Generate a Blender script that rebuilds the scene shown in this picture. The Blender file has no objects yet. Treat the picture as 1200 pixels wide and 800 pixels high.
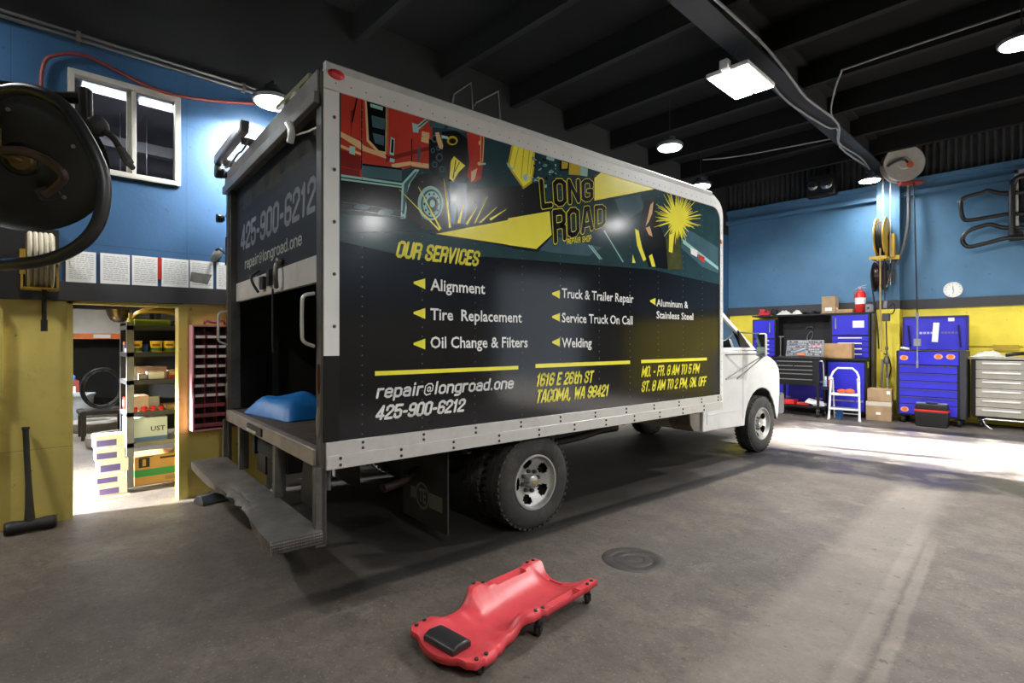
import bpy, bmesh, math, random
from mathutils import Vector, Matrix, Euler

random.seed(7)
S = bpy.context.scene
C = S.collection
PI = math.pi

# ------------------------------------------------------------------ camera
FPX = 619.0                      # focal length in pixels of a 1200 px wide frame
CAM_H = 1.5
CAM_YAW = math.radians(46.5)
cam_data = bpy.data.cameras.new('camera')
cam = bpy.data.objects.new('camera', cam_data)
C.objects.link(cam)
cam_data.sensor_width = 36.0
cam_data.lens = 36.0 * FPX / 1200.0
cam_data.clip_start = 0.05
cam_data.clip_end = 100
cam.location = (0, 0, CAM_H)
cam.rotation_euler = (PI / 2, 0, CAM_YAW)
S.camera = cam

# ------------------------------------------------------------------ view and world
S.view_settings.view_transform = 'Standard'
S.view_settings.look = 'None'
S.view_settings.exposure = 0.45
S.view_settings.gamma = 1.0
S.view_settings.use_curve_mapping = False
W = bpy.data.worlds.new('world')
S.world = W
W.use_nodes = True
wn = W.node_tree.nodes
wn['Background'].inputs[0].default_value = (0.75, 0.87, 1.0, 1)
wn['Background'].inputs[1].default_value = 1.2

# ------------------------------------------------------------------ sun through the open bay door on the right
sun_d = bpy.data.lights.new('sun', 'SUN')
sun_d.energy = 90.0
sun_d.angle = math.radians(1.0)
sun_d.color = (1.0, 0.97, 0.93)
sun = bpy.data.objects.new('sun', sun_d)
C.objects.link(sun)
sun.location = (12, 9, 6)
SUN_DIR = Vector((-1.0, -0.03, -0.375))
sun.rotation_euler = SUN_DIR.to_track_quat('-Z', 'Y').to_euler()

# lamp powers, watts: (x, y, z, power) of every ceiling fixture
LAMPS = {
    'panel':  (-2.72, 6.39, 4.62, 130),
    'round':  [(-4.20, 7.31, 4.46, 90), (-4.84, 9.56, 4.46, 90), (-2.66, 12.10, 4.62, 38),
               (-0.34, 7.67, 4.62, 150), (-5.42, 1.89, 3.86, 125),
               (4.0, 6.3, 4.62, 180), (4.4, 4.43, 4.05, 170), (1.6, 0.6, 4.3, 80), (-5.0, -1.6, 4.62, 85), (4.2, 0.4, 4.1, 110), (2.6, 9.7, 4.30, 70)],  # the one behind the camera by the left wall is added, unseen fill
}

# ------------------------------------------------------------------ helpers
def srgb(h):
    if isinstance(h, str):
        h = h.lstrip('#')
        c = [int(h[i:i + 2], 16) / 255 for i in (0, 2, 4)]
    else:
        c = list(h)
    return tuple(((v / 12.92) if v <= 0.04045 else ((v + 0.055) / 1.055) ** 2.4) for v in c) + (1.0,)

_mats = {}
def mat(name, col, rough=0.5, metal=0.0, var=0.12, scale=6.0, bump=0.0, bscale=40.0, emit=0.0, dirt=None, dirt_amt=0.0, dscale=3.0, coat=0.0, spec=0.5):
    """procedural principled material: base colour broken up by noise, optional dirt patches, optional bump"""
    if name in _mats:
        return _mats[name]
    m = bpy.data.materials.new(name)
    m.use_nodes = True
    nt = m.node_tree
    N, L = nt.nodes, nt.links
    b = N['Principled BSDF']
    base = srgb(col)
    tc = N.new('ShaderNodeTexCoord')
    nz = N.new('ShaderNodeTexNoise')
    nz.inputs['Scale'].default_value = scale
    nz.inputs['Detail'].default_value = 5
    L.new(tc.outputs['Object'], nz.inputs['Vector'])
    rp = N.new('ShaderNodeValToRGB')
    lo = tuple(max(0, v * (1 - var)) for v in base[:3]) + (1,)
    hi = tuple(min(1, v * (1 + var)) for v in base[:3]) + (1,)
    rp.color_ramp.elements[0].position = 0.3
    rp.color_ramp.elements[0].color = lo
    rp.color_ramp.elements[1].position = 0.7
    rp.color_ramp.elements[1].color = hi
    L.new(nz.outputs['Fac'], rp.inputs['Fac'])
    out = rp.outputs['Color']
    if dirt:
        n2 = N.new('ShaderNodeTexNoise')
        n2.inputs['Scale'].default_value = dscale
        n2.inputs['Detail'].default_value = 8
        n2.inputs['Roughness'].default_value = 0.7
        L.new(tc.outputs['Object'], n2.inputs['Vector'])
        r2 = N.new('ShaderNodeValToRGB')
        r2.color_ramp.elements[0].position = 0.48
        r2.color_ramp.elements[0].color = (0, 0, 0, 1)
        r2.color_ramp.elements[1].position = 0.75
        r2.color_ramp.elements[1].color = (dirt_amt,) * 3 + (1,)
        L.new(n2.outputs['Fac'], r2.inputs['Fac'])
        mx = N.new('ShaderNodeMix')
        mx.data_type = 'RGBA'
        L.new(r2.outputs['Color'], mx.inputs['Factor'])
        L.new(out, mx.inputs['A'])
        mx.inputs['B'].default_value = srgb(dirt)
        out = mx.outputs['Result']
    L.new(out, b.inputs['Base Color'])
    b.inputs['Roughness'].default_value = rough
    b.inputs['Metallic'].default_value = metal
    b.inputs['Specular IOR Level'].default_value = spec
    b.inputs['Coat Weight'].default_value = coat
    if emit:
        b.inputs['Emission Color'].default_value = base
        b.inputs['Emission Strength'].default_value = emit
    if bump:
        n3 = N.new('ShaderNodeTexNoise')
        n3.inputs['Scale'].default_value = bscale
        n3.inputs['Detail'].default_value = 4
        L.new(tc.outputs['Object'], n3.inputs['Vector'])
        bp = N.new('ShaderNodeBump')
        bp.inputs['Strength'].default_value = bump
        bp.inputs['Distance'].default_value = 0.02
        L.new(n3.outputs['Fac'], bp.inputs['Height'])
        L.new(bp.outputs['Normal'], b.inputs['Normal'])
    _mats[name] = m
    return m

def glass_mat(name, tint, gloss=0.12, rough=0.02):
    if name in _mats:
        return _mats[name]
    m = bpy.data.materials.new(name)
    m.use_nodes = True
    nt = m.node_tree
    N, L = nt.nodes, nt.links
    N.remove(N['Principled BSDF'])
    o = N['Material Output']
    t = N.new('ShaderNodeBsdfTransparent'); t.inputs[0].default_value = srgb(tint)
    g = N.new('ShaderNodeBsdfGlossy'); g.inputs['Roughness'].default_value = rough
    fr = N.new('ShaderNodeFresnel'); fr.inputs['IOR'].default_value = 1.45
    ma = N.new('ShaderNodeMath'); ma.operation = 'ADD'; ma.inputs[1].default_value = gloss * 0.3
    L.new(fr.outputs[0], ma.inputs[0])
    mx = N.new('ShaderNodeMixShader')
    L.new(ma.outputs[0], mx.inputs[0]); L.new(t.outputs[0], mx.inputs[1]); L.new(g.outputs[0], mx.inputs[2])
    L.new(mx.outputs[0], o.inputs[0])
    _mats[name] = m
    return m

class MB:
    """collects shapes, builds ONE mesh object"""
    def __init__(s):
        s.v = []; s.f = []; s.m = []
    def add(s, vs, fs, m=0):
        o = len(s.v)
        s.v += [tuple(v) for v in vs]
        s.f += [tuple(i + o for i in f) for f in fs]
        s.m += [m] * len(fs)
        return s
    def box(s, x0, x1, y0, y1, z0, z1, m=0):
        vs = [(x, y, z) for z in (z0, z1) for y in (y0, y1) for x in (x0, x1)]
        return s.add(vs, [(0, 2, 3, 1), (4, 5, 7, 6), (0, 1, 5, 4), (2, 6, 7, 3), (0, 4, 6, 2), (1, 3, 7, 5)], m)
    def obox(s, c, size, rot=(0, 0, 0), m=0):
        R = Euler(rot).to_matrix()
        hx, hy, hz = [k / 2 for k in size]
        vs = [Vector(c) + R @ Vector((x, y, z)) for z in (-hz, hz) for y in (-hy, hy) for x in (-hx, hx)]
        return s.add(vs, [(0, 2, 3, 1), (4, 5, 7, 6), (0, 1, 5, 4), (2, 6, 7, 3), (0, 4, 6, 2), (1, 3, 7, 5)], m)
    def cyl(s, p0, p1, r0, r1=None, n=14, m=0):
        return s.rings([(Vector(p0), r0), (Vector(p1), r0 if r1 is None else r1)], n, m)
    def rings(s, pr, n=14, m=0, closed=False):
        pts = [Vector(p) for p, _ in pr]
        K = len(pts)
        vs = []
        up = None
        for i in range(K):
            a = pts[i - 1] if (i > 0 or closed) else pts[i]
            b = pts[(i + 1) % K] if (i < K - 1 or closed) else pts[i]
            t = (b - a).normalized()
            if up is None:
                h = Vector((0, 0, 1)) if abs(t.z) < 0.9 else Vector((1, 0, 0))
                up = (h - t * h.dot(t)).normalized()
            else:
                up = up - t * up.dot(t)
                up = up.normalized() if up.length > 1e-6 else Vector((1, 0, 0))
            w = t.cross(up)
            for k in range(n):
                q = 2 * PI * k / n
                vs.append(pts[i] + (up * math.cos(q) + w * math.sin(q)) * pr[i][1])
        fs = []
        for i in range(K if closed else K - 1):
            j = (i + 1) % K
            for k in range(n):
                l = (k + 1) % n
                fs.append((i * n + k, i * n + l, j * n + l, j * n + k))
        if not closed:
            fs.append(tuple(range(n - 1, -1, -1)))
            fs.append(tuple((K - 1) * n + k for k in range(n)))
        return s.add(vs, fs, m)
    def tube(s, pts, r, n=8, m=0, sub=0, closed=False):
        P = [Vector(p) for p in pts]
        if sub:
            P = smooth_path(P, sub, closed)
        return s.rings([(p, r) for p in P], n, m, closed)
    def prism(s, poly, axis, a0, a1, m=0):
        """poly of 2-D points: axis x -> (y,z), y -> (x,z), z -> (x,y)"""
        def P(p, a):
            return {'x': (a, p[0], p[1]), 'y': (p[0], a, p[1]), 'z': (p[0], p[1], a)}[axis]
        n = len(poly)
        vs = [P(p, a0) for p in poly] + [P(p, a1) for p in poly]
        fs = [tuple(range(n - 1, -1, -1)), tuple(range(n, 2 * n))]
        for i in range(n):
            j = (i + 1) % n
            fs.append((i, j, n + j, n + i))
        return s.add(vs, fs, m)
    def lathe(s, prof, c=(0, 0, 0), axis='z', n=24, m=0, skip=None, ring=False):
        """prof: (radius, height) along the axis"""
        c = Vector(c)
        vs = []
        if ring:
            prof = list(prof) + [prof[0]]; skip = skip or (lambda i, k: False)
        for r, h in prof:
            for k in range(n):
                q = 2 * PI * k / n
                a, b = r * math.cos(q), r * math.sin(q)
                vs.append(c + Vector({'z': (a, b, h), 'x': (h, a, b), 'y': (a, h, b)}[axis]))
        fs = []
        for i in range(len(prof) - 1):
            for k in range(n):
                if skip and skip(i, k):
                    continue
                l = (k + 1) % n
                fs.append((i * n + k, i * n + l, (i + 1) * n + l, (i + 1) * n + k))
        flat0 = abs(prof[0][1] - prof[1][1]) < 1e-6 or prof[-1][0] > 1e-4 and len(prof) == 2
        flat1 = abs(prof[-1][1] - prof[-2][1]) < 1e-6 or len(prof) == 2
        if prof[0][0] > 1e-4 and not skip and not flat0:
            fs.append(tuple(range(n - 1, -1, -1)))
        if prof[-1][0] > 1e-4 and not skip and not flat1:
            fs.append(tuple((len(prof) - 1) * n + k for k in range(n)))
        return s.add(vs, fs, m)
    def ball(s, c, r, n=14, m=0):
        r = r if isinstance(r, (tuple, list)) else (r, r, r)
        vs = []; fs = []
        R = n // 2
        for i in range(R + 1):
            a = PI * i / R
            for k in range(n):
                q = 2 * PI * k / n
                vs.append((c[0] + r[0] * math.sin(a) * math.cos(q), c[1] + r[1] * math.sin(a) * math.sin(q), c[2] + r[2] * math.cos(a)))
        for i in range(R):
            for k in range(n):
                l = (k + 1) % n
                fs.append((i * n + k, (i + 1) * n + k, (i + 1) * n + l, i * n + l))
        return s.add(vs, fs, m)
    def poly(s, pts, m=0):
        return s.add(pts, [tuple(range(len(pts)))], m)
    def build(s, name, mats, parent=None, loc=(0, 0, 0), rot=(0, 0, 0), bevel=0.0, seg=2, smooth=32, label=None, weld=True):
        me = bpy.data.meshes.new(name)
        me.from_pydata(s.v, [], s.f)
        mats = mats if isinstance(mats, (list, tuple)) else [mats]
        for q in mats:
            me.materials.append(q)
        me.polygons.foreach_set('material_index', s.m)
        bm = bmesh.new(); bm.from_mesh(me)
        if weld:
            bmesh.ops.remove_doubles(bm, verts=bm.verts, dist=1e-6)
            bmesh.ops.recalc_face_normals(bm, faces=bm.faces)
        bm.to_mesh(me); bm.free()
        if smooth:
            me.shade_smooth()
            me.set_sharp_from_angle(angle=math.radians(smooth))
        o = bpy.data.objects.new(name, me)
        C.objects.link(o)
        if parent:
            o.parent = parent
        o.location = loc
        o.rotation_euler = rot
        if bevel:
            b = o.modifiers.new('bevel', 'BEVEL')
            b.width = bevel; b.segments = seg; b.limit_method = 'ANGLE'; b.angle_limit = math.radians(40)
            b.harden_normals = False
        if label:
            o['label'] = label
        return o

def smooth_path(P, sub, closed=False):
    out = []
    n = len(P)
    for i in range(n if closed else n - 1):
        p1, p2 = P[i], P[(i + 1) % n]
        p0 = P[i - 1] if (i > 0 or closed) else p1 * 2 - p2
        p3 = P[(i + 2) % n] if (i < n - 2 or closed) else p2 * 2 - p1
        for k in range(sub):
            t = k / sub
            out.append(0.5 * ((2 * p1) + (p2 - p0) * t + (2 * p0 - 5 * p1 + 4 * p2 - p3) * t * t + (3 * p1 - p0 - 3 * p2 + p3) * t ** 3))
    if not closed:
        out.append(P[-1].copy())
    return out

def thing(name, label, cat, loc=(0, 0, 0), rz=0.0, group=None, rot=None):
    o = bpy.data.objects.new(name, None)
    C.objects.link(o)
    o.empty_display_size = 0.1
    o.location = loc
    o.rotation_euler = rot if rot is not None else (0, 0, rz)
    return tag(o, label, cat, group)

def tag(o, label, cat, group=None):
    o['label'] = label; o['category'] = cat
    if group:
        o['group'] = group
    return o

def struct(o):
    o['kind'] = 'structure'
    return o

def copy_tree(o, parent=None):
    c = o.copy(); C.objects.link(c)
    if parent:
        c.parent = parent
    for ch in list(o.children):
        copy_tree(ch, c)
    return c

_glyphs = {}
def text_geo(s, bold=0.0, shear=0.0, space=1.0):
    """flat outline of a line of text at size 1, baseline at 0"""
    cu = bpy.data.curves.new('text', 'FONT')
    cu.body = s; cu.size = 1.0; cu.offset = bold; cu.shear = shear; cu.space_character = space
    cu.resolution_u = 2
    o = bpy.data.objects.new('text', cu)
    C.objects.link(o)
    dg = bpy.context.evaluated_depsgraph_get()
    me = bpy.data.meshes.new_from_object(o.evaluated_get(dg))
    vs = [tuple(v.co) for v in me.vertices]
    fs = [tuple(p.vertices) for p in me.polygons]
    bpy.data.objects.remove(o); bpy.data.curves.remove(cu); bpy.data.meshes.remove(me)
    return vs, fs

_v, _f = text_geo('H')
CAPH = max(v[1] for v in _v)

# heavy condensed sign lettering: every letter is a set of strokes in a unit cell
_ring = [(0, .12), (0, .88), (.3, 1), (.7, 1), (1, .88), (1, .12), (.7, 0), (.3, 0), (0, .12)]
_oo = [(0, .12), (0, .56), (.3, .68), (.7, .68), (1, .56), (1, .12), (.7, 0), (.3, 0), (0, .12)]
GLY = {
    'O': (1, [_ring]), '0': (1, [_ring]), 'U': (1, [[(0, 1), (0, .12), (.3, 0), (.7, 0), (1, .12), (1, 1)]]),
    'R': (1, [[(0, 0), (0, 1), (.75, 1), (1, .88), (1, .62), (.75, .5), (0, .5)], [(.7, .5), (1, .4), (1, 0)]]),
    'S': (1, [[(1, .75), (1, .88), (.7, 1), (.3, 1), (0, .88), (0, .68), (.25, .55), (.75, .45), (1, .32), (1, .12), (.7, 0), (.3, 0), (0, .12), (0, .27)]]),
    'E': (.85, [[(1, 1), (0, 1), (0, 0), (1, 0)], [(0, .5), (.85, .5)]]), 'V': (1.05, [[(0, 1), (.5, 0), (1, 1)]]), 'I': (.3, [[(.5, 0), (.5, 1)]]),
    'C': (1, [[(1, .70), (1, .88), (.7, 1), (.3, 1), (0, .88), (0, .12), (.3, 0), (.7, 0), (1, .12), (1, .32)]]),
    'L': (.8, [[(0, 1), (0, 0), (1, 0)]]), 'N': (1, [[(0, 0), (0, 1), (1, 0), (1, 1)]]),
    'G': (1, [[(1, .70), (1, .88), (.7, 1), (.3, 1), (0, .88), (0, .12), (.3, 0), (.7, 0), (1, .12), (1, .47), (.6, .47)]]),
    'A': (1.1, [[(0, 0), (.36, 1), (.64, 1), (1, 0)], [(.2, .26), (.8, .26)]]), 'D': (1, [[(0, 0), (0, 1), (.7, 1), (1, .88), (1, .12), (.7, 0), (0, 0)]]),
    'P': (1, [[(0, 0), (0, 1), (.75, 1), (1, .88), (1, .57), (.75, .45), (0, .45)]]), 'H': (1, [[(0, 0), (0, 1)], [(1, 0), (1, 1)], [(0, .5), (1, .5)]]),
    'T': (.95, [[(0, 1), (1, 1)], [(.5, 1), (.5, 0)]]), 'M': (1.4, [[(0, 0), (0, 1), (.5, .2), (1, 1), (1, 0)]]), 'W': (1.5, [[(0, 1), (.22, 0), (.5, .8), (.78, 0), (1, 1)]]),
    'F': (.85, [[(0, 0), (0, 1), (1, 1)], [(0, .5), (.85, .5)]]),
    '1': (.6, [[(.1, .8), (.6, 1), (.6, 0)]]), '2': (1, [[(0, .70), (0, .88), (.3, 1), (.7, 1), (1, .88), (1, .65), (0, .14), (0, 0), (1, 0)]]),
    '4': (1.05, [[(.72, 0), (.72, 1), (0, .3), (0, .22), (1, .22)]]), '5': (1, [[(1, 1), (0, 1), (0, .55), (.7, .6), (1, .48), (1, .12), (.7, 0), (.3, 0), (0, .12), (0, .25)]]),
    '6': (1, [[(1, .84), (1, .90), (.7, 1), (.3, 1), (0, .88), (0, .12), (.3, 0), (.7, 0), (1, .12), (1, .42), (.7, .53), (0, .50)]]),
    '8': (1, [_ring, [(0, .5), (1, .5)]]), '9': (1, [[(0, .16), (0, .10), (.3, 0), (.7, 0), (1, .12), (1, .88), (.7, 1), (.3, 1), (0, .88), (0, .58), (.3, .47), (1, .5)]]),
    '-': (.55, [[(.1, .42), (.9, .42)]]), '.': (.25, [[(.5, 0), (.5, .04)]]), ',': (.3, [[(.6, .04), (.3, -.14)]]), ' ': (.3, []),
    'h': (.95, [[(0, 0), (0, 1)], [(0, .56), (.3, .68), (.7, .68), (1, .56), (1, 0)]]), 't': (.7, [[(.4, 1), (.4, .1), (.6, 0), (1, 0)], [(0, .68), (1, .68)]]),
    'r': (.7, [[(0, 0), (0, .68)], [(0, .5), (.4, .68), (1, .68)]]), 'e': (.95, [[(0, .36), (1, .36), (1, .56), (.7, .68), (.3, .68), (0, .56), (0, .12), (.3, 0), (.7, 0), (1, .10)]]),
    'p': (.95, [[(0, -.28), (0, .68)], _oo]), 'a': (.95, [[(.05, .6), (.3, .68), (.7, .68), (1, .56), (1, 0)], [(1, .4), (.3, .4), (0, .3), (0, .1), (.3, 0), (.7, 0), (1, .12)]]),
    'i': (.3, [[(.5, 0), (.5, .68)], [(.5, .95), (.5, 1)]]), 'l': (.3, [[(.5, 0), (.5, 1)]]), 'o': (.95, [_oo]), 'n': (.95, [[(0, 0), (0, .68)], [(0, .56), (.3, .68), (.7, .68), (1, .56), (1, 0)]]),
    'g': (.95, [_oo, [(1, .68), (1, -.16), (.7, -.28), (.1, -.28)]]), 'd': (.95, [_oo, [(1, 0), (1, 1)]]),
    '@': (1.3, [[(.8, .0), (.3, -.1), (0, .1), (0, .7), (.3, .9), (.75, .9), (1, .7), (1, .3), (.8, .2)], [(.35, .3), (.35, .55), (.5, .62), (.68, .55), (.68, .3), (.5, .22), (.35, .3)]]),
}
def heavy_geo(s, tx=0.17, ty=0.085, gap=0.14, shear=0.0):
    """quads of a line of heavy lettering: x from 0 to the returned width, y from 0 to 1"""
    vs = []; fs = []
    x = 0.0
    a, b = 0.17, 0.085
    for ch in s:
        w, strokes = GLY[ch]
        k = 0.55 if ch == '@' else 1.0
        for st in strokes:
            P = [(x + a + q[0] * w if w > 0.3 or ch not in 'IilL.' else x + a + q[0] * w, b + q[1] * (1 - 2 * b)) for q in st]
            for p, q in zip(P, P[1:]):
                dx, dy = q[0] - p[0], q[1] - p[1]
                ex, ey = dx / 0.5, dy            # letters are about half as wide as high
                ln = math.hypot(ex, ey) or 1
                ox, oy = -dy / math.hypot(dx, dy) * tx * k if dx or dy else tx, dx / math.hypot(dx, dy) * ty * k * 1.0
                o = len(vs)
                vs += [(p[0] + ox, p[1] + oy), (q[0] + ox, q[1] + oy), (q[0] - ox, q[1] - oy), (p[0] - ox, p[1] - oy)]
                fs.append((o, o + 1, o + 2, o + 3))
            for p in P:
                o = len(vs)
                vs += [(p[0] + tx * k * cx, p[1] + ty * k * cy) for cx, cy in ((1, .35), (.45, 1), (-.45, 1), (-1, .35), (-1, -.35), (-.45, -1), (.45, -1), (1, -.35))]
                fs.append(tuple(range(o, o + 8)))
        x += w + 2 * a + gap
    W_ = x - gap
    return [(u + shear * v, v) for u, v in vs], fs, W_

def put_heavy(mb, s, fn, x0, x1, base, cap, m=0, shear=0.0, tx=0.17, ty=0.085, gap=0.14):
    vs, fs, w = heavy_geo(s, tx, ty, gap, 0.0)
    k = (x1 - x0 - shear * cap) / w
    mb.add([fn(x0 + u * k + shear * cap * v, base + v * cap) for u, v in vs], fs, m)
def put_text(mb, s, fn, x0, x1, base, cap, bold=0.0, shear=0.0, m=0, space=1.0, slope=0.0):
    """writes s with its width fitted to x0..x1, cap height cap on the line base; fn(u, v) -> 3-D"""
    vs, fs = text_geo(s, bold, shear, space)
    if not vs:
        return
    a = min(v[0] for v in vs); b = max(v[0] for v in vs)
    k = (x1 - x0) / (b - a)
    kz = cap / (CAPH + 2 * bold)
    mb.add([fn(x0 + (v[0] - a) * k, base + (v[1] + bold) * kz + slope * (v[0] - a) * k) for v in vs], fs, m)

# pixel of the photograph -> point on a real plane of the room (used to measure, camera at the origin)
_cc, _ss = math.cos(CAM_YAW), math.sin(CAM_YAW)
def ray(px, py):
    X = (px - 600) / FPX; Z = (400 - py) / FPX
    return Vector((_cc * X - _ss, _ss * X + _cc, Z))
def on_x(px, py, x):
    r = ray(px, py); return Vector((0, 0, CAM_H)) + r * (x / r.x)
def on_y(px, py, y):
    r = ray(px, py); return Vector((0, 0, CAM_H)) + r * (y / r.y)
def at_depth(px, py, d):
    return Vector((0, 0, CAM_H)) + ray(px, py) * d

# ------------------------------------------------------------------ materials
M_black = mat('black paint', '#141416', 0.45, 0, 0.2)
M_blackm = mat('matt black', '#101011', 0.8, 0, 0.2)
M_rubber = mat('rubber', '#1d1d1d', 0.75, 0, 0.25, 12, 0.15, 60)
M_steel = mat('worn steel', '#6b6a68', 0.5, 0.7, 0.3, 14, 0.1, 30, dirt='#3a2f26', dirt_amt=0.6, dscale=6)
M_dsteel = mat('dark steel', '#2b2a2a', 0.55, 0.5, 0.3, 14, 0.1, 30, dirt='#463829', dirt_amt=0.5, dscale=7)
M_chrome = mat('bright metal', '#b9b9b9', 0.28, 0.9, 0.08)
M_alu = mat('aluminium', '#c9c8c4', 0.42, 0.35, 0.08, 5, dirt='#857f75', dirt_amt=0.45, dscale=5)
M_white = mat('white paint', '#e4e4e1', 0.42, 0, 0.05, 3)
M_wdirty = mat('dirty white paint', '#dcdcd8', 0.4, 0, 0.06, 3, dirt='#a9a69d', dirt_amt=0.5, dscale=2.5)
M_blue = mat('tool chest blue', '#3230c4', 0.35, 0, 0.1, 3)
M_card = mat('cardboard', '#b08c62', 0.8, 0, 0.12, 8)
M_cardw = mat('cardboard faded', '#a58a69', 0.8, 0, 0.15, 8)
M_paper = mat('paper', '#e9e9e6', 0.7, 0, 0.03)
M_red = mat('red plastic', '#c22a26', 0.4, 0, 0.1)
M_yel = mat('yellow paint', '#e3c22b', 0.45, 0, 0.1)
M_orange = mat('orange', '#e4762a', 0.5, 0, 0.1)
M_grey = mat('grey plastic', '#7d8086', 0.55, 0, 0.1)
M_dgrey = mat('dark grey plastic', '#3a3c40', 0.55, 0, 0.12)
M_lens = mat('lamp lens', '#ffffff', 0.4, 0, 0.0, emit=30.0)
M_tube = mat('fluorescent tube', '#f4f8ff', 0.4, 0, 0.0, emit=7.0)
M_glass = glass_mat('window glass', '#c9ced0', 0.10)
M_cglass = glass_mat('vehicle glass', '#8c9a94', 0.15)
M_ceil = mat('ceiling black', '#0b0b0c', 0.9, 0, 0.3, 1.5, spec=0.2)
M_joist = mat('joist black', '#0e0e0f', 0.8, 0, 0.3, 1.5, spec=0.25)

# ------------------------------------------------------------------ setting materials
def floor_material():
    m = bpy.data.materials.new('concrete floor'); m.use_nodes = True
    nt = m.node_tree; N, L = nt.nodes, nt.links
    b = N['Principled BSDF']
    tc = N.new('ShaderNodeTexCoord')
    def noise(sc, det=6, ro=0.6, vec=None):
        n = N.new('ShaderNodeTexNoise'); n.inputs['Scale'].default_value = sc
        n.inputs['Detail'].default_value = det; n.inputs['Roughness'].default_value = ro
        L.new(vec or tc.outputs['Object'], n.inputs['Vector']); return n.outputs['Fac']
    def ramp(fac, p0, p1, c0=(0, 0, 0, 1), c1=(1, 1, 1, 1)):
        r = N.new('ShaderNodeValToRGB'); e = r.color_ramp.elements
        e[0].position = p0; e[0].color = c0; e[1].position = p1; e[1].color = c1
        L.new(fac, r.inputs['Fac']); return r.outputs['Color']
    def math_(op, a, c=None, clamp=False):
        n = N.new('ShaderNodeMath'); n.operation = op; n.use_clamp = clamp
        for i, q in enumerate((a, c)):
            if q is None: continue
            if isinstance(q, (int, float)): n.inputs[i].default_value = q
            else: L.new(q, n.inputs[i])
        return n.outputs[0]
    def mix(fac, a, c):
        n = N.new('ShaderNodeMix'); n.data_type = 'RGBA'
        if isinstance(fac, (int, float)): n.inputs['Factor'].default_value = fac
        else: L.new(fac, n.inputs['Factor'])
        for k, q in (('A', a), ('B', c)):
            if isinstance(q, tuple): n.inputs[k].default_value = q
            else: L.new(q, n.inputs[k])
        return n.outputs['Result']
    def strip(x0, y0, x1, y1, w, soft, wob=0.05, wsc=3.0, ends=0.3):
        """1 inside a strip from (x0,y0) to (x1,y1) of half width w"""
        mp = N.new('ShaderNodeMapping'); mp.vector_type = 'TEXTURE'
        mp.inputs['Location'].default_value = (x0, y0, 0)
        ang = math.atan2(y1 - y0, x1 - x0); ln = math.hypot(x1 - x0, y1 - y0)
        mp.inputs['Rotation'].default_value = (0, 0, ang)
        L.new(tc.outputs['Object'], mp.inputs['Vector'])
        sp = N.new('ShaderNodeSeparateXYZ'); L.new(mp.outputs[0], sp.inputs[0])
        wn_ = math_('MULTIPLY', math_('SUBTRACT', noise(wsc, 4), 0.5), wob * 4)
        d = math_('ABSOLUTE', math_('ADD', sp.outputs['Y'], wn_))
        a = math_('DIVIDE', math_('SUBTRACT', w + soft, d), soft, True)
        u = math_('SUBTRACT', ln / 2, math_('ABSOLUTE', math_('SUBTRACT', sp.outputs['X'], ln / 2)))
        e = math_('DIVIDE', math_('ADD', u, ends), ends * 2, True)
        return math_('MULTIPLY', a, e)
    col = mix(ramp(noise(1.3, 8, 0.65), 0.3, 0.7), srgb('#4a423b'), srgb('#6a6158'))
    col = mix(math_('MULTIPLY', ramp(noise(0.7, 6, 0.6), 0.48, 0.66), 0.45), col, srgb('#3b3531'))
    col = mix(math_('MULTIPLY', ramp(noise(5.0, 9, 0.75), 0.44, 0.66), 0.70), col, srgb('#3f3934'))
    col = mix(math_('MULTIPLY', ramp(noise(3.1, 9, 0.8), 0.55, 0.72), 0.55), col, srgb('#857b6f'))
    scr = N.new('ShaderNodeMapping'); scr.inputs['Scale'].default_value = (14, 1.2, 1); scr.inputs['Rotation'].default_value = (0, 0, 0.15)
    L.new(tc.outputs['Object'], scr.inputs['Vector'])
    col = mix(math_('MULTIPLY', ramp(noise(2.0, 8, 0.75, scr.outputs[0]), 0.58, 0.74), 0.40), col, srgb('#352f2b'))
    col = mix(math_('MULTIPLY', ramp(noise(22, 6, 0.7), 0.52, 0.70), 0.75), col, srgb('#38322d'))
    col = mix(math_('MULTIPLY', ramp(noise(60, 3, 0.6), 0.60, 0.72), 0.45), col, srgb('#9a9389'))
    # worn pale wheel tracks running away to the right
    tr1 = math_('MULTIPLY', strip(-0.9, 1.2, -1.05, 7.6, 0.15, 0.14, 0.04), 0.24)
    col = mix(tr1, col, srgb('#a39a8e'))
    tr2 = math_('MULTIPLY', strip(-0.62, 1.2, -0.80, 5.2, 0.03, 0.03, 0.01), 0.22)
    col = mix(tr2, col, srgb('#a39a8e'))
    tr3 = math_('MULTIPLY', strip(-0.50, 1.2, -0.70, 5.0, 0.02, 0.02, 0.01), 0.22)
    col = mix(tr3, col, srgb('#a39a8e'))
    # dark joint along the bay and oily ground with shade painted in under the vehicle
    oil_shade = math_('MULTIPLY', strip(-4.35, 1.6, -3.95, 8.4, 1.18, 0.30, 0.16, 1.2), 0.88)
    col = mix(oil_shade, col, srgb('#1d1916'))
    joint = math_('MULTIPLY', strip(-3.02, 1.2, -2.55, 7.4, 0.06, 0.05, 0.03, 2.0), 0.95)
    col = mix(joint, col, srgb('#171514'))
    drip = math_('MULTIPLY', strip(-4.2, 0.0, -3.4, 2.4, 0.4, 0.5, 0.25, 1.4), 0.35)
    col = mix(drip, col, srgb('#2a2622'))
    # damp ground by the nose and benches, darkened to fray the sun patch's edges
    damp = strip(-3.6, 7.3, 0.8, 7.75, 0.55, 0.25, 0.22, 1.5)
    damp2 = strip(-3.6, 10.3, 1.6, 11.6, 0.42, 0.22, 0.22, 1.2)
    damp3 = strip(-2.6, 8.35, -0.9, 8.75, 0.05, 0.06, 0.05, 2.2)
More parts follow.
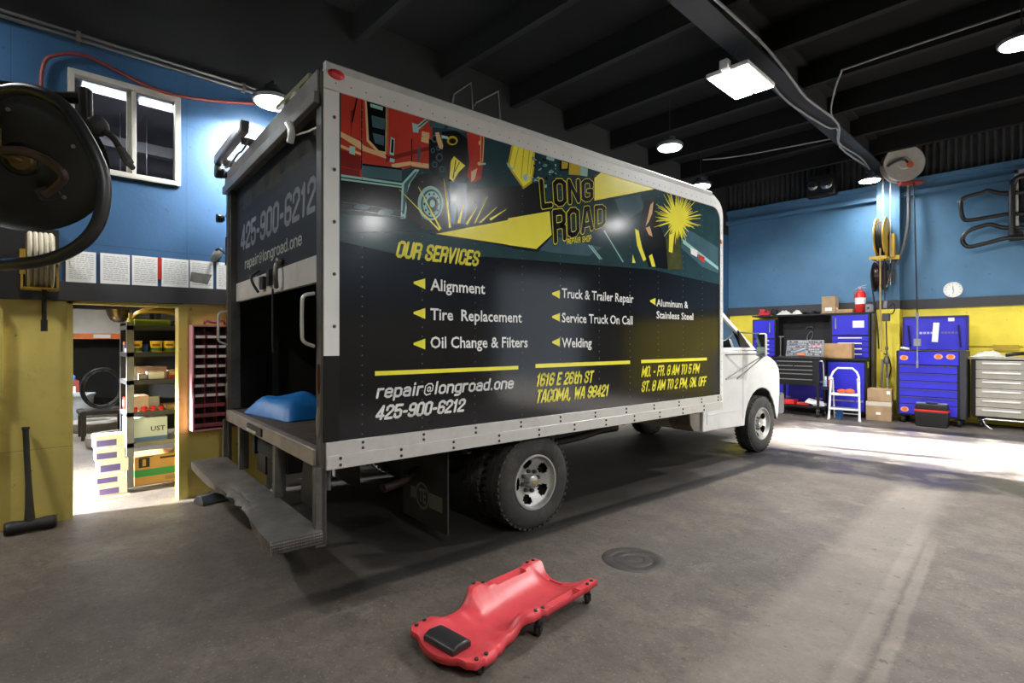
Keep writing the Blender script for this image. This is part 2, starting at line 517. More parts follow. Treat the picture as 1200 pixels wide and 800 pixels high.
    dm = math_('MULTIPLY', math_('MAXIMUM', damp, damp2), ramp(noise(2.2, 6, 0.65), 0.30, 0.5))
    dm = math_('MAXIMUM', dm, damp3)
    col = mix(math_('MULTIPLY', dm, 0.88), col, srgb('#2b2a2c'))
    chip = ramp(noise(14, 3, 0.5), 0.68, 0.70)
    col = mix(math_('MULTIPLY', chip, 0.6), col, srgb('#37322e'))
    L.new(col, b.inputs['Base Color'])
    rg = math_('SUBTRACT', 0.68, math_('MULTIPLY', dm, 0.38))
    L.new(rg, b.inputs['Roughness'])
    bp = N.new('ShaderNodeBump'); bp.inputs['Strength'].default_value = 0.25; bp.inputs['Distance'].default_value = 0.02
    L.new(noise(18, 8, 0.7), bp.inputs['Height']); L.new(bp.outputs[0], b.inputs['Normal'])
    return m

def wall_material(name, col, dirt, amt, seam=None, rough=0.5):
    """painted board with marks; seam = (axis index, spacing) of the board joints"""
    m = bpy.data.materials.new(name); m.use_nodes = True
    nt = m.node_tree; N, L = nt.nodes, nt.links
    b = N['Principled BSDF']; tc = N.new('ShaderNodeTexCoord')
    def noise(sc, det=6, ro=0.6, vec=None):
        n = N.new('ShaderNodeTexNoise'); n.inputs['Scale'].default_value = sc
        n.inputs['Detail'].default_value = det; n.inputs['Roughness'].default_value = ro
        L.new(vec or tc.outputs['Object'], n.inputs['Vector']); return n.outputs['Fac']
    def ramp(fac, p0, p1, c0=(0, 0, 0, 1), c1=(1, 1, 1, 1)):
        r = N.new('ShaderNodeValToRGB'); e = r.color_ramp.elements
        e[0].position = p0; e[0].color = c0; e[1].position = p1; e[1].color = c1
        L.new(fac, r.inputs['Fac']); return r.outputs['Color']
    def mix(fac, a, c):
        n = N.new('ShaderNodeMix'); n.data_type = 'RGBA'
        L.new(fac, n.inputs['Factor'])
        for k, q in (('A', a), ('B', c)):
            if isinstance(q, tuple): n.inputs[k].default_value = q
            else: L.new(q, n.inputs[k])
        return n.outputs['Result']
    base = srgb(col)
    lo = tuple(v * 0.88 for v in base[:3]) + (1,)
    hi = tuple(min(1, v * 1.1) for v in base[:3]) + (1,)
    c = mix(ramp(noise(1.4, 6), 0.35, 0.65), lo, hi)
    c = mix(ramp(noise(4.5, 9, 0.75), 0.56, 0.9, c1=(amt,) * 3 + (1,)), c, srgb(dirt))
    c = mix(ramp(noise(13, 2, 0.4), 0.73, 0.745, c1=(min(1, amt * 1.2),) * 3 + (1,)), c, srgb(dirt))
    if seam:
        sp = N.new('ShaderNodeSeparateXYZ'); L.new(tc.outputs['Object'], sp.inputs[0])
        for ax, st, off in seam:
            q = N.new('ShaderNodeMath'); q.operation = 'PINGPONG'; q.inputs[1].default_value = st / 2
            a = N.new('ShaderNodeMath'); a.operation = 'ADD'; a.inputs[1].default_value = off
            L.new(sp.outputs[ax], a.inputs[0]); L.new(a.outputs[0], q.inputs[0])
            g = N.new('ShaderNodeMath'); g.operation = 'LESS_THAN'; g.inputs[1].default_value = 0.003
            L.new(q.outputs[0], g.inputs[0])
            g2 = N.new('ShaderNodeMath'); g2.operation = 'MULTIPLY'; g2.inputs[1].default_value = 0.55
            L.new(g.outputs[0], g2.inputs[0])
            c = mix(g2.outputs[0], c, tuple(v * 0.35 for v in base[:3]) + (1,))
    L.new(c, b.inputs['Base Color'])
    b.inputs['Roughness'].default_value = rough
    bp = N.new('ShaderNodeBump'); bp.inputs['Strength'].default_value = 0.12; bp.inputs['Distance'].default_value = 0.01
    L.new(noise(30, 5), bp.inputs['Height']); L.new(bp.outputs[0], b.inputs['Normal'])
    return m

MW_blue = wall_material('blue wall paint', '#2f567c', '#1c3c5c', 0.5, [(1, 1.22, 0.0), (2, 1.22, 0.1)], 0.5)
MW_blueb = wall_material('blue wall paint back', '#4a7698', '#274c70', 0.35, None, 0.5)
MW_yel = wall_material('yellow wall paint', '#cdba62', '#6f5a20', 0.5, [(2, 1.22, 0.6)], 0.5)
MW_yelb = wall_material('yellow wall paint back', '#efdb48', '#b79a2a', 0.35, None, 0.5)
MW_band = wall_material('dark band', '#3a3b3d', '#232325', 0.6, None, 0.6)
MW_black = wall_material('black wall paint', '#17181a', '#0c0c0d', 0.5, None, 0.7)
MW_store = wall_material('store wall', '#8d8a84', '#5f5c57', 0.4, None, 0.7)
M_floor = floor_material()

# ------------------------------------------------------------------ room shell
XL, XR, YB, YF, ZC = -5.8, 5.2, 12.9, -5.0, 5.35
DY0, DY1, DZ = 0.372, 1.195, 1.84           # doorway in the left wall
WY0, WY1, WZ0, WZ1 = 0.346, 1.168, 2.965, 3.805   # window above it

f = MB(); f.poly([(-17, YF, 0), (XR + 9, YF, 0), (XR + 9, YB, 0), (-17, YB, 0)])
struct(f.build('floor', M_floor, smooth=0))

wl = MB()
T = 0.12
x0, x1 = XL - T, XL
wl.box(x0, x1, YF, DY0, 0, 1.93, 1)
wl.box(x0, x1, DY1, 1.95, 0, 1.93, 1); wl.box(x0, x1, 1.95, YB, 0, 1.93, 3)  # unseen stretch behind the truck, greyed to cut yellow bounce light
wl.box(x0, x1, DY0, DY1, DZ, 1.93, 2)
wl.box(x0, x1, YF, YB, 1.93, WZ0, 0)
wl.box(x0, x1, YF, WY0, WZ0, WZ1, 0)
wl.box(x0, x1, WY1, YB, WZ0, WZ1, 0)
wl.box(x0, x1, YF, YB, WZ1, 4.12, 0)
wl.box(x0, x1, YF, YB, 4.12, ZC, 2)
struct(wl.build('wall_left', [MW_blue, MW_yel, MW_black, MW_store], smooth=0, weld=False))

wb = MB()
wb.box(XL - T, XR, YB, YB + T, 0, 2.2, 1)
wb.box(XL - T, XR, YB, YB + T, 2.2, 4.69, 0)
for i in range(-2, int((XR - XL) / 0.11)):        # corrugated sheet above the boards
    xx = XL + i * 0.11
    wb.prism([(xx, YB + 0.06), (xx + 0.03, YB + 0.0), (xx + 0.065, YB + 0.0), (xx + 0.095, YB + 0.06), (xx + 0.11, YB + 0.06), (xx + 0.11, YB + T), (xx, YB + T)], 'z', 4.69, ZC, 2)
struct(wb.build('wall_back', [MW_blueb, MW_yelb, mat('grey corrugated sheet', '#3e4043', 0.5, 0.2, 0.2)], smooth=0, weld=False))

wr = MB()
BD0, BD1, BDZ = 8.05, 11.1, 3.3               # open bay door
wr.box(XR, XR + T, YF, BD0, 0, 2.2, 1); wr.box(XR, XR + T, YF, BD0, 2.2, 4.7, 0)
wr.box(XR, XR + T, BD1, YB, 0, 2.2, 1); wr.box(XR, XR + T, BD1, YB, 2.2, 4.7, 0)
wr.box(XR, XR + T, BD0, BD1, BDZ, 4.7, 0); wr.box(XR, XR + T, YF, YB, 4.7, ZC, 2)
struct(wr.build('wall_right', [wall_material('dark blue wall paint', '#1f2e3b', '#141d26', 0.5, None, 0.6), wall_material('dark lower wall', '#4d4733', '#2b281f', 0.6, None, 0.6), MW_black], smooth=0, weld=False))  # unseen wall, darkened to weaken its reflection in the truck side
wf = MB()
wf.box(XL - T, XR, YF - T, YF, 0, 2.2, 1); wf.box(XL - T, XR, YF - T, YF, 2.2, 4.7, 0); wf.box(XL - T, XR, YF - T, YF, 4.7, ZC, 2)
struct(wf.build('wall_front', [MW_blueb, MW_yelb, MW_black], smooth=0, weld=False))
ce = MB(); ce.box(XL - T, XR + T, YF - T, YB + T, ZC, ZC + 0.1)
struct(ce.build('ceiling', M_ceil, smooth=0))

# dark boards along the walls
b = MB()
b.add([(XL + 0.035 * k, y, z + dz) for k in (0, 1) for y, z in ((YF, 1.77), (YB, 2.02)) for dz in (0, 0.155)],
      [(0, 1, 3, 2), (4, 6, 7, 5), (0, 2, 6, 4), (1, 5, 7, 3), (0, 4, 5, 1), (2, 3, 7, 6)])
struct(b.build('trim_1', MW_band, smooth=0))
b = MB(); b.box(XL, XR, YB - 0.035, YB, 2.14, 2.32)
struct(b.build('trim_2', MW_band, smooth=0))
b = MB(); b.box(XR - 0.035, XR, YF, BD0, 2.14, 2.32); b.box(XR - 0.035, XR, BD1, YB, 2.14, 2.32)
struct(b.build('trim_3', MW_band, smooth=0))
# blue girts at the top of the back wall
b = MB(); b.box(XL, XR, YB - 0.10, YB, 4.60, 4.69); b.box(XL, XR, YB - 0.14, YB, 4.36, 4.44); b.box(XL, XR, YB - 0.06, YB, 4.44, 4.60)
struct(b.build('trim_4', MW_blueb, smooth=0))
# steel column on the back wall
col = MB()
for z0, z1, mi in ((0, 2.14, 1), (2.14, 2.32, 2), (2.32, 4.7, 0), (4.7, ZC, 3)):
    col.box(-2.66, -2.28, YB - 0.26, YB - 0.235, z0, z1, mi); col.box(-2.485, -2.455, YB - 0.235, YB, z0, z1, mi); col.box(-2.66, -2.28, YB - 0.05, YB - 0.025, z0, z1, mi)
struct(col.build('trim_5', [MW_blueb, MW_yelb, MW_band, MW_black], smooth=0, weld=False))

# doorway frame
b = MB()
b.box(XL - T - 0.01, XL + 0.012, DY1 - 0.045, DY1, 0, DZ); b.box(XL - T - 0.01, XL + 0.012, DY1, DY1 + 0.03, 0, DZ + 0.03)
b.box(XL - T - 0.01, XL + 0.008, DY0 - 0.03, DY0 + 0.01, 0, DZ); b.box(XL - T - 0.01, XL + 0.008, DY0 - 0.03, DY1, DZ - 0.02, DZ + 0.012)
struct(b.build('door_1', MW_yel, smooth=0))
# raised post and board edge on the yellow wall at far left
b = MB(); b.box(XL, XL + 0.03, -0.40, -0.06, 0.0, 1.83); b.box(XL, XL + 0.045, -0.12, -0.045, 1.05, 1.76)
struct(b.build('trim_6', MW_yel, smooth=0))

# bay door rails on the right wall
b = MB(); b.box(XR - 0.08, XR, BD0 - 0.1, BD0, 0, BDZ); b.box(XR - 0.08, XR, BD1, BD1 + 0.1, 0, BDZ)
struct(b.build('door_2', M_dsteel, smooth=0))

# window above the doorway: frame, mullion, two panes
w = bpy.data.objects.new('window_1', None); C.objects.link(w); struct(w)
w.location = (XL, WY0, WZ0)
ww, wh = WY1 - WY0, WZ1 - WZ0
M_wframe = mat('window frame', '#b8b6ae', 0.5, 0, 0.08)
fr = MB()
fr.box(-0.08, 0.02, 0, 0.045, 0, wh); fr.box(-0.08, 0.02, ww - 0.045, ww, 0, wh)
fr.box(-0.08, 0.02, 0.045, ww - 0.045, 0, 0.045); fr.box(-0.08, 0.02, 0.045, ww - 0.045, wh - 0.045, wh)
fr.box(-0.06, 0.005, ww * 0.54, ww * 0.54 + 0.035, 0.045, wh - 0.045); fr.box(-0.075, -0.03, ww * 0.50, ww * 0.54, 0.045, wh - 0.045)
fr.build('window_frame', M_wframe, w, bevel=0.004)
for a0, a1, xx in ((0.045, ww * 0.52, -0.055), (ww * 0.55, ww - 0.045, -0.03)):
    p = MB(); p.box(xx, xx + 0.006, a0, a1, 0.045, wh - 0.045)
    p.build('window_pane', M_glass, w, smooth=0)

# office behind the window
area_office = []
of = MB()
of.box(-9.6, -9.5, -2.2, 3.6, 2.72, 4.5); of.box(-9.5, XL - T, -2.3, -2.2, 2.72, 4.5); of.box(-9.5, XL - T, 3.6, 3.7, 2.72, 4.5)
of.box(-9.6, XL - T, -2.3, 3.7, 4.4, 4.5); of.box(-9.6, XL - T, -2.3, 3.7, 2.66, 2.74)
struct(of.build('wall_office', mat('office wall', '#77747a', 0.7, 0, 0.1), smooth=0, weld=False))
ob = MB(); ob.box(-9.5, XL - T, 0.4, 0.5, 4.12, 4.28); ob.box(-8.6, -8.45, -2.2, 3.6, 4.0, 4.14); ob.box(-9.5, -9.4, -2.2, 3.6, 3.45, 3.52)
struct(ob.build('trim_7', mat('office duct', '#5d5a60', 0.6, 0, 0.1), smooth=0, weld=False))
for k, (cx, cy) in enumerate(((-7.4, 0.817), (-7.4, 1.337))):
    t = thing('office_light', ['fluorescent ceiling light seen through the left half of the window', 'fluorescent ceiling light seen through the right half of the window'][k], 'light', (cx, cy, 4.335), math.radians(0), 'office ceiling lights')
    MB().box(-0.10, 0.10, -0.26, 0.22, -0.03, 0.06).build('housing', M_white, t, bevel=0.005)
    for sx in (-0.05, 0.05):
        MB().cyl((sx, -0.25, -0.05), (sx, 0.21, -0.05), 0.022).build('tube', M_tube, t)
    area_office.append(t)
t = thing('office_speaker', 'small square grey ceiling speaker seen through the right half of the window', 'speaker', (-7.0, 0.98, 4.395))
MB().box(-0.11, 0.11, -0.11, 0.11, -0.12, 0.0).build('box', M_white, t, bevel=0.01); MB().lathe([(0.07, 0), (0.05, 0.015), (0.0, 0.02)], (0.11, 0, -0.06), 'x').build('cone', M_dgrey, t)
t = thing('hanging_sign', 'small pale sign hanging on two rods behind the window', 'sign', (-8.3, 1.15, 3.32))
MB().box(-0.01, 0.01, -0.20, 0.20, -0.08, 0.08).build('board', mat('sign board', '#c5c3bd', 0.6, 0, 0.05), t)
MB().cyl((0, -0.14, 0.08), (0, -0.14, 1.1), 0.006, n=6).cyl((0, 0.14, 0.08), (0, 0.14, 1.1), 0.006, n=6).build('rod', M_chrome, t)

# store room behind the doorway
sr = MB()
sr.box(-16.3, -16.2, -3.2, 4.6, 0, 2.66); sr.box(-16.2, XL - T, -3.3, -3.2, 0, 2.66); sr.box(-16.2, XL - T, 4.6, 4.7, 0, 2.66)
struct(sr.build('wall_store', MW_store, smooth=0, weld=False))
sc_ = MB(); sc_.box(-16.3, XL - T, -3.3, 4.7, 2.54, 2.66)
struct(sc_.build('ceiling_store', mat('store ceiling', '#4a4845', 0.8, 0, 0.15), smooth=0))

# ceiling beam and joists
b = MB(); b.box(-2.76, -2.48, YF, YB, 4.90, 4.93); b.box(-2.635, -2.605, YF, YB, 4.93, ZC); b.box(-2.76, -2.48, YF, YB, ZC - 0.04, ZC)
struct(b.build('ceiling_beam', mat('beam black', '#1b1b1d', 0.6, 0.1, 0.25, 2), smooth=0, weld=False))
for k in range(14):
    y = -4.7 + k * 1.27
    j = MB(); j.box(XL, XR, y, y + 0.09, 5.03, ZC)
    struct(j.build('ceiling_joist', M_joist, smooth=0))

# ------------------------------------------------------------------ ceiling lamps
def area(parent, sx, sy, power, z, round_=False, spread=PI):
    d = bpy.data.lights.new('lamp_light', 'AREA')
    d.energy = power; d.shape = 'DISK' if round_ else 'RECTANGLE'
    d.size = sx
    if not round_: d.size_y = sy
    d.color = (1.0, 0.995, 0.985)
    d.spread = spread
    o = bpy.data.objects.new('lamp_light', d); C.objects.link(o)
    o.parent = parent; o.location = (0, 0, z)
    return o

for t in area_office:
    area(t, 0.07, 0.42, 60, -0.08)
px_, py_, pz_, pw_ = LAMPS['panel']
t = thing('panel_light', 'rectangular twin panel high bay light hung below the long ceiling beam', 'light', (px_, py_, pz_), 0)
MB().box(-0.25, 0.25, -0.40, 0.40, 0.0, 0.05).box(-0.05, 0.05, -0.48, -0.38, 0.0, 0.11).build('housing', M_white, t, bevel=0.012)
for sx in (-1, 1):
    MB().box(sx * 0.125 - 0.105, sx * 0.125 + 0.105, -0.375, 0.375, -0.012, 0.002).build('lens', M_lens, t, bevel=0.004)
MB().cyl((0, -0.3, 0.05), (0.09, -0.3, 0.285), 0.006, n=6).cyl((0, 0.3, 0.05), (0.09, 0.3, 0.285), 0.006, n=6).build('hanger', M_dsteel, t)
area(t, 0.46, 0.76, pw_, -0.03)

rl_labels = ['round high bay light glaring above the middle of the truck roof', 'round high bay light just above the front corner of the truck box',
             'round high bay light in front of the steel column on the back wall', 'round high bay light cut off at the right edge of the photo',
             'round high bay light over the left rear of the truck beside the blue wall', 'round ceiling light beyond the right side of the view, by the bay door',
             'low hung round ceiling light near the right wall', 'round ceiling light over the camera', 'unseen fill light added behind the camera near the left wall', 'round ceiling light near the right wall level with the camera', 'round ceiling light beyond the right side of the view, towards the back wall']
for k, (x, y, z, p) in enumerate(LAMPS['round']):
    t = thing('round_light', rl_labels[k], 'light', (x, y, z), 0, 'round high bay lights')
    MB().lathe([(0.19, 0.0), (0.20, 0.03), (0.17, 0.07), (0.09, 0.10), (0.08, 0.16), (0.0, 0.16)], n=28).build('housing', M_dgrey, t)
    MB().lathe([(0.0, -0.03), (0.10, -0.028), (0.165, -0.012), (0.175, 0.004)], n=28).build('lens', M_lens, t)
    top = 4.1 if k == 4 else (5.03 if abs(((y + 4.7) % 1.27) - 0.045) < 0.05 else ZC)
    if k == 4:
        MB().tube([(0, 0, 0.15), (0, 0, 0.22), (-0.12, 0, 0.24), (XL - x, 0, 0.24)], 0.012, 8).build('bracket', M_dsteel, t)
    else:
        MB().cyl((0, 0, 0.15), (0, 0, top - z), 0.008, n=8).build('hanger', M_dsteel, t)
    area(t, 0.34, 0, p, -0.05, True, math.radians(160))

# ------------------------------------------------------------------ the box truck
TYAW = math.radians(-4.04)
TO = Vector((-3.014, 1.332, 0))
truck = thing('box_truck', 'white cab box truck with glossy black printed cargo box parked across the bay', 'truck', TO, TYAW)
tR = Vector((math.cos(TYAW), math.sin(TYAW), 0)); tF = Vector((-math.sin(TYAW), math.cos(TYAW), 0))
def side_yz(px, py, x=0.0):
    """photograph pixel -> (y, z) on the truck's right side panel"""
    r = ray(px, py); o = Vector((0, 0, CAM_H)); d = TO.dot(tR) + x
    p = o + r * ((d - o.dot(tR)) / r.dot(tR)) - TO
    return (p.dot(tF), p.z)
def rear_xz(px, py, y=0.0):
    r = ray(px, py); o = Vector((0, 0, CAM_H)); d = TO.dot(tF) + y
    p = o + r * ((d - o.dot(tF)) / r.dot(tF)) - TO
    return (p.dot(tR), p.z)

BW, BL, BZ0, BZ1 = 2.56, 4.49, 0.74, 3.10
M_cabw = mat('cab white', '#c4c4c1', 0.35, 0, 0.05, 3, dirt='#918f88', dirt_amt=0.45, dscale=2.5)
M_skin = mat('printed black vinyl', '#1b1c20', 0.12, 0, 0.12, 2.5, 0.02, 3.0, spec=0.4)
M_skin_r = mat('printed black door vinyl', '#1a1a1a', 0.65, 0, 0.15, 2.5, spec=0.2)
M_inside = mat('box inside', '#1a1817', 0.75, 0, 0.25)
M_teal = mat('print dark teal', '#2b464b', 0.14, 0, 0.15, 5)
M_teal2 = mat('print slate', '#48656f', 0.14, 0, 0.15, 5)
M_pale = mat('print pale teal', '#9fd0c8', 0.18, 0, 0.08, 5)
M_pred = mat('print red', '#bb4034', 0.14, 0, 0.12, 5)
M_pdred = mat('print dark red', '#7d2722', 0.18, 0, 0.12, 5)
M_cream = mat('print cream', '#e0bb8a', 0.18, 0, 0.06, 5)
M_pyel = mat('print yellow', '#fdf24c', 0.2, 0, 0.04, 5)
M_poch = mat('print ochre', '#c9b02e', 0.18, 0, 0.08, 5)
M_pblk = mat('print black', '#0d0e10', 0.18, 0, 0.1, 5)
M_pblue = mat('print denim', '#51788f', 0.18, 0, 0.1, 5)
M_pwht = mat('print white', '#f2f2f0', 0.25, 0, 0.02, 5)
M_pgrey = mat('print grey', '#b9bcbd', 0.3, 0, 0.04, 5)

# cargo box: side, front, far side and roof, hollow, open at the rear
cb = MB()
cb.box(-0.03, 0, 0.02, BL - 0.03, 0.74, 3.09, 0)
cb.box(-BW, -BW + 0.03, 0.02, BL - 0.03, 0.74, 3.09, 0)
cb.box(-BW + 0.03, -0.03, BL - 0.05, BL - 0.02, 0.74, 3.09, 0)
RC = [0.24, 0.66, 1.09, 1.54, 1.95, 2.43, 2.86, 3.30, 3.73, 4.10]
for y in RC:                                      # rivet columns of the side panel
    for k in range(34):
        cb.ball((0.0, y, 0.93 + k * 0.0605), (0.003, 0.0055, 0.0055), 6, 1)
box = cb.build('cargo_box', [M_skin, mat('panel rivet', '#6a6d70', 0.35, 0.6, 0.1)], truck, smooth=40, weld=False)
ln = MB()
ln.box(-0.036, -0.0305, 0.1, BL - 0.06, 0.86, 3.05); ln.box(-BW + 0.0305, -BW + 0.036, 0.1, BL - 0.06, 0.86, 3.05)
ln.box(-BW + 0.036, -0.036, BL - 0.058, BL - 0.0505, 0.86, 3.05)
for k in range(9):
    ln.box(-BW + 0.0365, -BW + 0.06, 0.4 + k * 0.43, 0.45 + k * 0.43, 0.86, 3.0)
ln.build('box_lining', M_inside, box, smooth=0, weld=False)
rf = MB()
rf.prism([(-BW + 0.01, 3.092), (-0.01, 3.092), (-0.01, 3.135), (-0.3, 3.16), (-BW / 2, 3.175), (-BW + 0.3, 3.16), (-BW + 0.01, 3.135)], 'y', 0.03, BL - 0.22)
rf.build('roof', M_alu, truck, smooth=20)
fl = MB(); fl.box(-BW + 0.035, -0.035, 0.0, BL - 0.06, 0.80, 0.855)
fl.build('cargo_floor', mat('worn deck boards', '#4a3d31', 0.7, 0, 0.35, 9, 0.2, 20, dirt='#191614', dirt_amt=0.8, dscale=4), truck, smooth=0)

# white top rail sweeping down the front edge
def arc(cy, cz, r, a0, a1, n=8):
    return [(cy + r * math.cos(math.radians(a0 + (a1 - a0) * i / n)), cz + r * math.sin(math.radians(a0 + (a1 - a0) * i / n))) for i in range(n + 1)]
outer = [(0.0, 3.10)] + arc(4.31, 2.90, 0.20, 90, 0) + [(4.51, 0.74)]
inner = [(0.0, 2.99)] + arc(4.30, 2.84, 0.15, 90, 0) + [(4.45, 0.74)]
for sx, nm in ((1, None), (-1, None)):
    r = MB()
    n = len(outer)
    X0, X1 = (-0.002, 0.012) if sx == 1 else (-BW - 0.012, -BW + 0.002)
    vs = [(X, y, z) for X in (X0, X1) for y, z in outer + inner]
    fs = []
    for i in range(n - 1):
        for o_, fl_ in ((0, 1), (2 * n, 0)):
            q = (o_ + i, o_ + i + 1, o_ + n + i + 1, o_ + n + i)
            fs.append(q if fl_ else q[::-1])
        fs.append((i, 2 * n + i, 2 * n + i + 1, i + 1))
        fs.append((n + i, n + i + 1, 3 * n + i + 1, 3 * n + i))
    fs += [(0, n, 3 * n, 2 * n), (n - 1, 3 * n - 1, 4 * n - 1, 2 * n - 1)]
    r.add(vs, fs)
    if sx == 1:
        for k in range(46):
            r.ball((0.012, 0.07 + k * 0.095, 3.035), 0.0045, 6, 1)
        for k in range(24):
            r.ball((0.012, 4.48, 0.85 + k * 0.085), 0.0045, 6, 1)
    r.build('top_rail', [M_white, M_steel], truck, smooth=30)
# drip edge of the roof
MB().prism([(0.014, 3.10), (0.02, 3.14), (0.006, 3.152), (-0.03, 3.15), (-0.03, 3.10)], 'y', 0.01, BL - 0.22).build('drip_edge', M_alu, truck, smooth=0)
MB().prism([(-BW - 0.014, 3.10), (-BW - 0.02, 3.14), (-BW - 0.006, 3.152), (-BW + 0.03, 3.15), (-BW + 0.03, 3.10)], 'y', 0.01, BL - 0.22).build('drip_edge', M_alu, truck, smooth=0)
# curved front cap of the roof
fc = MB(); fc.prism(arc(4.29, 2.93, 0.20, 90, 0) + [(4.49, 2.6), (4.44, 2.6)] + arc(4.27, 2.90, 0.17, 0, 90), 'x', -BW + 0.01, -0.004)
fc.build('front_cap', M_alu, truck, smooth=30)
# rear corner posts: white with black lower end
for X0, X1 in ((-0.001, 0.010), (-BW - 0.010, -BW + 0.001)):
    MB().box(X0, X1, 0.0, 0.092, 1.415, 2.985, 0).box(X0, X1, 0.0, 0.092, 0.905, 1.415, 1).build('corner_post', [M_white, M_skin_r], truck, smooth=0, weld=False)
for k in range(5):
    MB().ball((0.011, 0.062, 2.83 - k * 0.31), 0.011, 8).build('post_bolt', M_steel, truck)
# two step bottom rail with bolt pairs
for s_ in (1, -1):
    X = 0 if s_ == 1 else -BW
    q = MB(); q.box(X - 0.03 if s_ == 1 else X - 0.012, X + 0.012 if s_ == 1 else X + 0.03, 0.012, 4.49, 0.825, 0.905); q.box(X - 0.03 if s_ == 1 else X - 0.022, X + 0.022 if s_ == 1 else X + 0.03, 0.012, 4.49, 0.742, 0.828)
    br = q.build('bottom_rail', M_alu, truck, bevel=0.004)
    if s_ == 1:
        for k in range(11):
            yy = 0.24 + k * 0.425
            for X_, Y_, Z_ in ((0.013, min(yy, 4.4), 0.882), (0.013, min(yy, 4.4), 0.848), (0.023, 0.095 + k * 0.40, 0.805), (0.023, 0.095 + k * 0.40, 0.765)):
                MB().ball((X_, Y_, Z_), 0.010, 8).build('rail_bolt', mat('rusty bolt', '#4a3a2c', 0.6, 0.4, 0.3), br)
# marker lamps
MB().ball((0.014, 0.072, 3.085), (0.022, 0.052, 0.03), 16).build('marker_lamp', mat('red lamp', '#d8353a', 0.25, 0, 0.06, coat=0.5), truck)
MB().ball((0.012, 4.47, 2.62), (0.012, 0.02, 0.03), 12).build('marker_lamp', mat('amber lamp', '#c97a4a', 0.3, 0, 0.06), truck)

# ---- print on the side panel
def P(u, v, bx, by, k):            # crop coordinates -> side plane
    return side_yz(bx + u / k, by + v / k)
class Art:
    def __init__(s): s.mb = MB(); s.mats = []; s.layer = 0.001
    def mi(s, m):
        if m not in s.mats: s.mats.append(m)
        return s.mats.index(m)
    def poly(s, pts, m, fr=(380, 80, 3.635)):
        s.layer += 0.000012
        s.mb.poly([(s.layer, *P(u, v, *fr)) for u, v in pts], s.mi(m))
    def yz(s, pts, m):
        s.layer += 0.000012
        s.mb.poly([(s.layer, y, z) for y, z in pts], s.mi(m))
    def ell(s, c, ru, rv, m, fr=(380, 80, 3.635), a0=0, a1=360, n=24, rot=0):
        q = [math.radians(a0 + (a1 - a0) * i / n) for i in range(n + (1 if a1 - a0 < 360 else 0))]
        cr, sr_ = math.cos(rot), math.sin(rot)
        s.poly([(c[0] + ru * math.cos(a) * cr - rv * math.sin(a) * sr_, c[1] + ru * math.cos(a) * sr_ + rv * math.sin(a) * cr) for a in q], m, fr)
    def line(s, a, b_, w, m, fr=(380, 80, 3.635), w2=None):
        w2 = w if w2 is None else w2
        d = Vector((b_[0] - a[0], b_[1] - a[1])); d.normalize(); n = Vector((-d.y, d.x))
        s.poly([(a[0] + n.x * w, a[1] + n.y * w), (b_[0] + n.x * w2, b_[1] + n.y * w2), (b_[0] - n.x * w2, b_[1] - n.y * w2), (a[0] - n.x * w, a[1] - n.y * w)], m, fr)
    def pline(s, pts, w, m, fr=(380, 80, 3.635)):
        for a, b_ in zip(pts, pts[1:]): s.line(a, b_, w, m, fr)
F6 = (600, 140, 4.0)
A = Art()
# dark teal ground of the picture band
A.yz([(0.093, 2.985), (4.30, 2.985), (4.40, 2.95), (4.445, 2.88), (4.445, 2.14), (3.2, 2.20), (1.2, 2.12), (0.6, 2.05), (0.093, 2.10)], M_teal)
A.poly([(70, 470), (370, 500), (600, 520), (830, 500), (945, 480), (945, 700), (70, 700)], M_pblk)
A.poly([(70, 620), (350, 640), (480, 690), (70, 700)], M_teal)
# red tractor unit
A.poly([(70, 103), (445, 205), (460, 250), (455, 430), (370, 420), (310, 440), (160, 470), (70, 455)], M_pred)
A.poly([(70, 270), (150, 310), (170, 330), (260, 370), (265, 385), (160, 350), (70, 292)], M_cream)
A.poly([(70, 325), (160, 362), (160, 372), (70, 338)], M_cream)
A.poly([(70, 420), (150, 436), (152, 462), (70, 452)], M_pdred)
A.poly([(70, 345), (155, 375), (155, 436), (70, 418)], M_pdred)
A.poly([(172, 128), (272, 158), (270, 368), (228, 362), (180, 310)], M_cream)
A.poly([(180, 133), (262, 160), (260, 356), (232, 350), (190, 305)], M_pblk)
A.poly([(195, 150), (250, 165), (248, 180), (197, 165)], M_pale)
A.poly([(200, 200), (258, 215), (256, 262), (205, 250)], M_teal2)
A.poly([(205, 275), (255, 288), (253, 330), (215, 318)], M_teal2)
A.poly([(112, 180), (135, 172), (118, 240), (112, 300)], M_pdred)
A.line((140, 120), (118, 230), 3, M_pblk); A.line((160, 130), (158, 430), 2, M_pblk); A.line((372, 300), (372, 420), 2, M_pblk)
A.line((268, 160), (266, 400), 2, M_pblk)
A.poly([(270, 375), (460, 330), (460, 345), (270, 395)], M_pdred)
A.poly([(370, 398), (455, 408), (455, 428), (370, 416)], M_cream); A.poly([(285, 408), (370, 396), (368, 412), (290, 426)], M_cream)
A.poly([(415, 268), (448, 275), (446, 322), (412, 312)], M_cream)
A.poly([(283, 292), (300, 300), (296, 372), (278, 366)], M_pale); A.poly([(287, 300), (296, 305), (293, 362), (283, 358)], M_pblk)
A.poly([(108, 330), (132, 335), (130, 370), (106, 362)], M_pale); A.poly([(398, 335), (410, 340), (408, 395), (394, 390)], M_teal2)
A.poly([(280, 382), (300, 387), (298, 402), (278, 398)], M_pale)
A.poly([(374, 232), (398, 240), (432, 214), (442, 226), (402, 262), (400, 275), (378, 272)], M_pale)
A.line((400, 250), (440, 218), 2, M_pblk)
